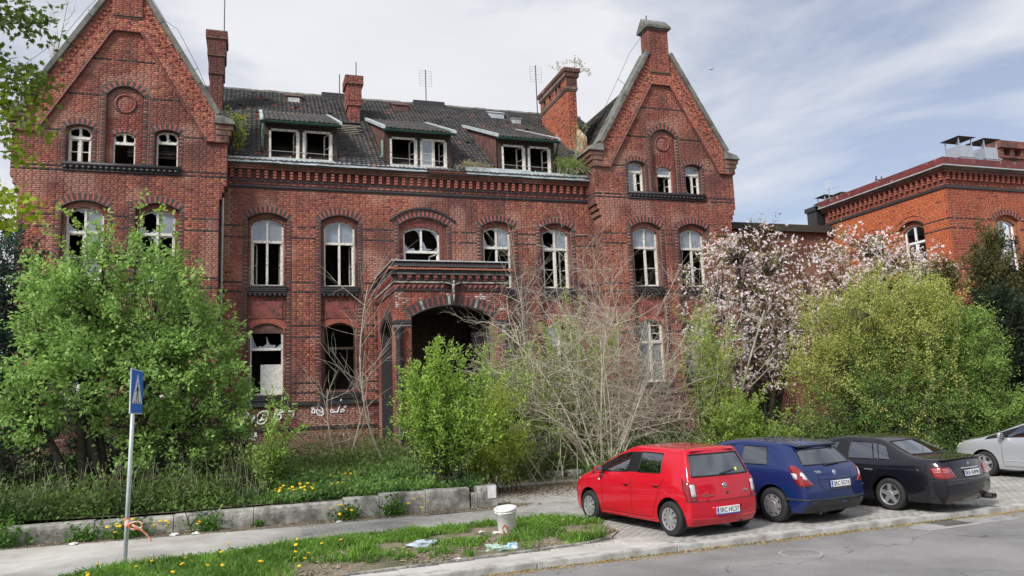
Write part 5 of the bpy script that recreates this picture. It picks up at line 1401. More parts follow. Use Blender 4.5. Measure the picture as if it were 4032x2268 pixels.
for o in so1:
    R, cz, al = arc_of(o)
    for r, rr, m in ((.03, .03, 'soot'), (.27, .02, 'terracotta')):
        b = M(); b.tube([(NX - .012, -(o.c + (R + r - .03) * math.sin(t)), cz + (R + r - .03) * math.cos(t)) for t in np.linspace(-al, al, 13)], rr, 6); nb(b, MT[m], 'arch_moulding')
NB.build('brickwork', NEW)
for o in fi: window(o.c, o.h, o.zb, o.zs, o.r, NY + .25, 'ggSS', o.zs - .65, m='white_clean', house=NEW, glass='pane_new')
for o in si: window(-o.c, o.h, o.zb, o.zs, o.r, NX + .22, 'ggSS', o.zs - .62, m='white_clean', house=NEW, axis='y', glass='pane_new')
def lring(z0, z1, pr_, m, n):
    b = M(); b.box(NX - pr_, 44, NY - pr_, NY + .2, z0, z1); b.box(NX - pr_, NX + .2, NY + .2, 35.4, z0, z1); return nb(b, m, n)
lring(11.48, 11.60, .07, MT['soot'], 'cornice_moulding'); lring(12.2, 12.30, .20, MT['terracotta'], 'corona'); lring(12.301, 12.42, .27, MT['mortar'], 'corona_top')
red_sheet = mat('red_roof_sheet', (.15, .032, .032), .5, var=.3, scale=3, dirt=(.30, .24, .23), dscale=4, dlo=.60, dhi=.66)
lring(12.44, 12.80, .42, red_sheet, 'roof_fascia'); lring(12.425, 12.47, .45, MT['zinc'], 'fascia_drip')
b = M(); b.box(NX - .36, 44, NY - .36, 35.4, 12.76, 12.84); b.hexa([(NX - .3, NY - .3, 12.83), (44, NY - .3, 12.83), (44, 36, 12.83), (NX - .3, 36, 12.83), (NX + 4, NY + 4, 13.5), (44, NY + 4, 13.5), (44, 33, 13.5), (NX + 4, 33, 13.5)]); nb(b, red_sheet, 'roof')
for a in np.arange(NX + .1, 43.5, .34): link('dentil', dme, NEW, (a - 36, NY - 33, 0))
for a in np.arange(NY + .1, 35.2, .34): link('dentil', dme, NEW, (NX - 36, a - 33, 0), (0, 0, -PI / 2))
hb = M(); hb.box(NX + .5, 43.8, 30.6, 30.8, .5, 12.3); hb.box(33.5, 33.7, NY + .5, 35.2, .5, 12.3)
for z in (2.4, 6.7, 11.3): hb.box(NX + .43, 43.8, NY + .43, 35.2, z, z + .25)
nb(hb, MT['plaster_dark'], 'rooms')
b = M(); b.box(NX + .05, 44, 35.3, 35.4, .5, 12.4); nb(b, MT['mortar'], 'rear_wall')
def vent(x, y, z, k=.8):
    _B = M.box
    b = M(); b.box(x - .68 * k, x + .68 * k, y - .68 * k, y + .68 * k, z - .9, z + .05); b.box(x - .74 * k, x + .74 * k, y - .74 * k, y + .74 * k, z + .05, z + .11); b.box(x - .58 * k, x + .58 * k, y - .58 * k, y + .58 * k, z + .11, z + .75)
    o = nb(b, MT['steel'], 'roof_vent'); lo = Vector((0, 0, 0))
    for sx in (-.55 * k, .55 * k):
        for sy in (-.55 * k, .55 * k): c = M(); c.bar((x + sx - lo.x, y + sy - lo.y, z + .75), (x + sx - lo.x, y + sy - lo.y, z + 1.2), .05); c.build('vent_stay', MT['steel'], o)
    c = M(); c.bar((x - lo.x, y - lo.y, z + .75), (x - lo.x, y - lo.y, z + 1.3), .12)
    c.build('vent_flue', MT['steel'], o)
    w = .8 * k; c = M(); c.hexa([(x - w, y - w, z + 1.2), (x + w, y - w, z + 1.2), (x + w, y + w, z + 1.2), (x - w, y + w, z + 1.2), (x - .1, y - .1, z + 1.34), (x + .1, y - .1, z + 1.34), (x + .1, y + .1, z + 1.34), (x - .1, y + .1, z + 1.34)]); c.build('vent_hood', MT['bark_dark'], o)
vent(36.75, 31.7, 14.5); vent(38.55, 31.7, 14.5); vent(31.75, 36.6, 12.35, .55); vent(32.75, 36.4, 12.5, .55)
b = M(); b.box(40.2, 43.5, 32, 32.8, 13, 15.0); b.box(40.05, 43.5, 31.85, 33, 15.6, 16.0); b.box(40.1, 43.5, 31.9, 32.9, 15.0, 15.14)
for x in (40.15, 40.95, 41.75, 42.6): b.box(x, x + .3, 32, 32.8, 15.14, 15.6)
nb(b, mat('neighbour_chimney', (.22, .085, .06), .85, var=.4, scale=6, dirt=(.05, .04, .04), dscale=1.5), 'chimney')
b = M(); b.box(30.5, 31.1, 36, 36.8, 11.3, 12.75); b.box(30.42, 31.18, 35.95, 36.9, 12.55, 12.8); nb(b, MT['soot'], 'chimney')
b = M(); b.tube([(31.4, 36, 12.2), (31.55, 36, 14.0)], .025, 5); b.tube([(31.3, 36, 13.75), (32.3, 36, 14.05)], .015, 4)
for k in range(5): b.tube([(31.35 + k * .1, 36, 13.7 + k * .03 - .05), (31.3 + k * .1, 36, 14.3 + k * .03)], .01, 4)
nb(b, MT['steel'], 'aerial')
b = M()
for dx in (0, .38): b.bar((33.3 + dx, 34.5, 12.9), (33.6 + dx, 34.5, 14.3), .05)
for k in range(4): b.bar((33.36 + k * .07, 34.5, 13.2 + k * .3), (33.74 + k * .07, 34.5, 13.2 + k * .3), .04)
nb(b, MT['brown_wood'], 'roof_ladder')
# ------------------------------------------------------------------ cars
def unit(v): return v / (np.linalg.norm(v, axis=-1, keepdims=True) + 1e-9)
class Tubes:
    """many thin tubes in one mesh (numpy)"""
    def __init__(s): s.V = []; s.F = []; s.n = 0
    def add(s, P, r, k=4):
        P = np.asarray(P, float); m = len(P)
        if m < 2: return
        r = np.broadcast_to(r, (m,))
        d = np.gradient(P, axis=0); d = unit(d)
        a = np.cross(d, [0.3, .2, .93]); a = unit(a); b = np.cross(d, a)
        t = np.arange(k) * 2 * PI / k
        V = P[:, None] + (a[:, None] * np.cos(t)[None, :, None] + b[:, None] * np.sin(t)[None, :, None]) * r[:, None, None]
        i = np.arange(m - 1)[:, None] * k; j = np.arange(k)[None]; j2 = (j + 1) % k
        F = np.stack([i + j, i + j2, i + k + j2, i + k + j], -1).reshape(-1, 4) + s.n
        s.V.append(V.reshape(-1, 3)); s.F.append(F); s.n += m * k
    def build(s, name, m, parent=None):
        return link(name, mesh_np(name, np.concatenate(s.V), np.concatenate(s.F), [m], smooth=True), parent, parent and [-c for c in parent.location])

# local axes: x right, y forward, z up; origin on the ground below the rear axle
LAT = (1.0, .965, .5, 0.0)
def car_shell(st, cells_side, cells_top, cells_front, cells_rear, sub=3):
    """st: stations front->rear, each {'r': [(x,y,z)*7], 't': [(frac,y,z)*...]} ; returns evaluated mesh with material ids"""
    V, F, Mi = [], [], []
    key = {}
    def v(p):
        k = tuple(round(c, 5) for c in p)
        if k not in key: key[k] = len(V); V.append(p)
        return key[k]
    def quad(a, b, c, d, m):
        ids = []
        for p in (a, b, c, d):
            i = v(p)
            if i not in ids: ids.append(i)
        if len(ids) > 2: F.append(ids); Mi.append(m)
    n = len(st); R = len(st[0]['r'])
    for s in (-1, 1):
        mir = (lambda p: (p[0] * s, p[1], p[2]))
        def q(a, b, c, d, m):
            a, b, c, d = map(mir, (a, b, c, d))
            quad(*((a, b, c, d) if s > 0 else (d, c, b, a)), m)
        for i in range(n - 1):
            for j in range(R - 1):
                q(st[i]['r'][j], st[i]['r'][j + 1], st[i + 1]['r'][j + 1], st[i + 1]['r'][j], cells_side(i, j))
            A, B = st[i]['top'], st[i + 1]['top']
            for k in range(len(A) - 1): q(A[k], A[k + 1], B[k + 1], B[k], cells_top(i, k))
        for end, cells, fl in ((0, cells_front, False), (n - 1, cells_rear, True)):
            G = st[end]['face']     # [row][lat]
            for j in range(R - 1):
                for k in range(len(LAT) - 1):
                    a, b, c, d = G[j][k], G[j][k + 1], G[j + 1][k + 1], G[j + 1][k]
                    if fl: a, b, c, d = d, c, b, a
                    q(a, b, c, d, cells(j, k))
    me = bpy.data.meshes.new('shell'); me.from_pydata(V, [], F)
    for _ in range(16): me.materials.append(MT['trim'])
    me.polygons.foreach_set('material_index', Mi)
    bm = bmesh.new(); bm.from_mesh(me); bmesh.ops.recalc_face_normals(bm, faces=bm.faces); bm.to_mesh(me); bm.free()
    o = bpy.data.objects.new('shell', me); COL.objects.link(o)
    md = o.modifiers.new('s', 'SUBSURF'); md.levels = sub; md.render_levels = sub
    dg = bpy.context.evaluated_depsgraph_get(); dg.update()
    e = bpy.data.meshes.new_from_object(o.evaluated_get(dg))
    bpy.data.objects.remove(o); bpy.data.meshes.remove(me)
    return e
def station(rows, top, bow=0.0, bowz=0.0, taper=1.0):
    """rows: 7 (x,y,z); top: (y,z) of the centre line"""
    x6, y6, z6 = rows[-1]
    tp = [rows[-1]]
    for f in LAT[1:]:
        t = 1 - f; e = 1 - f * f
        tp.append((x6 * f, y6 + (top[0] - y6) * e, z6 + (top[1] - z6) * e))
    face = []
    for j, (x, y, z) in enumerate(rows):
        r = []
        for k, f in enumerate(LAT):
            e = 1 - f * f
            if j == len(rows) - 1: r.append(tp[k])
            else: r.append((x * f, y + bow * e, z + bowz * e * (j / (len(rows) - 1))))
        face.append(r)
    return dict(r=rows, top=tp, face=face)
class Car:
    def __init__(s, name, loc, rz, label, paint, shell, arches, parts, cat='car', group=None):
        s.root = empty(name, loc, rz, label, cat, group); s.paint = paint
        bm = bmesh.new(); bm.from_mesh(shell)
        bm.verts.ensure_lookup_table()
        s.bvh = BVHTree.FromBMesh(bm)
        kill = []
        for f in bm.faces:
            c = f.calc_center_median()
            for ay, az, r in arches:
                if abs(c.x) > .42 and (c.y - ay) ** 2 + (c.z - az) ** 2 < r * r and f.material_index in (0, 5, 6, 8) and abs(f.normal.x) > .3: kill.append(f); break
        kill = set(kill)
        border = {v for f in kill for v in f.verts if any(g not in kill for g in v.link_faces)}
        bmesh.ops.delete(bm, geom=list(kill), context='FACES_ONLY')
        for v in border:
            if not v.is_valid: continue
            for ay, az, r in arches:
                d = math.hypot(v.co.y - ay, v.co.z - az)
                if abs(d - r) < .09:
                    v.co.y = ay + (v.co.y - ay) * r / d; v.co.z = az + (v.co.z - az) * r / d
        loose = [v for v in bm.verts if not v.link_faces]; bmesh.ops.delete(bm, geom=loose, context='VERTS')
        used = {f.material_index for f in bm.faces}
        full = bm
        for mi in sorted(used):
            nm, mt, par = parts[mi]
            b2 = full.copy()
            bmesh.ops.delete(b2, geom=[f for f in b2.faces if f.material_index != mi], context='FACES')
            # a part found on both sides becomes two objects
            sides = (-1, 1) if nm in ('side_window', 'door', 'quarter_window', 'rear_door', 'pillar_trim') else (0,)
            for sd in sides:
                b3 = b2.copy()
                if sd: bmesh.ops.delete(b3, geom=[f for f in b3.faces if f.calc_center_median().x * sd < 0], context='FACES')
                # every separate piece is its own object
                left = set(b3.faces); isl = []
                while left:
                    f0 = left.pop(); st = [f0]; cur = [f0]
                    while st:
                        for e in st.pop().edges:
                            for g in e.link_faces:
                                if g in left: left.discard(g); st.append(g); cur.append(g)
                    isl.append(cur)
                if mi == 0: isl = [sum(isl, [])]
                for cur in isl:
                    if len(cur) < 8: continue
                    vi = {}; vs = []; fs = []
                    for f in cur:
                        fs.append([vi.setdefault(v, len(vi)) for v in f.verts])
                    vs = [v.co[:] for v in vi]
                    me = bpy.data.meshes.new(nm); me.from_pydata(vs, [], fs); me.materials.append(mt)
                    me.polygons.foreach_set('use_smooth', [True] * len(fs)); me.update()
                    ob = link('door' if nm == 'rear_door' else nm, me, s.root)
                    if nm in ('side_window', 'windscreen', 'rear_window', 'quarter_window'):
                        cs = set(cur); T_ = Tubes(); nx = {}
                        for f in cur:
                            for e in f.edges:
                                if sum(g in cs for g in e.link_faces) == 1:
                                    a, c_ = e.verts; nx.setdefault(a, []).append(c_); nx.setdefault(c_, []).append(a)
                        st = next(iter(nx)); loop = [st]; prev = None; cv = st
                        while True:
                            nn_ = [q for q in nx[cv] if q is not prev]
                            if not nn_: break
                            prev, cv = cv, nn_[0]
                            if cv is st or len(loop) > 2000: break
                            loop.append(cv)
                        P = [v.co[:] for v in loop]; P = P + P[:3]
                        T_.add(P, .015 if nm == 'rear_window' else .011, 6); T_.build('window_rubber', MT['trim'], ob)
                b3.free()
            b2.free()
        full.free()
        # wheel housings
        for ay, az, r in arches:
            for sd in (-1, 1):
                b = M(); w = .80 if True else 0
                pts = [(ay + (r + .004) * math.cos(t), az + (r + .004) * math.sin(t)) for t in np.linspace(-.45, PI + .45, 20)]
                for (p, q) in zip(pts[:-1], pts[1:]): b.poly([(sd * .42, *p), (sd * s.hw(ay) * .955, *p), (sd * s.hw(ay) * .955, *q), (sd * .42, *q)])
                b.poly([(sd * .42, *p) for p in pts]); b.build('wheel_housing', MT['trim'], s.root)
    def hw(s, y):
        h = s.bvh.ray_cast(Vector((3, y, .75)), Vector((-1, 0, 0))); return h[0].x if h[0] else .8
    def ray(s, o, d): return s.bvh.ray_cast(Vector(o), Vector(d))
    def seam(s, pts, axis, name='door_seam', r=.005, m='trim', parent=None, off=.0, sides=(-1, 1)):
        """pts in the plane seen along axis 'x' ((y,z)) or 'y' from behind ((x,z)) or 'z' from above ((x,y))"""
        for sd in (sides if axis == 'x' else (1,)):
            P = []
            for i in range(len(pts) - 1):
                for t in np.linspace(0, 1, 7)[:-1] if i < len(pts) - 2 else np.linspace(0, 1, 7):
                    a = pts[i][0] * (1 - t) + pts[i + 1][0] * t; c = pts[i][1] * (1 - t) + pts[i + 1][1] * t
                    h = s.ray(*(((sd * 3, a, c), (-sd, 0, 0)) if axis == 'x' else (((a, -4, c), (0, 1, 0)) if axis == 'y' else ((a, c, 4), (0, 0, -1)))))
                    if h[0]: P.append(h[0] + h[1] * off)
            if len(P) > 1:
                b = M(); b.tube(P, r, 5); b.build(name, MT[m] if isinstance(m, str) else m, parent or s.root)
    def patch(s, poly, frame, name, m, off=.006, thick=.012, cuts=3, parent=None):
        """polygon (a,b) in a view frame (origin, right, up, dir) laid on the body"""
        o, r, u, d = [Vector(k) for k in frame]
        bm = bmesh.new(); f = bm.faces.new([bm.verts.new((a, b, 0)) for a, b in poly])
        bmesh.ops.triangulate(bm, faces=[f])
        for _ in range(cuts): bmesh.ops.subdivide_edges(bm, edges=[e for e in bm.edges if e.calc_length() > .05], cuts=1); bmesh.ops.triangulate(bm, faces=bm.faces)
        bad = []
        for v in bm.verts:
            h = s.bvh.ray_cast(o + r * v.co.x + u * v.co.y - d * 3, d)
            if h[0] is None: bad.append(v)
            else: v.co = h[0] + h[1] * off
        bmesh.ops.delete(bm, geom=bad, context='VERTS')
        bmesh.ops.recalc_face_normals(bm, faces=bm.faces)
        if bm.faces:
            bm.normal_update(); k = sum((f.normal.dot(d) for f in bm.faces))
            if k > 0: bmesh.ops.reverse_faces(bm, faces=bm.faces)
            for f in bm.faces: f.smooth = True
        me = bpy.data.meshes.new(name); bm.to_mesh(me); bm.free(); me.materials.append(MT[m] if isinstance(m, str) else m)
        ob = link(name, me, parent or s.root)
        md = ob.modifiers.new('thick', 'SOLIDIFY'); md.thickness = thick; md.offset = -1
        return ob
    def text(s, txt, size, x, z, m='chrome', name='badge', parent=None, off=.006, spacing=1.0, view=((0, 0, 0), (1, 0, 0))):
        h = s.ray((x, -4, z), (0, 1, 0))
        if not h[0]: return
        n = h[1]; n.normalize()
        me = text_mesh(txt, size, MT[m], .003, spacing)
        o = link(name, me, parent or s.root)
        up = Vector((0, 0, 1)); up = (up - n * up.dot(n)).normalized(); rt = up.cross(n)
        o.matrix_local = Matrix(((rt.x, up.x, n.x, h[0].x + n.x * off), (rt.y, up.y, n.y, h[0].y + n.y * off), (rt.z, up.z, n.z, h[0].z + n.z * off), (0, 0, 0, 1)))
        return o
    def plate(s, txt, x, y, z, tilt, w=.52, h=.114):
        p = empty('number_plate'); p.parent = s.root; p.location = (x, y, z); p.rotation_euler = (PI / 2 - tilt, 0, 0)
        b = M(); b.box(-w / 2, w / 2, -h / 2, h / 2, -.008, .0); bevel(b.build('plate_back', MT['plate_white'], p), .004)
        b = M(); b.box(-w / 2 + .004, -w / 2 + .045, -h / 2 + .004, h / 2 - .004, .0005, .002); b.build('blue_band', MT['plate_blue'], p)
        b = M(); b.box(-w / 2, w / 2, -h / 2 - .014, -h / 2, -.01, .004); b.build('plate_holder', MT['plate_blue'] if 'HC' in txt else MT['black_plastic'], p)
        o = link('plate_letters', text_mesh(txt, h * .95, MT['plate_black'], .0012, .98), p); o.location = (.02, -.002, .0016)
        bx = max(abs(v.co.x) for v in o.data.vertices); o.scale = (.215 / bx, 1, 1)
        c = link('country_letters', text_mesh('PL', .028, MT['plate_white'], .001), p); c.location = (-w / 2 + .024, -.034, .0025)
    def wheel(s, x, y, r, w, kind, rim_r):
        sd = 1 if x > 0 else -1
        p = empty('wheel'); p.parent = s.root; p.location = (x, y, r)
        b = M(); hw = w / 2
        prof = [(rim_r - .005, -hw * .8), (rim_r + .02, -hw), (r - .03, -hw), (r - .008, -hw * .86), (r, -hw * .6), (r, hw * .6), (r - .008, hw * .86), (r - .03, hw), (rim_r + .02, hw), (rim_r - .005, hw * .8)]
        b.lathe(prof, 40, 'x'); b.build('tyre', MT['rubber'], p, True)
        b = M(); f = sd * hw
        q = lambda rr, t, d: (f * 1.0 + sd * d, rr * math.cos(t), rr * math.sin(t))
        b.lathe([(rim_r * .99, sd * (hw - .005)), (rim_r * 1.0, sd * (hw + .004)), (rim_r * .9, sd * (hw - .004)), (rim_r * .88, sd * (hw - .03))], 40, 'x')
        def spoke(t, r0, r1, w0, w1, d0, d1, th=.03):
            P = []
            for d in (-th, 0):
                for rr, ww, dd in ((r0, w0, d0), (r0, -w0, d0), (r1, -w1, d1), (r1, w1, d1)):
                    c, s_ = math.cos(t), math.sin(t)
                    P.append((f + sd * (dd + d), rr * c - ww * s_, rr * s_ + ww * c))
            b.hexa(P)
        if kind == 'cap10':
            for i in range(10): spoke(2 * PI * i / 10 + .1, .05, rim_r * .93, .022, .036, .004, -.004, .02)
            b.lathe([(0, sd * (hw + .012)), (.045, sd * (hw + .010)), (.062, sd * (hw + .002)), (.062, sd * (hw - .02))], 24, 'x')
        elif kind == 'cap8':
            b.lathe([(0, sd * (hw + .008)), (.075, sd * (hw + .010)), (.08, sd * (hw + .004)), (rim_r * .66, sd * (hw + .006)), (rim_r * .68, sd * (hw - .02))], 32, 'x')
            for i in range(8): spoke(2 * PI * i / 8, rim_r * .62, rim_r * .95, .045, .032, .003, -.004, .02)
        else:
            for i in range(5): spoke(2 * PI * i / 5 + .3, .03, rim_r * .93, .048, .030, .0, -.006, .03)
            b.lathe([(0, sd * (hw + .006)), (.05, sd * (hw + .006)), (.075, sd * (hw - .004)), (.075, sd * (hw - .03))], 24, 'x')
            for i in range(5):
                t = 2 * PI * i / 5 + .3 + PI / 5; b.lathe([(0, .012), (.011, .010), (.012, 0)], 8, 'x', (f - sd * .002, .055 * math.cos(t), .055 * math.sin(t)))
        b.build('rim', MT['alloy'], p)
        b = M(); b.lathe([(0, sd * (hw - .05)), (rim_r * .97, sd * (hw - .045))], 24, 'x'); b.build('brake_disc', MT['black_plastic'], p)
    def seats(s, rows, dash_y, hw=.36, z0=.42):
        for y in rows:
            for sx in (-1, 1):
                b = M(); b.hexa([(sx * hw - .23, y - .02, z0), (sx * hw + .23, y - .02, z0), (sx * hw + .23, y + .1, z0), (sx * hw - .23, y + .1, z0), (sx * hw - .19, y - .20, 1.0), (sx * hw + .19, y - .20, 1.0), (sx * hw + .19, y - .11, 1.0), (sx * hw - .19, y - .11, 1.0)])
                b.box(sx * hw - .23, sx * hw + .23, y + .08, y + .52, z0 - .12, z0 + .04)
                o = b.build('seat', MT['seat'], s.root); bevel(o, .04, 3)
                b = M(); b.box(sx * hw - .12, sx * hw + .12, y - .24, y - .15, 1.02, 1.20); bevel(b.build('headrest', MT['seat'], o), .035, 3)
        b = M(); b.box(-.68, .68, dash_y, dash_y + .5, .55, .93); bevel(b.build('dashboard', MT['seat'], s.root), .05, 3)
        b = M(); R_ = .18
        ring = [(-.36 + R_ * math.cos(t), dash_y - .12 - .09 * math.sin(t), .88 + R_ * math.sin(t) * .9) for t in np.linspace(0, 2 * PI, 25)]
        b.tube(ring, .015, 6, False); b.bar((-.36 - R_, dash_y - .12, .88), (-.36 + R_, dash_y - .12, .88), .03); b.bar((-.36, dash_y - .12, .88), (-.36, dash_y + .1, .8), .06); b.build('steering_wheel', MT['black_plastic'], s.root)
    def floor(s, y0, y1, w=.62):
        b = M(); b.box(-w, w, y0, y1, .20, .34); b.build('floor_pan', MT['trim'], s.root)
    def mirror(s, y, z, x):
        for sd in (-1, 1):
            b = M(); b.hexa([(sd * (x + .02), y - .05, z), (sd * (x + .19), y - .04, z + .01), (sd * (x + .17), y + .06, z + .02), (sd * (x + .03), y + .09, z + .01), (sd * (x + .03), y - .05, z + .13), (sd * (x + .18), y - .04, z + .135), (sd * (x + .16), y + .04, z + .12), (sd * (x + .04), y + .06, z + .12)])
            o = b.build('wing_mirror', s.paint, s.root); bevel(o, .03, 3)
            b = M(); b.box(sd * x - .05, sd * x + .05, y - .02, y + .05, z - .01, z + .06); b.build('mirror_foot', MT['black_plastic'], o)
            b = M(); a, c = sorted((sd * (x + .045), sd * (x + .17))); b.box(a, c, y - .058, y - .051, z + .02, z + .115); b.build('mirror_glass', MT['chrome'], o)
    def handle(s, y, z, m=None, sides=(-1, 1)):
        for sd in sides:
            h = s.ray((sd * 3, y, z), (-sd, 0, 0))
            if h[0]:
                x = h[0].x; b = M(); a, c = sorted((x - sd * .004, x + sd * .030))
                b.box(a, c, y - .09, y + .09, z - .016, z + .018); bevel(b.build('door_handle', m or s.paint, s.root), .012, 3)
                h2 = s.patch([(-.045, -.04), (.045, -.04), (.05, .0), (.04, .035), (-.04, .035), (-.05, 0)], ((0, y, z - .012), (0, 1, 0), (0, 0, 1), (-sd, 0, 0)), 'handle_recess', 'trim', .001, .002, 1)
    def aerial(s, x, y, h=.30, lean=-.12):
        p = s.ray((x, y, 4), (0, 0, -1))[0]
        if p is None: return
        b = M(); b.tube([p - Vector((0, 0, .01)), p + Vector((0, -.005, .04))], [.022, .012], 8); b.tube([p + Vector((0, 0, .03)), p + Vector((0, lean, h))], [.006, .003], 5); b.build('aerial', MT['black_plastic'], s.root)
    def wiper(s, x0, z0, x1, z1):
        P = []
        for t in np.linspace(0, 1, 8):
            h = s.ray((x0 + (x1 - x0) * t, -4, z0 + (z1 - z0) * t), (0, 1, 0))
            if h[0]: P.append(h[0] + h[1] * .02)
        b = M(); b.tube(P, [.022] + [.013] * (len(P) - 2) + [.008], 6); b.build('rear_wiper', MT['black_plastic'], s.root)
def mk(rows, ys):
    return [(x, y, z) for (x, z), y in zip(rows, ys)]
# generic profile: per car the numbers differ
def hatchback(p):
    W_, zb = p['w'], p['zbot']
    def lower(k, y, up, zs=None):
        """rows 0-3 at width factor k"""
        return [(W_ * .93 * k, y[0], zb), (W_ * .985 * k, y[1], zb + .12), (W_ * k, y[2], p['zmid']), (W_ * .985 * k, y[3], up)]
    S_ = []
    # front end and bonnet
    for (y, k, ze, zc, up) in p['hood']:
        S_.append(station(lower(k, [y + p.get('fy', (0, .03, .02, 0))[i] * (1 if y == p['hood'][0][0] else 0) for i in range(4)], up) + [(W_ * .955 * k, y, ze - .035), (W_ * .92 * k, y - .01, ze), (W_ * .86 * k, y - .015, ze + .02)], (y + (.10 if y == p['hood'][0][0] else 0), zc), bow=.16))
    for c in p['cabin']:
        yl, yb, yr, zt, zc, wr, k, bz, yc = c['yl'], c['yb'], c['yr'], c['zt'], c['zc'], c['wr'], c.get('k', 1), c['bz'], c['yc']
        yl = yl if isinstance(yl, (list, tuple)) else [yl] * 4
        S_.append(station(lower(k, yl, bz - p['sh']) + [(W_ * c.get('wb', .955) * k, yb, bz), (W_ * (wr + .006), yr, zt + .022), (W_ * (wr - .075), yr + c.get('dy', 0), zt + .047)], (yc, zc), bow=c.get('bow', 0)))
    return S_
# ---- red five-door hatchback
RED = paint_mat('red_paint', (.50, .004, .020))
P_ = dict(w=.822, zbot=.19, zmid=.56, sh=.10,
    hood=[(3.02, .86, .70, .74, .62), (2.90, .955, .80, .84, .70), (2.62, 1.0, .89, .945, .78), (2.40, 1.0, .935, 1.005, .81)],
    cabin=[
        dict(yl=[1.96, 1.96, 1.96, 1.99], yb=2.10, yr=1.42, zt=1.365, zc=1.445, wr=.735, bz=.925, yc=1.54),
        dict(yl=1.08, yb=1.08, yr=1.04, zt=1.425, zc=1.485, wr=.745, bz=.945, yc=1.05),
        dict(yl=1.02, yb=1.00, yr=.97, zt=1.425, zc=1.487, wr=.745, bz=.947, yc=.97),
        dict(yl=[.42, .42, .33, .20], yb=.13, yr=.20, zt=1.405, zc=1.475, wr=.735, bz=.975, yc=.2),
        dict(yl=[-.20, -.20, -.20, -.20], yb=-.18, yr=-.03, zt=1.385, zc=1.465, wr=.73, bz=.985, yc=-.05, k=.99),
        dict(yl=[-.40, -.475, -.48, -.44], yb=-.43, yr=-.21, zt=1.40, zc=1.46, wr=.71, bz=.925, yc=-.26, k=.925, bow=-.085, wb=.95)])
def side_red(i, j):
    if j == 4: return 1 if i == 4 else 2 if i == 6 else 7 if i in (3, 5) else 0
    if i == 4 and 1 <= j <= 3 or (i == 5 and 1 <= j <= 3): return 5
    if i == 6 and 1 <= j <= 3: return 6
    return 0
def top_red(i, k): return 3 if i == 3 and k >= 1 else 0
def rear_red(j, k): return 4 if j == 4 and k >= 1 else 7 if j == 4 and False else 0
def std_parts(paint, dark=False):
    g = MT['car_glass_dark'] if dark else MT['car_glass']
    return {0: ('body', paint, 0), 1: ('side_window', g, 0), 2: ('side_window', MT['car_glass_dark'], 0), 3: ('windscreen', g, 0), 4: ('rear_window', g, 0), 5: ('door', paint, 0), 6: ('rear_door', paint, 0), 7: ('pillar_trim', MT['trim'], 0), 8: ('lower_bumper', MT['black_plastic'], 0), 9: ('quarter_window', MT['car_glass_dark'], 0)}
sh = car_shell(hatchback(P_), side_red, top_red, lambda j, k: 8 if j == 0 else 0, rear_red)
A_ = [(0, .30, .345), (2.42, .30, .345)]
c = Car('red_hatchback', (7.56, 12.42, .009), .181, 'small bright red five door hatchback parked nearest, plate SRC HC37', RED, sh, A_, std_parts(RED))
for x in (-.735, .735):
    for y in (0, 2.42): c.wheel(x, y, .288, .17, 'cap10', .188)
c.floor(-.3, 2.9); c.seats((.25, 1.22), 1.75)
# door gaps, trims
c.seam([(1.98, .30), (1.97, .78), (2.06, .91)], 'x'); c.seam([(1.05, .27), (1.05, .93)], 'x'); c.seam([(1.97, .27), (1.05, .26), (.46, .27), (.40, .45), (.24, .75), (.13, .95)], 'x')

c.seam([(2.0, .225), (.40, .245)], 'x', 'sill_line', .016, RED)
c.handle(1.20, .80); c.handle(.34, .83); c.mirror(1.95, .955, .80)
VB_ = ((0, 0, 0), (1, 0, 0), (0, 0, 1), (0, 1, 0))
for sd in (-1, 1):
    d = Vector((-sd * .55, .83, 0)).normalized(); r = Vector((d.y, -d.x, 0))
    fr = ((sd * .72, -.42, 0), r, (0, 0, 1), d)
    f = (lambda P: [(a * -sd, b) for a, b in P])
    tl = c.patch(f([(-.09, .98), (.02, .90), (.10, .885), (.135, .60), (-.03, .585), (-.09, .80)]), fr, 'tail_light', 'red_lamp', .012, .02, 3)
    c.patch(f([(.015, .875), (.095, .865), (.115, .68), (.035, .675)]), fr, 'reversing_lamp', 'clear_lamp', .018, .006, 2, tl)
    c.patch([(-sd * .1, .66), (sd * .05, .69), (sd * .10, .80), (-sd * .04, .78)], ((sd * .62, 2.95, 0), (1, 0, 0), (0, 0, 1), Vector((-sd * .3, -1, 0)).normalized()), 'headlight', 'clear_lamp', .01, .015, 2)
    c.patch([(-.03, -.018), (.03, -.018), (.03, .018), (-.03, .018)], ((0, 2.07, .82), (0, 1, 0), (0, 0, 1), (-sd, 0, 0)), 'side_repeater', 'clear_lamp', .005, .01, 1)
c.seam([(-.60, .59), (.60, .59)], 'y', 'hatch_seam', .006); c.seam([(-.60, .59), (-.63, .86)], 'y', 'hatch_seam', .005); c.seam([(.60, .59), (.63, .86)], 'y', 'hatch_seam', .005)

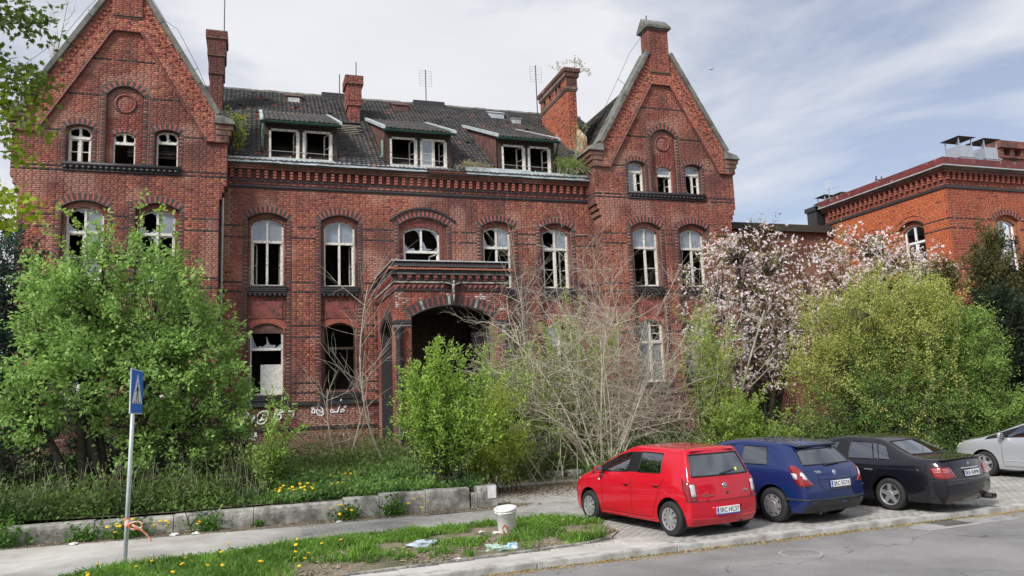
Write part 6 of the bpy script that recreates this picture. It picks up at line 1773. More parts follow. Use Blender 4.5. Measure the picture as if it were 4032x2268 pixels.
sp = M(); sp.hexa([(-.50, -.29, 1.395), (.50, -.29, 1.395), (.52, -.06, 1.415), (-.52, -.06, 1.415), (-.49, -.29, 1.415), (.49, -.29, 1.415), (.51, .02, 1.450), (-.51, .02, 1.450)]); bevel(sp.build('spoiler', RED, c.root), .012, 3)
c.seam([(-.80, .60), (-.6, .605)], 'y', 'bumper_seam', .004); c.seam([(.80, .60), (.6, .605)], 'y', 'bumper_seam', .004)
c.patch([(-.30, .34), (.30, .34), (.33, .49), (-.33, .49)], VB_, 'plate_recess', RED, .002, .004, 2)
c.seam([(-.70, .31), (-.3, .30), (.3, .30), (.70, .31)], 'y', 'bumper_crease', .012, RED)
c.plate('SRC HC37', .0, -.565, .425, .0)
c.text('ŠKODA', .062, -.40, .68, 'chrome', 'maker_badge', spacing=1.15); c.text('CITIGO', .045, .46, .71, 'chrome', 'model_badge', spacing=1.05)
h = c.ray((0, -4, .82), (0, 1, 0))
b = M(); b.lathe([(0, -.006), (.040, -.006), (.048, -.003), (.050, .01)], 24, 'y'); bd = b.build('round_badge', MT['chrome'], c.root, True); bd.location = h[0]; bd.rotation_euler = (-.12, 0, 0)
b = M(); b.lathe([(0, -.0075), (.034, -.0075), (.035, -.004)], 20, 'y'); b.build('badge_field', MT['black_plastic'], bd)
b = M()
for k, (x0, z0) in enumerate(((-.02, .012), (-.005, .006), (.008, 0))): b.poly([(x0, -.0085, z0 - .022), (x0 + .012, -.0085, z0 - .012), (x0 + .016, -.0085, z0 + .014), (x0 + .004, -.0085, z0 + .004)])
b.build('badge_wing', MT['chrome'], bd)
b = M(); b.lathe([(0, -.012), (.022, -.010), (.028, .0)], 14, 'y'); o = b.build('hatch_lock', MT['black_plastic'], c.root); h = c.ray((0.02, -4, .70), (0, 1, 0)); o.location = h[0]
c.wiper(-.02, 1.01, .30, 1.055)
c.patch([(.34, 1.03), (.40, 1.03), (.40, 1.09), (.34, 1.09)], VB_, 'sticker', mat('yellow_sticker', (.6, .6, .05), .5), .003, .002, 1)
c.aerial(0, .25, .30)
b = M(); b.tube([(.36, -.1, .22), (.36, -.48, .20)], .025, 8); b.build('exhaust', MT['iron'], c.root)
# ---- dark blue three-door hatchback
BLUE = paint_mat('blue_paint', (.006, .019, .095), .0)
P_ = dict(w=.872, zbot=.20, zmid=.58, sh=.11,
    hood=[(3.42, .84, .70, .74, .62), (3.28, .95, .80, .84, .70), (2.95, 1.0, .90, .95, .79), (2.60, 1.0, .945, 1.02, .82)],
    cabin=[
        dict(yl=[2.12, 2.12, 2.12, 2.15], yb=2.26, yr=1.55, zt=1.375, zc=1.45, wr=.72, bz=.935, yc=1.70),
        dict(yl=.98, yb=.98, yr=.92, zt=1.41, zc=1.475, wr=.735, bz=.955, yc=.95),
        dict(yl=.92, yb=.90, yr=.86, zt=1.41, zc=1.475, wr=.735, bz=.957, yc=.87),
        dict(yl=[.42, .42, .33, .1], yb=-.02, yr=.16, zt=1.385, zc=1.46, wr=.72, bz=.975, yc=.15),
        dict(yl=[-.36, -.38, -.38, -.38], yb=-.34, yr=-.10, zt=1.36, zc=1.44, wr=.70, bz=.985, yc=-.1, k=.985),
        dict(yl=[-.60, -.715, -.72, -.66], yb=-.585, yr=-.27, zt=1.315, zc=1.405, wr=.655, bz=.985, yc=-.38, k=.90, bow=-.085, wb=.92)])
def side_blue(i, j):
    if j == 4: return 1 if i == 4 else 2 if i == 6 else 7 if i == 3 else 0
    if i == 4 and 1 <= j <= 3: return 5
    return 0
sh = car_shell(hatchback(P_), side_blue, top_red, lambda j, k: 8 if j == 0 else 0, lambda j, k: 4 if j == 4 and k >= 1 else 8 if j == 0 else 0)
c = Car('blue_hatchback', (9.90, 12.75, .009), .20, 'dark blue three door hatchback between the red car and the black saloon, plate SRC 5GY6', BLUE, sh, [(0, .315, .37), (2.60, .315, .37)], std_parts(BLUE))
for x in (-.765, .765):
    for y in (0, 2.60): c.wheel(x, y, .312, .19, 'cap8', .20)
c.floor(-.5, 3.2); c.seats((.2, 1.25), 1.85)
c.seam([(2.14, .30), (2.13, .8), (2.22, .92)], 'x'); c.seam([(.95, .27), (.95, .945)], 'x'); c.seam([(2.13, .28), (.95, .28)], 'x')

c.seam([(1.05, .50), (.72, .50)], 'x', 'side_strip', .008, 'chrome', off=.004)
c.handle(1.12, .80); c.mirror(2.1, .965, .845)
for sd in (-1, 1):
    d = Vector((-sd * .55, .83, 0)).normalized(); r = Vector((d.y, -d.x, 0)); fr = ((sd * .74, -.6, 0), r, (0, 0, 1), d)
    f = (lambda P: [(a * -sd, b) for a, b in P])
    tl = c.patch(f([(-.16, .98), (-.12, 1.03), (-.06, 1.02), (.02, .93), (.10, .80), (.20, .685), (.02, .67), (-.06, .68), (-.12, .80)]), fr, 'tail_light', 'red_lamp', .012, .02, 3)
    c.patch(f([(-.145, .90), (-.07, .89), (-.06, .80), (-.11, .80)]), fr, 'reversing_lamp', 'clear_lamp', .018, .006, 2, tl)
    c.patch(f([(.0, .92), (.04, .88), (.10, .775), (.02, .79)]), fr, 'indicator_lamp', 'clear_lamp', .018, .006, 2, tl)

sp = M(); sp.hexa([(-.54, -.40, 1.345), (.54, -.40, 1.345), (.59, -.08, 1.38), (-.59, -.08, 1.38), (-.52, -.40, 1.365), (.52, -.40, 1.365), (.56, -.06, 1.425), (-.56, -.06, 1.425)]); bevel(sp.build('spoiler', BLUE, c.root), .02, 3)
b = M(); b.box(-.52, .52, -.39, -.30, 1.325, 1.345); b.build('spoiler_underside', MT['trim'], c.root)
c.seam([(-.44, .86), (-.45, .72), (-.34, .58), (.34, .58), (.45, .72), (.44, .86)], 'y', 'hatch_seam', .006)
c.patch([(-.36, .60), (.36, .60), (.42, .72), (.40, .765), (-.40, .765), (-.42, .72)], VB_, 'plate_recess', BLUE, -.012, .004, 2); c.seam([(-.42, .775), (.42, .775)], 'y', 'hatch_grip', .012, BLUE)
c.seam([(-.84, .44), (-.5, .43), (.5, .43), (.84, .44)], 'y', 'bumper_strip', .020, 'black_plastic')
c.patch([(-.60, .29), (.60, .29), (.66, .40), (-.66, .40)], VB_, 'bumper_insert', 'black_plastic', .004, .006, 2)
hh = c.ray((.04, -4, .68), (0, 1, 0))[0]
c.plate('SRC 5GY6', .06, hh.y - .02, .685, .05)
c.text('Stilo', .075, -.40, .905, 'chrome', 'model_badge')
h = c.ray((0, -4, .875), (0, 1, 0)); b = M(); b.lathe([(0, -.006), (.042, -.006), (.05, .006)], 22, 'y'); bd = b.build('round_badge', MT['steel'], c.root, True); bd.location = h[0]; bd.rotation_euler = (-.25, 0, 0)
b = M(); b.box(-.026, .026, -.0085, -.0065, -.008, .008); b.build('badge_bar', MT['plate_blue'], bd)
c.wiper(-.16, 1.005, .28, 1.02)
c.aerial(0, -.02, .12, -.06)
b = M(); b.tube([(-.40, -.3, .21), (-.40, -.68, .19)], .032, 8); b.lathe([(.09, -.5), (.09, -.15)], 10, 'y', (-.38, 0, .25), True); b.build('exhaust', MT['iron'], c.root)
# ---- black saloon
BLK = paint_mat('black_paint', (.006, .006, .010))
P_ = dict(w=.875, zbot=.19, zmid=.56, sh=.12,
    hood=[(3.48, .84, .66, .70, .58), (3.34, .95, .75, .79, .66), (3.0, 1.0, .84, .90, .74), (2.62, 1.0, .90, .975, .78)],
    cabin=[
        dict(yl=[2.16, 2.16, 2.16, 2.18], yb=2.24, yr=1.50, zt=1.30, zc=1.375, wr=.70, bz=.895, yc=1.62),
        dict(yl=1.10, yb=1.10, yr=1.03, zt=1.345, zc=1.405, wr=.715, bz=.905, yc=1.03),
        dict(yl=1.02, yb=1.00, yr=.94, zt=1.345, zc=1.405, wr=.715, bz=.906, yc=.94),
        dict(yl=[.42, .42, .34, .22], yb=.18, yr=.36, zt=1.315, zc=1.385, wr=.70, bz=.915, yc=.30),
        dict(yl=[.0, .0, .0, .0], yb=-.06, yr=.20, zt=1.285, zc=1.36, wr=.675, bz=.92, yc=.08),
        dict(yl=-.40, yb=-.40, yr=-.38, zt=.955, zc=1.0, wr=.90, bz=.925, yc=-.52),
        dict(yl=-.80, yb=-.84, yr=-.84, zt=.955, zc=.985, wr=.88, bz=.925, yc=-.85, k=.985),
        dict(yl=[-.98, -1.09, -1.10, -1.04], yb=-1.0, yr=-.985, zt=.925, zc=.985, wr=.80, bz=.90, yc=-1.03, k=.90, bow=-.10, wb=.92)])
def side_blk(i, j):
    if j == 4: return 1 if i == 4 else 2 if i == 6 else 9 if i == 7 else 7 if i in (3, 5) else 0
    if i in (4, 5) and 1 <= j <= 3: return 5
    if i == 6 and 1 <= j <= 3: return 6
    return 0
def top_blk(i, k): return 3 if i == 3 and k >= 1 else 4 if i == 8 and k >= 1 else 0
sh = car_shell(hatchback(P_), side_blk, top_blk, lambda j, k: 8 if j == 0 else 0, lambda j, k: 0)
c = Car('black_saloon', (12.62, 12.84, .009), .25, 'black four door saloon with five spoke silver wheels, plate KR 424MN', BLK, sh, [(0, .305, .355), (2.665, .305, .355)], std_parts(BLK))
for x in (-.765, .765):
    for y in (0, 2.665): c.wheel(x, y, .305, .195, 'five', .205)
c.floor(-.9, 3.2); c.seats((.42, 1.30), 1.85)
c.seam([(2.15, .30), (2.14, .75), (2.22, .885)], 'x'); c.seam([(1.06, .26), (1.06, .9)], 'x'); c.seam([(2.14, .26), (.46, .26), (.38, .5), (.25, .72), (.19, .91)], 'x')

c.seam([(.19, .925), (.30, 1.30)], 'x', 'window_divider', .014, 'trim')
c.seam([(2.3, .765), (1.0, .785), (.2, .795), (-.9, .79)], 'x', 'body_crease', .006, BLK); c.seam([(2.2, .47), (.55, .475)], 'x', 'side_strip', .010, 'chrome', off=.004)
c.handle(1.25, .745, MT['trim']); c.handle(.40, .755, MT['chrome'], (-1,)); c.mirror(2.05, .92, .845)
for sd in (-1, 1):
    d = Vector((-sd * .5, .86, 0)).normalized(); r = Vector((d.y, -d.x, 0)); fr = ((sd * .70, -1.0, 0), r, (0, 0, 1), d)
    f = (lambda P: [(a * -sd, b) for a, b in P])
    tl = c.patch(f([(-.20, .82), (-.10, .85), (.10, .845), (.16, .80), (.24, .655), (.0, .635), (-.16, .66)]), fr, 'tail_light', 'red_lamp', .010, .02, 3)
    for z in (.81, .785, .76): c.patch(f([(-.16, z - .006), (.14, z - .006), (.14, z + .006), (-.16, z + .006)]), fr, 'lamp_strip', mat('pink_lamp', (.5, .2, .2), .3), .017, .006, 2, tl)
lip = M(); lip.hexa([(-.70, -1.06, .965), (.70, -1.06, .965), (.72, -.88, .965), (-.72, -.88, .965), (-.68, -1.09, 1.0), (.68, -1.09, 1.0), (.70, -.95, .985), (-.70, -.95, .985)]); bevel(lip.build('boot_spoiler', BLK, c.root), .02, 3)
c.seam([(-.30, .80), (.30, .80)], 'y', 'plate_trim', .014, 'chrome', off=.012)
c.seam([(-.52, .94), (-.50, .64), (.50, .64), (.52, .94)], 'y', 'boot_seam', .005)
c.seam([(-.84, .60), (-.5, .605), (.5, .605), (.84, .60)], 'y', 'bumper_top', .018, BLK); c.seam([(-.82, .53), (0, .53), (.82, .53)], 'y', 'bumper_strip', .008, 'iron', off=.004)
hh = c.ray((0, -4, .72), (0, 1, 0))[0]
c.plate('KR 424MN', .02, hh.y - .02, .715, .06)
b = M(); b.box(-.03, -.018, -.004, .004, -.03, .03); b.box(.018, .03, -.004, .004, -.03, .03); b.box(-.018, .018, -.004, .004, -.006, .006); o = b.build('letter_badge', MT['chrome'], c.root); h = c.ray((0, -4, .885), (0, 1, 0)); o.location = h[0] + h[1] * .006; o.rotation_euler = (-.2, 0, 0)
c.aerial(-.62, -.62, .28, .0)
b = M()
for x in (.50, .60): b.lathe([(.035, -1.22), (.045, -1.24), (.05, -1.20), (.045, -.95)], 12, 'y', (x, 0, .235))
b.tube([(.55, -.6, .24), (.55, -1.15, .235)], .04, 8); b.build('exhaust', MT['iron'], c.root)
# ---- silver car, nose in from the right
SIL = paint_mat('silver_paint', (.52, .54, .58), .55)
P_ = dict(w=.885, zbot=.20, zmid=.60, sh=.11,
    hood=[(3.44, .82, .74, .80, .66), (3.30, .94, .84, .89, .74), (2.95, 1.0, .92, .985, .81), (2.55, 1.0, .96, 1.06, .84)],
    cabin=[
        dict(yl=[2.08, 2.08, 2.08, 2.12], yb=2.20, yr=1.45, zt=1.37, zc=1.455, wr=.73, bz=.955, yc=1.62),
        dict(yl=1.05, yb=1.05, yr=1.00, zt=1.415, zc=1.475, wr=.74, bz=.965, yc=1.0),
        dict(yl=.98, yb=.96, yr=.92, zt=1.415, zc=1.475, wr=.74, bz=.966, yc=.92),
        dict(yl=[.42, .42, .34, .20], yb=.10, yr=.26, zt=1.385, zc=1.46, wr=.725, bz=.98, yc=.25),
        dict(yl=[-.20, -.20, -.20, -.20], yb=-.3, yr=.0, zt=1.33, zc=1.41, wr=.70, bz=.99, yc=-.05),
        dict(yl=[-.90, -.97, -.98, -.92], yb=-.85, yr=-.80, zt=1.02, zc=1.06, wr=.72, bz=.99, yc=-.85, k=.92, bow=-.08, wb=.92)])
sh = car_shell(hatchback(P_), side_red, top_red, lambda j, k: 8 if j == 0 else 0, lambda j, k: 0)
c = Car('silver_car', (19.11, 13.42, .009), .10, 'silver car at the edge of the frame, parked nose in beyond the black saloon', SIL, sh, [(0, .315, .37), (2.58, .315, .37)], std_parts(SIL))
for x in (-.77, .77):
    for y in (0, 2.58): c.wheel(x, y, .315, .2, 'five', .21)
c.floor(-.8, 3.2); c.seats((.3, 1.22), 1.85)
c.seam([(2.08, .30), (2.07, .82), (2.17, .945)], 'x'); c.seam([(1.02, .27), (1.02, .955)], 'x'); c.seam([(2.07, .28), (1.02, .28)], 'x')

c.seam([(2.05, .42), (.5, .42)], 'x', 'side_strip', .014, SIL); c.handle(1.2, .83); c.mirror(2.02, .985, .86)
c.seam([(-.74, 2.62), (-.70, 3.0), (-.62, 3.3)], 'z', 'bonnet_seam', .005); c.seam([(.74, 2.62), (.70, 3.0), (.62, 3.3)], 'z', 'bonnet_seam', .005)
for sd in (-1, 1): c.patch([(-sd * .16, .66), (sd * .10, .70), (sd * .14, .82), (-sd * .1, .78)], ((sd * .62, 3.3, 0), (1, 0, 0), (0, 0, 1), Vector((-sd * .35, -1, 0)).normalized()), 'headlight', 'clear_lamp', .01, .015, 2)
# ------------------------------------------------------------------ plants
LEAF_GAIN = np.array([1.48, 1.30, 1.75])     # young spring foliage is pale
def leaf_quads(C, D, Nn, L, Wd, fold=.25):
    """rhombic leaves: base C, direction D, normal Nn"""
    S = unit(np.cross(D, Nn)); L = np.asarray(L)[:, None]; Wd = np.asarray(Wd)[:, None]
    return np.stack([C, C + D * L * .5 + S * Wd + Nn * L * fold * .3, C + D * L, C + D * L * .5 - S * Wd + Nn * L * fold * .3], 1)
def quads_obj(name, Q, col, m, parent=None, kind=None):
    n = len(Q)
    o = link(name, mesh_np(name, Q.reshape(-1, 3), np.arange(4 * n).reshape(n, 4), [m], col=np.clip(col, .004, .9)), parent, parent and [-c for c in parent.location])
    if kind: o['kind'] = kind
    return o
def curve(p, q, bend, n=6, sag=0.0):
    p = np.array(p, float); q = np.array(q, float); t = np.linspace(0, 1, n)[:, None]
    w = rng.normal(0, bend, 3) * np.linalg.norm(q - p)
    P = p + (q - p) * t + w * (t * (1 - t)) * 4 * .5; P[:, 2] += sag * np.sin(t[:, 0] * PI)
    return P
def sample_crown(ells, n, shell=.55):
    vol = np.array([e[3] * e[4] * e[5] for e in ells]); vol = vol ** .8
    k = rng.choice(len(ells), n, p=vol / vol.sum()); E = np.array(ells)[k]
    d = unit(rng.normal(size=(n, 3))); r = np.where(rng.random(n) < shell, rng.uniform(.78, 1.04, n), rng.random(n) ** (1 / 3) * .9)
    # uneven outline: each ellipsoid surface is lumpy
    lump = 1 + .23 * np.sin(d[:, 0] * 5 + k * 2.1) * np.sin(d[:, 2] * 4.3 + k) + .16 * np.sin(d[:, 1] * 9 + d[:, 2] * 7 + k)
    return E[:, :3] + d * E[:, 3:6] * (r * lump)[:, None], d
def bushy(name, label, cat, base, ells, clusters, per, cr, leaf, cols, limbs=5, trunk_r=.09, bark='wood_bark', group=None, up=.35, droop=0.0, limb_top=.75, spread=.25, trunk_name='trunk', extra=None, twig=.009, flat=0.0, minz=None):
    root = empty(name, (base[0], base[1], float(zg(base[0], base[1])) if len(base) < 3 else base[2]), 0, label, cat, group)
    b0 = np.array(root.location)
    C, O = sample_crown(ells, clusters)
    if minz is not None: C[:, 2] = np.maximum(C[:, 2], minz + .3 * rng.random(len(C)))
    T = Tubes(); nodes_ = []
    cen = np.mean(np.array(ells)[:, :3], 0)
    for i in range(limbs):
        tgt = C[rng.integers(len(C))] * (limb_top) + cen * (1 - limb_top)
        s = b0 + np.array([rng.normal(0, spread), rng.normal(0, spread * .6), -.1])
        P = curve(s, tgt, .10, 9, .15); T.add(P, np.linspace(trunk_r, trunk_r * .3, 9), 6); nodes_.append(P[3:])
    Nd = np.concatenate(nodes_)
    for c in C:
        d = np.linalg.norm(Nd - c, axis=1) + .25 * np.maximum(0, Nd[:, 2] - c[2] + .1); j = int(np.argmin(d))
        if rng.random() < .8: T.add(curve(Nd[j], c, .12, 4), np.linspace(twig * 1.6, twig * .5, 4), 3)
    T.build(trunk_name, MT[bark], root)
    n = clusters * per
    cc = np.repeat(C, per, 0); oo = np.repeat(O, per, 0)
    # elongated clusters pointing outward/up
    ax = unit(oo + np.array([0, 0, up - droop]) + rng.normal(0, .35, oo.shape))
    axc = np.repeat(unit(O + np.array([0, 0, up - droop]) + rng.normal(0, .3, O.shape)), per, 0)
    pos = cc + axc * (rng.random((n, 1)) - .35) * cr * 2.0 + rng.normal(0, cr * .33, (n, 3))
    D = unit(axc * .7 + rng.normal(0, .65, (n, 3)) + np.array([0, 0, -droop]))
    Nn = unit(rng.normal(0, .8, (n, 3)) + np.array([-.25, -.55, .9 + flat])); Nn = unit(Nn - D * (Nn * D).sum(1, keepdims=True))
    L = leaf[0] * rng.uniform(.6, 1.25, n); Wd = leaf[1] * rng.uniform(.7, 1.2, n)
    c0, c1 = np.array(cols[0]), np.array(cols[1])
    mixk = np.clip(np.repeat(rng.beta(1.4, 1.4, clusters), per) + rng.normal(0, .14, n), 0, 1)[:, None]
    col = (c0 * (1 - mixk) + c1 * mixk) * (1 + rng.normal(0, .14, (n, 1)))
    quads_obj('crown', leaf_quads(pos, D, Nn, L, Wd), col * LEAF_GAIN, MT['leaf'], root)
    if extra: extra(root, C, O)
    return root
def stems_bush(name, label, cat, base, tips, leaf, cols, per, r0=.016, bark='wood_bark', start=.25, group=None, side=0, spread=.12, bend=.08, sprig=.06):
    """fan of upright stems set with small leaves"""
    root = empty(name, (base[0], base[1], float(zg(base[0], base[1])) if len(base) < 3 else base[2]), 0, label, cat, group)
    b0 = np.array(root.location); T = Tubes(); A, AX, TT = [], [], []
    allP = []
    for tp in tips:
        s = b0 + np.array([rng.normal(0, spread), rng.normal(0, spread), -.05]); P = curve(s, tp, bend, 10, .1); allP.append(P); T.add(P, np.linspace(r0, r0 * .3, 10), 4)
        for _ in range(side):
            k = rng.integers(3, 9); q = P[k] + np.array([rng.normal(0, .35), rng.normal(0, .35), rng.uniform(.15, .7)]) * rng.uniform(.4, 1.1)
            Pq = curve(P[k], q, .1, 6); allP.append(Pq); T.add(Pq, np.linspace(r0 * .5, r0 * .2, 6), 3)
    T.build('stems', MT[bark], root)
    for P in allP:
        seg = np.linalg.norm(np.diff(P, axis=0), axis=1).sum(); m = max(4, int(per * seg))
        t = start + (1 - start) * rng.random(m) ** .8; x = t * (len(P) - 1); i = np.minimum(x.astype(int), len(P) - 2); f = (x - i)[:, None]
        A.append(P[i] * (1 - f) + P[i + 1] * f); AX.append(unit(P[i + 1] - P[i])); TT.append(t)
    A = np.concatenate(A); AX = np.concatenate(AX); t = np.concatenate(TT); n = len(A)
    R = unit(rng.normal(0, 1, (n, 3))); D = unit(AX * .6 + R)
    A = A + R * np.abs(rng.normal(0, sprig, (n, 1)))
    Nn = unit(rng.normal(0, .8, (n, 3)) + [0, -.3, .8]); Nn = unit(Nn - D * (Nn * D).sum(1, keepdims=True))
    mixk = np.clip(rng.random(n) * .6 + .4 * t + rng.normal(0, .1, n), 0, 1)[:, None]
    col = (np.array(cols[0]) * (1 - mixk) + np.array(cols[1]) * mixk) * (1 + rng.normal(0, .15, (n, 1)))
    quads_obj('leaves', leaf_quads(A, D, Nn, leaf[0] * rng.uniform(.6, 1.3, n), leaf[1] * rng.uniform(.7, 1.2, n)), col * LEAF_GAIN, MT['leaf'], root)
    return root
def bare(name, label, cat, base, trunks, levels, bark, kids=(5, 4, 3), r0=.05, ln=(.55, .5, .45), up=.25, group=None, wob=.10, lean=.9, leaf=None):
    """leafless shrub or tree; trunks: list of top points"""
    root = empty(name, (base[0], base[1], float(zg(base[0], base[1])) if len(base) < 3 else base[2]), 0, label, cat, group)
    b0 = np.array(root.location); T = Tubes(); tips = []
    def grow(P, r, lv):
        L = np.linalg.norm(P[-1] - P[0])
        if lv >= levels: tips.append(P); return
        for _ in range(kids[lv]):
            k = rng.uniform(.25, .97) * (len(P) - 1); i = min(int(k), len(P) - 2); p = P[i] + (P[i + 1] - P[i]) * (k - i)
            d = unit(unit(P[i + 1] - P[i]) + rng.normal(0, lean, 3) * np.array([1, .8, .7]) + np.array([0, 0, up]))
            l = L * ln[lv] * rng.uniform(.6, 1.3)
            Q = curve(p, p + d * l, wob, 5, 0); rr = r * .5; T.add(Q, np.linspace(rr, rr * .35, 5), 4 if lv == 0 else 3); grow(Q, rr, lv + 1)
    for tp in trunks:
        P = curve(b0 + np.array([rng.normal(0, .18), rng.normal(0, .18), -.1]), tp, .09, 8); T.add(P, np.linspace(r0, r0 * .35, 8), 6); grow(P, r0 * .75, 0)
    T.build('branches', MT[bark], root)
    if leaf:
        A = np.concatenate([p for p in tips]); A = A[rng.random(len(A)) < leaf[2]]; A = np.repeat(A, leaf[3], 0); n = len(A); A = A + rng.normal(0, .05, A.shape)
        D = unit(rng.normal(0, 1, (n, 3)) + [0, 0, .4]); Nn = unit(rng.normal(0, 1, (n, 3)) + [0, -.2, .8]); Nn = unit(Nn - D * (Nn * D).sum(1, keepdims=True)); mk_ = rng.random((n, 1))
        quads_obj('leaves', leaf_quads(A, D, Nn, leaf[0] * rng.uniform(.6, 1.3, n), leaf[1] * rng.uniform(.7, 1.2, n)), np.array(leaf[4][0]) * (1 - mk_) + np.array(leaf[4][1]) * mk_, MT['leaf'], root)
    return root
G1 = ((.085, .17, .03), (.25, .42, .10))
# A: the big spreading bush on the left
A_E = [(-2.9, 21.0, 4.9, 1.9, 1.7, 1.7), (-4.1, 21.0, 4.7, 1.15, 1.4, 1.5), (-1.6, 20.8, 3.9, 1.35, 1.4, 1.4), (-3.2, 20.6, 3.3, 2.3, 1.6, 1.1), (-.85, 20.9, 2.5, .9, 1.2, 1.0), (-5.0, 20.4, 2.6, .9, 1.0, .9), (-2.0, 20.4, 1.75, 1.0, .9, .8), (-2.9, 21.0, 6.1, 1.1, .9, .5)]
bushy('broad_bush', 'big spreading bush with fresh green leaves in front of the left gabled wing', 'bush', (-3.4, 21.0), A_E, 1500, 26, .22, (.115, .034), G1, limbs=11, trunk_r=.13, bark='bark_dark', up=.5, spread=.5)
# shoots standing above it
stems_bush('leafy_shoot', 'long leafy shoots rising above the big bush before the arched windows', 'shoots', (-2.9, 20.9, 5.2), [(-4.5, 20.8, 7.45), (-4.9, 20.8, 7.1), (-3.4, 20.8, 7.35), (-2.2, 20.8, 7.6), (-1.9, 20.7, 7.3), (-2.6, 20.8, 7.9), (-1.2, 20.8, 5.7), (-.6, 20.8, 4.9)], (.11, .04), ((.11, .20, .03), (.24, .36, .07)), 20, .014, start=.5, spread=.6, bend=.12)
# B: dark evergreen at the left edge
bushy('dark_evergreen', 'dark green conifer behind the big bush at the left edge', 'tree', (-7.0, 24.8), [(-6.5, 24.8, 6.3, 1.0, 1.1, 1.5), (-6.5, 24.6, 4.2, 1.25, 1.3, 1.9), (-6.6, 24.4, 2.4, 1.4, 1.4, 1.3), (-7.8, 25, 5, 1.0, 1.3, 2.6)], 1300, 30, .20, (.12, .034), ((.012, .034, .018), (.035, .075, .036)), limbs=5, trunk_r=.15, bark='bark_dark', droop=.25)
bushy('shade_undergrowth', 'dark bush added for the shade under the big spreading bush at the left edge', 'bush', (-6.5, 22.3), [(-6.6, 22.3, 1.6, 1.6, 1.2, 1.3), (-4.8, 23.2, 1.7, 1.5, .8, 1.2), (-3.0, 23.6, 1.7, 1.6, .8, 1.2), (-1.3, 23.9, 1.5, 1.2, .7, 1.0)], 620, 22, .18, (.10, .03), ((.015, .035, .015), (.04, .08, .03)), limbs=5, trunk_r=.04, bark='bark_dark')  # dark leaves put in for the shade behind the broad bush's trunks
# D: the fresh green shrub in the middle
tips = []
for _ in range(70):
    a = rng.uniform(-1, 1); tips.append((4.50 + a * 1.36 + rng.normal(0, .12), 19.2 + rng.normal(0, .55), .55 + (3.45 * (1 - .30 * abs(a) ** 1.6)) * rng.uniform(.42, 1.02)))
stems_bush('upright_shrub', 'fresh green upright shrub growing over the low wall before the porch', 'shrub', (4.5, 19.2), tips, (.075, .023), ((.10, .20, .025), (.27, .44, .07)), 54, .016, 'bark_dark', .16, side=5, spread=.28, sprig=.05)
tips = [(6.0 + rng.normal(0, .55), 20.4 + rng.normal(0, .5), rng.uniform(1.2, 2.9)) for _ in range(30)]
stems_bush('arching_shrub', 'arching green shrub with yellowish tips between the upright shrub and bare bush', 'shrub', (6.0, 20.4), tips, (.08, .026), ((.13, .22, .03), (.32, .42, .07)), 60, .014, 'bark_dark', .15, side=5, spread=.5, bend=.2)
tips = [(7.3 + rng.normal(0, .7), 22.6 + rng.normal(0, .5), rng.uniform(1.5, 4.2)) for _ in range(40)]
stems_bush('porch_shrub', 'green shrub crowding the side of the porch behind the bare bush', 'shrub', (7.3, 22.8), tips, (.08, .028), ((.08, .16, .025), (.24, .36, .07)), 55, .014, 'bark_tan', .1, side=5, spread=.6, bend=.15)
# E: bare sapling before the porch pier, and another by the arch
bare('bare_sapling', 'slender bare grey sapling with side twigs in front of the porch pier', 'tree', (3.75, 24.0), [(3.35, 24.0, 6.1)], 2, 'bark_pale', (17, 4), .036, (.36, .5), .35, lean=.95)
bare('bare_sapling', 'thin bare sapling with upright twigs between porch roof and second bare bush', 'tree', (10.0, 27.0, 1.0), [(9.0, 27.0, 8.2), (9.4, 27, 6.9)], 2, 'bark_pale', (12, 3), .03, (.26, .5), .5, lean=.8)
bare('bare_sapling', 'small dry twiggy sapling leaning beside the ground floor window', 'tree', (2.6, 25.0), [(2.2, 25, 3.0), (3.3, 25, 2.4)], 2, 'bark_tan', (9, 4), .03, (.45, .5), .3)
# F: small sapling before the plinth
tips = [(.42 + rng.normal(0, .22), 19.4 + rng.normal(0, .2), rng.uniform(1.0, 2.2)) for _ in range(16)] + [(.45, 19.4, 2.85), (.72, 19.4, 2.9), (.95, 19.4, 2.5), (1.15, 19.4, 2.1)]
stems_bush('young_sapling', 'young leafy sapling standing in the weeds before the graffiti', 'sapling', (.42, 19.4), tips, (.08, .028), ((.10, .19, .03), (.26, .42, .08)), 40, .011, 'bark_dark', .12, side=2, spread=.10)
# G: the bare tan bush
tr = [(9.0 + rng.uniform(-1.9, 2.9), 22 + rng.normal(0, .8), rng.uniform(2.6, 5.2)) for _ in range(19)] + [(7.4, 22, 3.0), (7.7, 21.8, 2.2), (12.4, 22, 3.1), (12.6, 22, 3.6)]
bare('bare_bush', 'large bare bush of pale tangled branches behind the red car', 'bush', (10.0, 22.0), tr, 3, 'bark_tan', (9, 6, 3), .034, (.48, .55, .5), .18, lean=1.2, wob=.26)
tips = [(9.6 + rng.normal(0, 1.1), 23.3 + rng.normal(0, .4), rng.uniform(2.2, 5.0)) for _ in range(64)] + [(9.5, 23, 6.0), (10.0, 23, 5.7), (10.9, 23, 5.3)]
stems_bush('green_shrub', 'loose green shrub growing behind the bare tangled bush', 'shrub', (9.8, 23.4), tips, (.085, .028), ((.12, .20, .035), (.28, .40, .08)), 42, .016, 'bark_tan', .2, side=4, spread=.7)
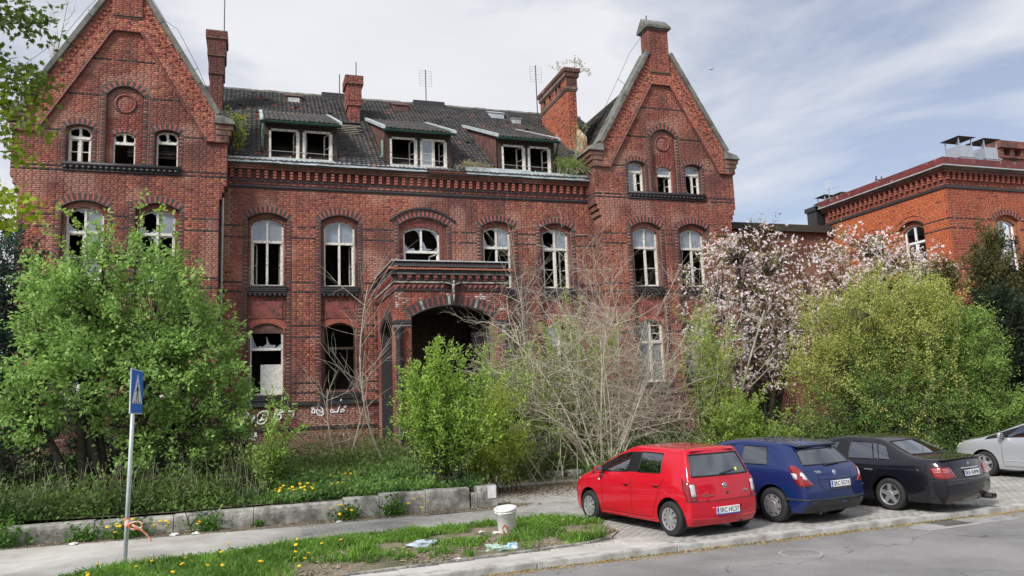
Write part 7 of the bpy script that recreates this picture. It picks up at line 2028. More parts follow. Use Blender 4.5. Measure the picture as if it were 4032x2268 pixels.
# H: tall green sapling, and the pale stemmed tree beside it
tips = [(13.95 + rng.normal(0, .38), 22 + rng.normal(0, .35), rng.uniform(1.9, 5.0)) for _ in range(44)] + [(13.9, 22, 5.7), (13.6, 22, 5.3), (14.2, 22, 5.2)]
stems_bush('tall_sapling', 'tall narrow bright green sapling beside the blossoming magnolia', 'sapling', (13.9, 22.0), tips, (.085, .027), ((.12, .19, .03), (.30, .41, .08)), 46, .018, 'bark_pale', .12, side=4, spread=.22)
tips = [(14.3 + rng.normal(0, .9), 21.0 + rng.normal(0, .5), rng.uniform(1.0, 2.3)) for _ in range(46)]
stems_bush('low_shrub', 'low bright green shrub behind the blue car under the tall sapling', 'shrub', (14.3, 21.0), tips, (.085, .03), ((.08, .15, .022), (.23, .34, .06)), 62, .012, 'bark_dark', .05, side=4, spread=.7)
bare('pale_tree', 'pale barked young tree forking low before the magnolia', 'tree', (15.1, 23.0), [(16.9, 23.0, 5.2), (14.9, 23.0, 4.2), (15.6, 23.2, 4.6)], 2, 'bark_pale', (6, 3), .075, (.5, .5), .3, lean=.8)
# J, K: magnolias
def blossom(root, C, O, n=2600, per=5, frac=.8):
    k = rng.choice(len(C), n); P = C[k] + rng.normal(0, .16, (n, 3)) + O[k] * .06
    A = np.repeat(P, per, 0); m = len(A); D = unit(rng.normal(0, 1, (m, 3)) + [0, -.15, .55]); Nn = unit(rng.normal(0, 1, (m, 3))); Nn = unit(Nn - D * (Nn * D).sum(1, keepdims=True))
    w = np.repeat(rng.random((n, 1)), per, 0); col = np.array([.88, .84, .83]) * (1 - w) + np.array([.82, .64, .68]) * w
    col *= (1 + rng.normal(0, .08, (m, 1)))
    quads_obj('blossom', leaf_quads(A, D, Nn, rng.uniform(.07, .14, m), rng.uniform(.020, .038, m)), col, MT['petal'], root)
MG = ((.10, .12, .03), (.25, .24, .07))
J_E = [(18.6, 27, 6.8, 2.2, 1.6, 1.7), (20.4, 27, 6.6, 2.0, 1.5, 1.8), (19.6, 27, 8.4, 1.6, 1.2, 1.0), (17.4, 26.6, 5.0, 1.6, 1.4, 1.5), (19.6, 26.4, 4.6, 1.9, 1.4, 1.5), (21.3, 26.6, 4.8, 1.3, 1.2, 1.6), (18.4, 26.2, 3.2, 1.7, 1.2, .9), (17.8, 27, 7.9, 1.0, 1, .9)]
bushy('magnolia', 'broad magnolia tree full of pink white blossom against the right wing corner', 'tree', (19.4, 27.0), J_E, 900, 7, .20, (.10, .032), MG, limbs=13, trunk_r=.11, bark='bark_dark', extra=lambda r, C, O: blossom(r, C, O, 2300), twig=.014)
K_E = [(23.9, 26, 7.6, 1.6, 1.3, 1.4), (25.9, 26, 7.0, 1.8, 1.3, 1.1), (23.0, 26, 6.2, 1.6, 1.3, 1.5), (27.3, 25.6, 7.3, 1.2, .9, .7), (25.2, 25.8, 8.0, 1.0, .9, .7), (24.6, 26, 5.4, 2.2, 1.3, 1.3)]
bushy('magnolia', 'second magnolia with white blossom and bronze leaves before the restored house', 'tree', (24.4, 26.0), K_E, 560, 12, .20, (.11, .034), MG, limbs=9, trunk_r=.10, bark='bark_dark', extra=lambda r, C, O: blossom(r, C, O, 2300), twig=.014)
# L: big yellow green bush and N: brighter bush in front of the evergreens
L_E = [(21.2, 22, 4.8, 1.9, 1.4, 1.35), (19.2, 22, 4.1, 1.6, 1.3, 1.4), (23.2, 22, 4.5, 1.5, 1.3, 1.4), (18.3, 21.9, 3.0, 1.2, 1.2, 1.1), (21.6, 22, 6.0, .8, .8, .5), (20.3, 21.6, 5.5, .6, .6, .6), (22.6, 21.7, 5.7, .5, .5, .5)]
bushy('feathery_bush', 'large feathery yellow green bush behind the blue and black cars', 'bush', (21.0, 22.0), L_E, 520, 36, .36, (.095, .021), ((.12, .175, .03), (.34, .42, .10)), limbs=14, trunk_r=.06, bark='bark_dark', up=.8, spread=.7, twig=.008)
C_, _o = sample_crown(L_E, 230, 1.0)
C_ = C_[C_[:, 2] > 2.6]; C_ = C_ * [1.0, 1.0, 1.03] + np.stack([(C_[:, 0] - 21.2) * .06, 0 * C_[:, 0], rng.uniform(-.1, .55, len(C_))], -1)
stems_bush('feathery_shoots', 'ragged arching yellow green shoots fanning out of the large feathery bush', 'shoots', (21.2, 21.9), list(C_), (.085, .021), ((.13, .18, .03), (.36, .43, .10)), 46, .013, 'bark_dark', .22, side=2, spread=1.1, bend=.22, sprig=.07)
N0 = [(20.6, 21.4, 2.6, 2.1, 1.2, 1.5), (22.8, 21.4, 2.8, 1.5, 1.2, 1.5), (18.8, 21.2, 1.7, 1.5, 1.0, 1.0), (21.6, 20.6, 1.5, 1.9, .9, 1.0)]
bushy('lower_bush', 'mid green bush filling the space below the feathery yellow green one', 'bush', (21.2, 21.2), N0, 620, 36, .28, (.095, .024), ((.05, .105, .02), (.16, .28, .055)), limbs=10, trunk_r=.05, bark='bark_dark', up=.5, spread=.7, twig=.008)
N_E = [(23.5, 20.8, 3.9, 1.1, .9, 1.0), (23.5, 20.7, 2.6, 1.2, .9, 1.2), (23.6, 20.4, 1.3, 1.3, .9, .9)]
bushy('bright_bush', 'bright green bush in front of the dark evergreens beyond the black car', 'bush', (23.8, 20.6), N_E, 520, 36, .26, (.10, .026), ((.065, .125, .02), (.20, .33, .065)), limbs=9, trunk_r=.05, bark='bark_dark', up=.4, spread=.6, twig=.008)
# M: dark cypress columns
def cypress(label, x, y, h, w, n, cols=((.028, .045, .014), (.115, .12, .034))):
    z0 = float(zg(x, y))
    el = [(x, y, z0 + h * .72, w * .62, w * .6, h * .29), (x + .1, y, z0 + h * .4, w, w * .9, h * .36), (x - .1, y, z0 + h * .16, w * 1.05, w, h * .17), (x + w * .18, y - .1, z0 + h * .88, w * .32, w * .3, h * .13), (x - w * .3, y, z0 + h * .80, w * .3, w * .3, h * .12)]
    bushy('cypress', label, 'tree', (x, y), el, int(n * 1.7), 30, .24, (.14, .034), cols, limbs=4, trunk_r=.09, bark='bark_dark', up=1.4, twig=.01, group='cypresses by the restored house')
cypress('tallest bronze green cypress reaching beside the white front window', 27.6, 23.0, 8.1, 1.35, 700)
cypress('short pointed cypress in front of the restored house corner', 25.5, 23.6, 6.9, 1.0, 420)
cypress('wide dark cypress at the right edge of the frame', 29.4, 23.0, 7.2, 2.0, 900, ((.010, .022, .010), (.05, .06, .02)))
cypress('dark cypress behind the bright green bush', 26.6, 22.2, 5.8, 1.6, 640, ((.008, .02, .009), (.03, .05, .017)))
cypress('low dark cypress behind the silver car', 29.0, 20.6, 4.8, 2.2, 620, ((.006, .016, .008), (.02, .04, .014)))
# undergrowth
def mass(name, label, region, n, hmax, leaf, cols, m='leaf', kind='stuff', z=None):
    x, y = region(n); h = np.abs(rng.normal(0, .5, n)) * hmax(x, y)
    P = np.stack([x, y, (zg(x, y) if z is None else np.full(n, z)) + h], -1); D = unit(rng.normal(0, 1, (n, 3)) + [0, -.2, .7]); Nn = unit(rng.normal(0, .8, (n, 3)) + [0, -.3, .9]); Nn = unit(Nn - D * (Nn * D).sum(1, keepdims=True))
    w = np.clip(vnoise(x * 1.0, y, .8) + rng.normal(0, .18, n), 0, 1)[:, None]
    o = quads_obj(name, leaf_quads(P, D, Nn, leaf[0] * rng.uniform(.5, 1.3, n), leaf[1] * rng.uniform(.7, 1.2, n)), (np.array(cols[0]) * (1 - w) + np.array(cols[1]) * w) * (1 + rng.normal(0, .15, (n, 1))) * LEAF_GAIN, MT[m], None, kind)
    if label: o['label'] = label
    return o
U_ = rng.uniform
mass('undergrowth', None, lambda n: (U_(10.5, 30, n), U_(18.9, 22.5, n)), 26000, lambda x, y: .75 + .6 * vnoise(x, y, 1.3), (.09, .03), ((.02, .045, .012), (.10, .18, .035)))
mass('ivy_bed', None, lambda n: (U_(9.2, 14.5, n), U_(20.2, 26, n)), 15000, lambda x, y: .5 + .5 * vnoise(x, y, .9), (.09, .032), ((.03, .07, .015), (.11, .21, .04)))
mass('porch_weeds', None, lambda n: (U_(5.0, 10, n), U_(22.2, 27.8, n)), 9000, lambda x, y: .35 + .5 * vnoise(x, y, .9), (.09, .03), ((.03, .065, .015), (.12, .19, .045)))
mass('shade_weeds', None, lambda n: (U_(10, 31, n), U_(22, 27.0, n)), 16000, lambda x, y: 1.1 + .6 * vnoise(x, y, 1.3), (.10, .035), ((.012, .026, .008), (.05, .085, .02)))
mass('ground_cover', None, lambda n: (np.where(rng.random(n) < .55, U_(.2, 4.9, n), U_(-6, 5.3, n)), 18.25 + 7.5 * rng.random(n) ** 1.1), 42000, lambda x, y: .10 + .30 * vnoise(x + 9, y, .35) * vnoise(x, y, .7), (.11, .036), ((.035, .085, .018), (.145, .27, .055)))
mass('weeds', None, lambda n: (U_(-7, 5, n), U_(21, 31.5, n)), 20000, lambda x, y: .14 + .3 * vnoise(x + 3, y, 1.1), (.13, .024), ((.07, .12, .025), (.20, .26, .08)))
mass('bank_weeds', None, lambda n: (U_(-1.5, 5.0, n), U_(22.5, 31, n)), 15000, lambda x, y: np.clip(vnoise(x, y, .9) - .38, 0, 1) * 1.5 + .08, (.12, .026), ((.03, .06, .015), (.14, .20, .05)))
mass('tall_weeds', None, lambda n: (U_(-9, -.3, n), U_(18.25, 19.8, n)), 15000, lambda x, y: .40 + .35 * vnoise(x, y, .8), (.12, .026), ((.03, .065, .015), (.11, .18, .04)))
# dry stalks on the left and a heap of dry brambles below the plinth
T = Tubes()
for _ in range(220):
    x = U_(-7.5, .3); y = U_(18.4, 21); z = float(zg(x, y)); T.add(curve((x, y, z), (x + rng.normal(0, .18), y + rng.normal(0, .15), z + U_(.35, 1.15)), .1, 4), [.006, .005, .004, .002], 3)
o = T.build('dry_stalks', MT['bark_tan']); o['kind'] = 'stuff'
heap = empty('bramble_heap', (2.2, 27.6, float(zg(2.2, 27.6))), 0, 'rounded heap of dry reddish brown brambles under the plinth', 'brambles')
T = Tubes(); hp = np.array(heap.location)
for _ in range(520):
    a = U_(0, 2 * PI); r = rng.random() ** .5
    p = hp + [r * 1.6 * math.cos(a), r * .9 * math.sin(a), 0]; d = U_(0, 2 * PI); l = U_(.5, 1.3)
    q = p + [l * math.cos(d), l * .6 * math.sin(d), 0]; hh = (1 - min(1, r) ** 2) * .95 + .1
    T.add(curve(p, q, .2, 7, hh * U_(.5, 1.1)), .007, 3)
MT['bramble'] = mat('bramble', (.22, .14, .10), .9, var=.4, scale=6)
T.build('bramble_stems', MT['bramble'], heap)
# verge grass
def grass(name, n, region, dens, h0, h1, cols, wd=.006):
    x, y = region(n); k = dens(x, y) > rng.random(n); x, y = x[k], y[k]; n = len(x)
    z = np.where(inpoly(x, y, VERGE), .02, zg(x, y) * (y > 18.2)); a = U_(0, 2 * PI, n); h = U_(h0, h1, n) * (.55 + .8 * vnoise(x, y, .35)); ln = rng.normal(0, .45, (n, 2))
    P = np.stack([x, y, z], -1); s = np.stack([np.cos(a), np.sin(a), np.zeros(n)], -1) * (wd * rng.uniform(.7, 1.6, n))[:, None]
    mid = P + np.stack([ln[:, 0] * h * .35, ln[:, 1] * h * .35, h * .6], -1); tip = P + np.stack([ln[:, 0] * h, ln[:, 1] * h, h * .92], -1)
    V = np.stack([P - s, P + s, mid + s * .8, mid - s * .8, tip + s * .15, tip - s * .15], 1).reshape(-1, 3)
    i = np.arange(n)[:, None] * 6; F = np.concatenate([i + [0, 1, 2, 3], i + [3, 2, 4, 5]], 0)
    w = np.clip(vnoise(x, y, .5) + rng.normal(0, .22, n), 0, 1)[:, None]; c = (np.array(cols[0]) * (1 - w) + np.array(cols[1]) * w) * (1 + rng.normal(0, .15, (n, 1)))
    return tag(link(name, mesh_np(name, V, F, [MT['blade']], col=np.clip(np.concatenate([c, c]), .01, .8))), kind='stuff')
def vd(x, y):
    ins = inpoly(x, y, VERGE)
    top = np.interp(x, [-3, -1, .4, 2.4, 4.2, 6.4], [13.6, 14.37, 14.66, 15.08, 15.15, 14.6]); low = np.interp(x, [-3, 1.2, 3.96, 5.2, 6.3], [11.5, 11.85, 12.2, 12.42, 13.0])
    t = np.clip((y - low) / (top - low), 0, 1)
    pn = vnoise(x + 5, y * 1.3, .75) * .6 + vnoise(x + 2, y, .26) * .4
    lush = np.clip(1.5 - (x + .9) * .8 - .25 * (1 - t), 0, 1)                       # by the sign post
    band = smooth(.60, .80, t + (pn - .5) * .9) * np.clip(1.25 - np.abs(x - 2.4) * .10, 0, 1)   # along the path
    tuft = np.clip((pn - .47) * 6, 0, 1) * .7 * (vnoise(x, y, .13) > .45)
    right = np.clip(1 - np.abs(x - 5.2) / .9, 0, 1) * np.clip((pn - .40) * 5, 0, 1)
    return ins * np.clip(np.maximum.reduce([lush, band, tuft, right]), 0, 1)
grass('verge_grass', 75000, lambda n: (U_(-3, 6.4, n), U_(11.6, 15.2, n)), vd, .06, .17, ((.07, .15, .022), (.21, .38, .06)), .0065)
mass('verge_clover', None, lambda n: (lambda x, y: (x, y))(*(lambda q: (q[0], q[1]))((lambda x, y, k: (x[k][:n], y[k][:n]))(*(lambda x, y: (x, y, vd(x, y) > rng.random(len(x))))(U_(-3, 6.4, n * 4), U_(11.6, 15.2, n * 4)))))if True else None, 9000, lambda x, y: .07 + 0 * x, (.06, .024), ((.045, .105, .02), (.13, .25, .05)), z=.03)
# clumps of weeds along the foot of the wall
def clump(label, x, y, w, h, n, cols=((.04, .10, .018), (.13, .26, .045)), z=None):
    r = empty('weed_clump', (x, y, .01 if z is None else z), 0, label, 'weeds', 'weed clumps along the low wall')
    P = np.stack([x + rng.normal(0, w * .45, n), y + rng.normal(0, w * .25, n), r.location.z + np.abs(rng.normal(0, .5, n)) * h], -1); D = unit(rng.normal(0, 1, (n, 3)) + [0, -.2, .5]); Nn = unit(rng.normal(0, .8, (n, 3)) + [0, -.3, .9]); Nn = unit(Nn - D * (Nn * D).sum(1, keepdims=True)); m_ = rng.random((n, 1))
    quads_obj('leaves', leaf_quads(P, D, Nn, rng.uniform(.06, .13, n), rng.uniform(.014, .03, n)), np.array(cols[0]) * (1 - m_) + np.array(cols[1]) * m_, MT['leaf'], r)
for l, x, w, h, n in (('weed clump hiding the broken far end of the low wall', -4.5, .5, .5, 500), ('leafy weed clump against the low wall beyond the sign post', -3.1, .35, .3, 260), ('tall weed clump with dandelions right behind the sign post', -2.3, .5, .34, 420), ('weed clump growing below the black scribble', -.85, .35, .3, 300), ('dark weed clump beside dandelions under the middle blocks', 1.95, .35, .26, 320), ('fern like weed clump at the joint before the tallest blocks', 2.95, .3, .36, 340), ('tiny weed tuft on the dirt strip beneath the wall', .15, .12, .1, 60)):
    clump(l, x, 17.62, w, h, n)
# maple branches reaching in at the upper left from a tree outside the frame
mp_ = empty('maple', (-6.8, 12.2, 0), 0, 'maple whose leafy twigs hang into the upper left corner', 'tree')
T = Tubes(); T.add(curve((-6.8, 12.2, 0), (-6.6, 12.2, 9.5), .03, 9), np.linspace(.24, .10, 9), 8)
PXW = [(-3.5, 8.15, .55, .33), (-3.05, 8.05, .35, .28), (-3.55, 7.55, .22, .25), (-3.25, 7.15, .40, .30), (-2.98, 7.2, .28, .2), (-3.45, 6.75, .35, .3), (-3.05, 6.95, .3, .16), (-2.95, 6.5, .30, .16), (-3.35, 6.35, .25, .22), (-3.2, 6.1, .22, .12), (-3.3, 5.45, .30, .26), (-2.98, 5.3, .24, .14), (-3.35, 5.1, .3, .12), (-4.2, 7.4, .6, .9), (-4.5, 6.0, .7, .8), (-5.2, 8.3, .9, .9)]
LP, LC = [], []
for (x, z, w, h) in PXW:
    c = np.array([x, 12.2, z]); T.add(curve((-6.6, 12.2, z + .6 if z < 8 else 8.3), c + [w * .6, 0, 0], .06, 8), np.linspace(.035, .006, 8), 4)
    n = int(380 * w * h / .1 * .38) + 24
    LP.append(c + rng.normal(0, 1, (n, 3)) * [w * .45, .28, h * .45]); t = np.clip((7.6 - z) / 2.3, 0, 1)
    LC.append((np.array([.075, .12, .018]) * (1 - t) + np.array([.25, .33, .028]) * t)[None] * (1 + rng.normal(0, .2, (n, 1))))
T.build('branches', MT['bark_dark'], mp_)
LP = np.concatenate(LP); LC = np.concatenate(LC); n = len(LP)
# five-lobed leaves
ang_l = np.array([0, .35, .62, .95, 1.30, 1.75, 2.3, PI]); rad_l = np.array([1, .55, .85, .45, .7, .35, .42, .12])
pts = [(r * math.cos(a), r * math.sin(a)) for a, r in zip(ang_l, rad_l)]; pts += [(x, -y) for x, y in pts[-2:0:-1]]
pts = np.array(pts); kk = len(pts)
D = unit(rng.normal(0, .6, (n, 3)) + [.2, -.1, -.75]); Nn = unit(rng.normal(0, .7, (n, 3)) + [0, -.5, .6]); Nn = unit(Nn - D * (Nn * D).sum(1, keepdims=True)); Sx = np.cross(D, Nn); sz = U_(.045, .085, n)[:, None, None]
V = LP[:, None] + (D[:, None] * pts[None, :, :1] + Sx[:, None] * pts[None, :, 1:]) * sz - np.array(mp_.location)[None, None]
link('crown', mesh_np('crown', V.reshape(-1, 3), np.arange(n * kk).reshape(n, kk), [MT['leaf']], col=np.clip(LC, .01, .8)), mp_)
# plants rooted in the ruin
stems_bush('roof_sapling', 'yellow green sapling rooted in the eaves gutter beside the left wing', 'sapling', (-.62, 32.4, 12.75), [(-.6 + rng.normal(0, .28), 32.4 + rng.normal(0, .12), 12.9 + rng.uniform(.4, 2.2)) for _ in range(11)], (.10, .036), ((.10, .17, .02), (.24, .32, .05)), 26, .012, 'bark_dark', .05, side=2, spread=.12)
stems_bush('gutter_weeds', 'grassy weeds growing from the gutter beside the right wing', 'weeds', (14.1, 32.6, 12.72), [(14.1 + rng.normal(0, .45), 32.6 + rng.normal(0, .12), 12.8 + rng.uniform(.2, .75)) for _ in range(60)], (.12, .018), ((.06, .12, .02), (.18, .28, .05)), 30, .006, 'bark_tan', .0, spread=.45)
stems_bush('gutter_weeds', 'dry weeds on the eaves between second and third dormer', 'weeds', (9.3, 32.6, 12.7), [(9.3 + rng.normal(0, .5), 32.6 + rng.normal(0, .1), 12.75 + rng.uniform(.1, .3)) for _ in range(26)], (.10, .016), ((.12, .14, .04), (.28, .27, .12)), 20, .005, 'bark_tan', .0, spread=.5)
stems_bush('roof_sapling', 'spindly sapling growing up the rendered stub by the right wing', 'sapling', (14.75, 33.4, 13.2), [(14.75 + rng.normal(0, .25), 33.4 + rng.normal(0, .2), 13.4 + rng.uniform(.5, 2.2)) for _ in range(9)], (.08, .025), ((.12, .17, .03), (.26, .33, .08)), 18, .010, 'bark_tan', .1, side=2, spread=.15)
stems_bush('chimney_weeds', 'weeds sprouting on top of the large chimney', 'weeds', (15.9, 36.3, 19.55), [(15.2 + rng.normal(0, .2), 36.8, 20.3), (15.4, 36.6, 20.15), (16.3, 36.1, 20.2), (16.5, 36.0, 19.9), (16.75, 36.0, 19.6), (16.85, 36.0, 19.3), (16.1, 36.2, 20.35), (15.0, 37.2, 20.2)], (.09, .035), ((.12, .15, .06), (.25, .28, .12)), 34, .008, 'bark_tan', .25, spread=.3, bend=.2)
bare('gable_birch', 'pale leafless birch shoots rising behind the left gable slope', 'sapling', (-8.0, 33.5, 14.0), [(-7.2, 33.5, 19.0), (-7.6, 33.5, 17.2), (-6.9, 33.5, 16.6)], 2, 'bark_pale', (12, 3), .03, (.22, .5), .6, lean=.5)

for i, (x, y, h, w) in enumerate(((-14, -16, 9, 4), (-3, -19, 11, 4.5), (7, -17, 8.5, 4), (18, -20, 10, 5), (30, -17, 9, 4.5))):
    bushy('street_tree', ('first', 'second', 'third', 'fourth', 'fifth')[i] + ' leafy tree across the road counted from the west', 'tree', (x, y, 0), [(x, y, h * .62, w, w * .7, h * .36), (x + 1, y, h * .8, w * .6, w * .5, h * .2)], 170, 20, .6, (.45, .16), ((.03, .06, .015), (.08, .15, .03)), limbs=5, trunk_r=.2, bark='bark_dark', group='trees across the road')
# ------------------------------------------------------------------ small things
# pedestrian crossing sign on its leaning post
sg = empty('crossing_sign', (-1.9, 14.22, 0), 0, 'blue square pedestrian crossing sign seen nearly edge on, on a grey post', 'road sign')
lean = .018
b = M(); b.tube([(0, 0, -.1), (lean * 3.12 + .01, 0, 3.12)], .033, 14); b.build('post', MT['zinc'], sg, True)
b = M(); b.lathe([(.036, 0), (.036, .02), (.0, .025)], 12, 'z', (lean * 3.12 + .01, 0, 3.115)); b.build('post_cap', MT['black_plastic'], sg)
pl_ = empty('plate'); pl_.parent = sg; pl_.location = (lean * 2.77 + .055, .0, 2.77); pl_.rotation_euler = (0, lean, -.13 + PI / 2)
SB = mat('sign_blue', (.01, .16, .62), .35, var=.06); SW = mat('sign_white', (.78, .79, .82), .4, var=.05)
# local: plate in the XZ plane, facing -Y
b = M(); b.box(-.35, .35, .0, .02, -.36, .36); o = b.build('sign_board', SW, pl_); bevel(o, .006)
b = M(); b.box(-.335, .335, -.004, .0, -.345, .345); b.build('blue_face', SB, pl_)
b = M(); b.prism([(-.29, -.19), (.29, -.19), (0, .29)], lambda a, z: (a, -.0075, z), lambda a, z: (a, -.0045, z)); b.build('white_triangle', SW, pl_)
b = M()
P3 = lambda pts: b.prism(pts, lambda a, z: (a, -.010, z), lambda a, z: (a, -.008, z))
P3([(-.02, .10), (.02, .10), (.025, .15), (-.025, .15)]); P3([(-.03, .09), (.03, .09), (.035, -.02), (-.03, -.02)]); P3([(-.03, -.02), (.005, -.02), (-.05, -.15), (-.085, -.15)]); P3([(.0, -.02), (.035, -.02), (.09, -.15), (.055, -.15)]); P3([(-.03, .08), (-.03, .05), (-.10, -.02), (-.11, .0)]); P3([(.03, .08), (.03, .05), (.09, .0), (.10, .02)])
b.build('walker_figure', MT['plate_black'], pl_)
for k in range(4):
    b = M(); P3([(-.20 + k * .115, -.182), (-.14 + k * .115, -.182), (-.135 + k * .11, -.158), (-.185 + k * .11, -.158)]); b.build('crossing_stripe', MT['plate_black'], pl_)
b = M(); b.box(-.30, .30, -.0075, -.005, -.225, -.215); 
for z in (-.2, .22):
    c_ = M(); c_.box(-.02, .02, .02, .06, z - .02, z + .02); c_.build('bracket', MT['steel'], pl_)
# red and white tape knotted round the post
OT = mat('tape_orange', (.75, .16, .06), .5, var=.2, scale=9, dirt=(.75, .6, .55), dscale=12, dlo=.45, dhi=.55)
tp_ = empty('barrier_tape', (-1.89, 14.22, .70), 0, 'strip of orange and white barrier tape knotted round the sign post', 'tape')
b = M(); b.lathe([(.040, -.06), (.044, 0), (.041, .07)], 14, 'z', (.013, 0, 0)); b.build('knot', OT, tp_)
b = M(); P = [Vector(p) for p in ((.04, -.03, -.02), (.14, -.06, -.06), (.22, -.05, -.12), (.30, -.04, -.20), (.38, -.03, -.31))]
for p, q in zip(P[:-1], P[1:]): b.hexa([p + Vector((0, -.004, -.02)), q + Vector((0, -.004, -.02)), q + Vector((0, .004, -.02)), p + Vector((0, .004, -.02)), p + Vector((0, -.004, .02)), q + Vector((0, -.004, .02)), q + Vector((0, .004, .02)), p + Vector((0, .004, .02))])
P = [Vector((.04 + .10 * (1 - math.cos(t)), -.05, -.05 - .06 * math.sin(t))) for t in np.linspace(0, 2 * PI, 14)]
b.tube(P, .013, 5); b.build('loose_end', OT, tp_)
# bucket
bk = empty('plastic_bucket', (4.42, 14.05, .03), 0, 'dirty white plastic bucket tilted in the grass of the verge', 'bucket'); bk.rotation_euler = (.06, -.12, .3); bk.scale = (1.18, 1.18, 1.25)
BW = mat('bucket_plastic', (.84, .84, .84), .45, var=.06, dirt=(.5, .44, .38), dscale=6, dlo=.62, dhi=.74)
b = M(); b.lathe([(.0, .0), (.128, .0), (.135, .01), (.16, .325), (.172, .33), (.172, .36), (.166, .362), (.156, .335), (.13, .02), (0, .015)], 32); b.build('pail', BW, bk, True)
b = M(); b.lathe([(.160, .30), (.168, .302), (.168, .315), (.160, .317)], 32); b.build('rim_ring', BW, bk, True)
b = M(); b.tube([(.172 * math.cos(t), -.172 * abs(math.sin(t)) * .98 - .004, .33 - .10 * math.sin(t)) for t in np.linspace(0, PI, 18)], .004, 5); b.build('handle', MT['steel'], bk, True)
b = M(); b.poly([(-.12, -.075, .03), (-.06, -.128, .02), (-.075, -.136, .12), (-.11, -.10, .16), (-.135, -.06, .10)]); b.build('rust_stain', MT['orange_tile'], bk)
# crumpled bags and scraps
def crumple(name, label, cat, loc, r, m, sq=(1, .7, .35), seed=0, n2=None):
    bm = bmesh.new(); bmesh.ops.create_icosphere(bm, subdivisions=3, radius=1); R = random.Random(seed)
    ph = [R.uniform(0, 6) for _ in range(9)]
    for v in bm.verts:
        p = v.co; k = 1 + .28 * math.sin(p.x * 4 + ph[0]) * math.sin(p.y * 5 + ph[1]) + .22 * math.sin(p.z * 7 + p.x * 3 + ph[2]) + R.uniform(-.12, .12)
        v.co = Vector((p.x * r * sq[0] * k, p.y * r * sq[1] * k, max(0, p.z) * r * sq[2] * k * 1.6 + .005))
    me = bpy.data.meshes.new(name); bm.to_mesh(me); bm.free(); me.materials.append(m)
    o = link(name, me, None, loc); return tag(o, label, cat)
BAGB = mat('blue_bag_plastic', (.30, .52, .70), .3, var=.2, scale=14, dirt=(.62, .72, .70), dscale=16, dlo=.45, dhi=.6)
BAGG = mat('green_bag_plastic', (.30, .46, .36), .35, var=.3, scale=20, dirt=(.6, .68, .62), dscale=22, dlo=.45, dhi=.6)
BAGC = mat('grey_bag_plastic', (.42, .50, .56), .3, var=.2, scale=14)
crumple('crumpled_bag', 'crumpled green printed snack bag lying by the slabs', 'bag', (3.72, 12.45, .02), .20, BAGG, seed=1)
crumple('crumpled_bag', 'crumpled pale blue plastic bag against the green snack bag', 'bag', (3.98, 12.52, .02), .15, BAGB, seed=2)
crumple('crumpled_bag', 'flattened clear grey plastic bag on the bare verge soil', 'bag', (2.72, 13.45, .03), .19, BAGC, (1.1, .7, .3), seed=3)
WPAP = mat('paper_scrap', (.72, .71, .68), .8, var=.08)
for i, (x, y, s, t) in enumerate(((4.2, 14.05, .07, 'white scrap beside the foot of the bucket'), (4.0, 14.3, .045, 'small white scrap left of the bucket'), (1.0, 12.9, .06, 'white scrap on bare soil near the slabs'), (1.35, 13.1, .035, 'tiny white scrap on the middle verge'), (3.0, 12.1, .05, 'crushed white cup on the slabs'), (5.3, 17.35, .06, 'white wrapper at the end block of the low wall'), (-3.2, 17.25, .07, 'white paper tube below the far wall blocks'), (-1.05, 17.3, .07, 'white scrap on the dirt strip below the scribble'), (1.75, 17.3, .06, 'white scrap on the dirt strip by the middle blocks'), (6.4, 20.6, .06, 'white scrap among brown leaf litter'), (7.3, 20.2, .07, 'white wrapper in the leaf litter near the stone border'), (-1.45, 17.4, .08, 'pale crushed packet under the low wall'))):
    crumple('litter_scrap', t, 'litter', (x, y, .012 if y > 15 or y < 12.5 else .03), s, WPAP, (1, .6, .35), seed=20 + i)
# dandelions
YEL = mat('dandelion_yellow', (.80, .52, .012), .7, var=.12, scale=40); GST = mat('dandelion_stem', (.16, .26, .06), .7, var=.2)
b = M(); b.curm = 1; b.tube([(0, 0, 0), (.004, .002, .5), (.0, .0, 1.0)], .0035, 5, False); b.curm = 0
dmv = b.mesh('dandelion', [YEL, GST]); 
def dandelion_mesh(h, r):
    b = M(); b.curm = 1; b.tube([(0, 0, 0), (.006, .004, h * .5), (0, 0, h)], .0035, 5, False); b.curm = 0
    for rr, zz in ((1, 0), (.75, .25), (.45, .42)):
        n = 14
        c = b.vert((0, 0, h + zz * r * .7 + r * .12)); ring = [b.vert((rr * r * (1 if k % 2 else .82) * math.cos(2 * PI * k / n), rr * r * (1 if k % 2 else .82) * math.sin(2 * PI * k / n), h + zz * r * .7)) for k in range(n)]
        for k in range(n): b.face((c, ring[k], ring[(k + 1) % n]))
    return b.mesh('dandelion', [YEL, GST])
DMS = [dandelion_mesh(h, r) for h, r in ((.10, .024), (.14, .027), (.18, .025), (.08, .022))]
def dand(x, y, z, label, group, s=1.0):
    o = link('dandelion', DMS[int(rng.integers(4))], None, (x, y, z), (rng.normal(0, .15) + .25, rng.normal(0, .15), 0), (s * 1.25, s * 1.25, s)); tag(o, label, 'dandelion', group)
n = 0
while n < 26:
    x = rng.uniform(-2.3, 1.6); y = rng.uniform(11.9, 14.5)
    if inpoly(np.array([x]), np.array([y]), VERGE)[0] and rng.random() < (1.15 - (x + 2.3) / 4.5): dand(x, y, .03, 'yellow dandelion flowering in the grass verge by the sign post', 'dandelions in the verge', rng.uniform(.9, 1.35)); n += 1
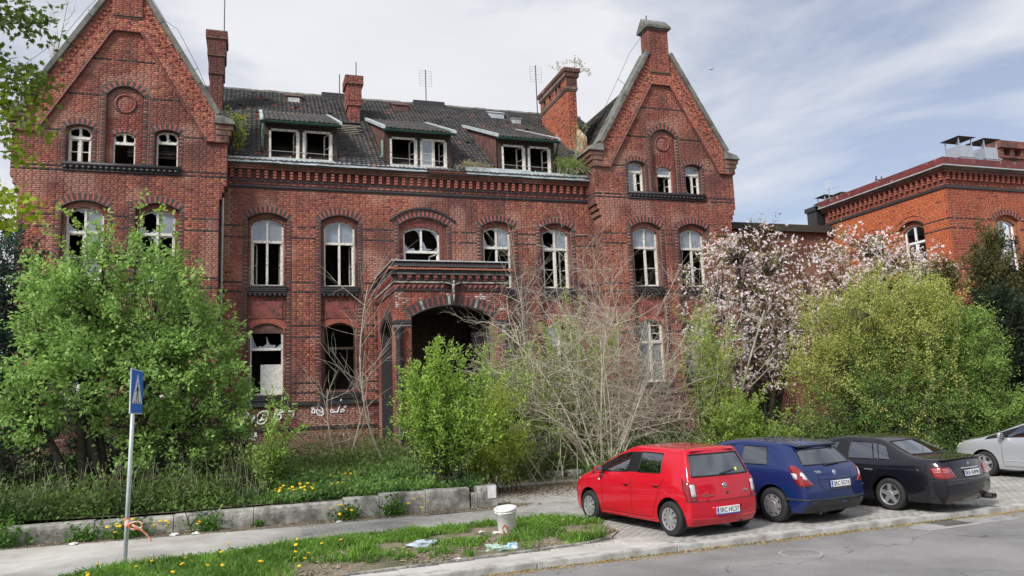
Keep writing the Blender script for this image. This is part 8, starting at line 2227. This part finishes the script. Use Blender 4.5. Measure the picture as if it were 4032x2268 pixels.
for cx, cy, k, sx, sy in ((.95, 18.75, 20, .42, .22), (2.2, 20.6, 7, .35, .3), (-.9, 19.0, 2, .3, .2), (1.7, 18.9, 3, .3, .2)):
    for _ in range(k): x = cx + rng.normal(0, sx); y = max(18.3, cy + rng.normal(0, sy)); dand(x, y, float(zg(x, y)) + .12, 'yellow dandelion among the leafy ground cover behind the low wall', 'dandelions behind the wall', 1.25)
for cx, k in ((-2.4, 10), (-1.75, 9), (1.75, 6), (3.4, 5), (-1.0, 2)):
    for _ in range(k): dand(cx + rng.normal(0, .2), 17.55 + rng.normal(0, .08), .02 + .2 * rng.random(), 'yellow dandelion at the foot of the low wall', 'dandelions along the wall foot', 1.25)
for cx, cy in ((5.9, 20.9), (6.2, 20.7), (6.9, 21.4), (5.7, 21.2)): dand(cx, cy, .1, 'yellow dandelion at the leaf litter before the porch steps', 'dandelions near the porch', 1.3)
# board leaning behind the cars
bd_ = M(); bd_.box(-.36, .36, -.02, .02, 0, .95); o = bd_.build('yellowed_board', mat('yellow_board', (.42, .36, .16), .8, var=.25, scale=4, dirt=(.2, .17, .09), dscale=3), None); o.location = (16.1, 24.0, .75); o.rotation_euler = (-.15, 0, .1); tag(o, 'yellowed board leaning in the shade behind the blue car', 'board'); bevel(o, .006)
# bird in the sky
bd = empty('bird', (27.0, 40.0, 22.4), .6, 'small bird gliding in the sky beyond the right gable', 'bird'); bd.scale = (.5, .5, .5)
b = M(); b.tube([(-.22, 0, .01), (-.1, 0, .0), (.05, 0, .0), (.16, 0, .02), (.22, 0, .02)], [.01, .045, .06, .045, .012], 8)
for s in (-1, 1):
    b.hexa([(-.06, s * .04, .0), (.08, s * .04, .0), (.03, s * .28, .10), (-.06, s * .28, .10), (-.06, s * .04, .02), (.08, s * .04, .02), (.03, s * .28, .108), (-.06, s * .28, .108)]); b.hexa([(-.06, s * .28, .10), (.03, s * .28, .10), (-.08, s * .50, .06), (-.10, s * .50, .06), (-.06, s * .28, .108), (.03, s * .28, .108), (-.08, s * .50, .064), (-.10, s * .50, .064)])
b.build('plumage', mat('feather', (.22, .20, .18), .8, var=.3), bd)
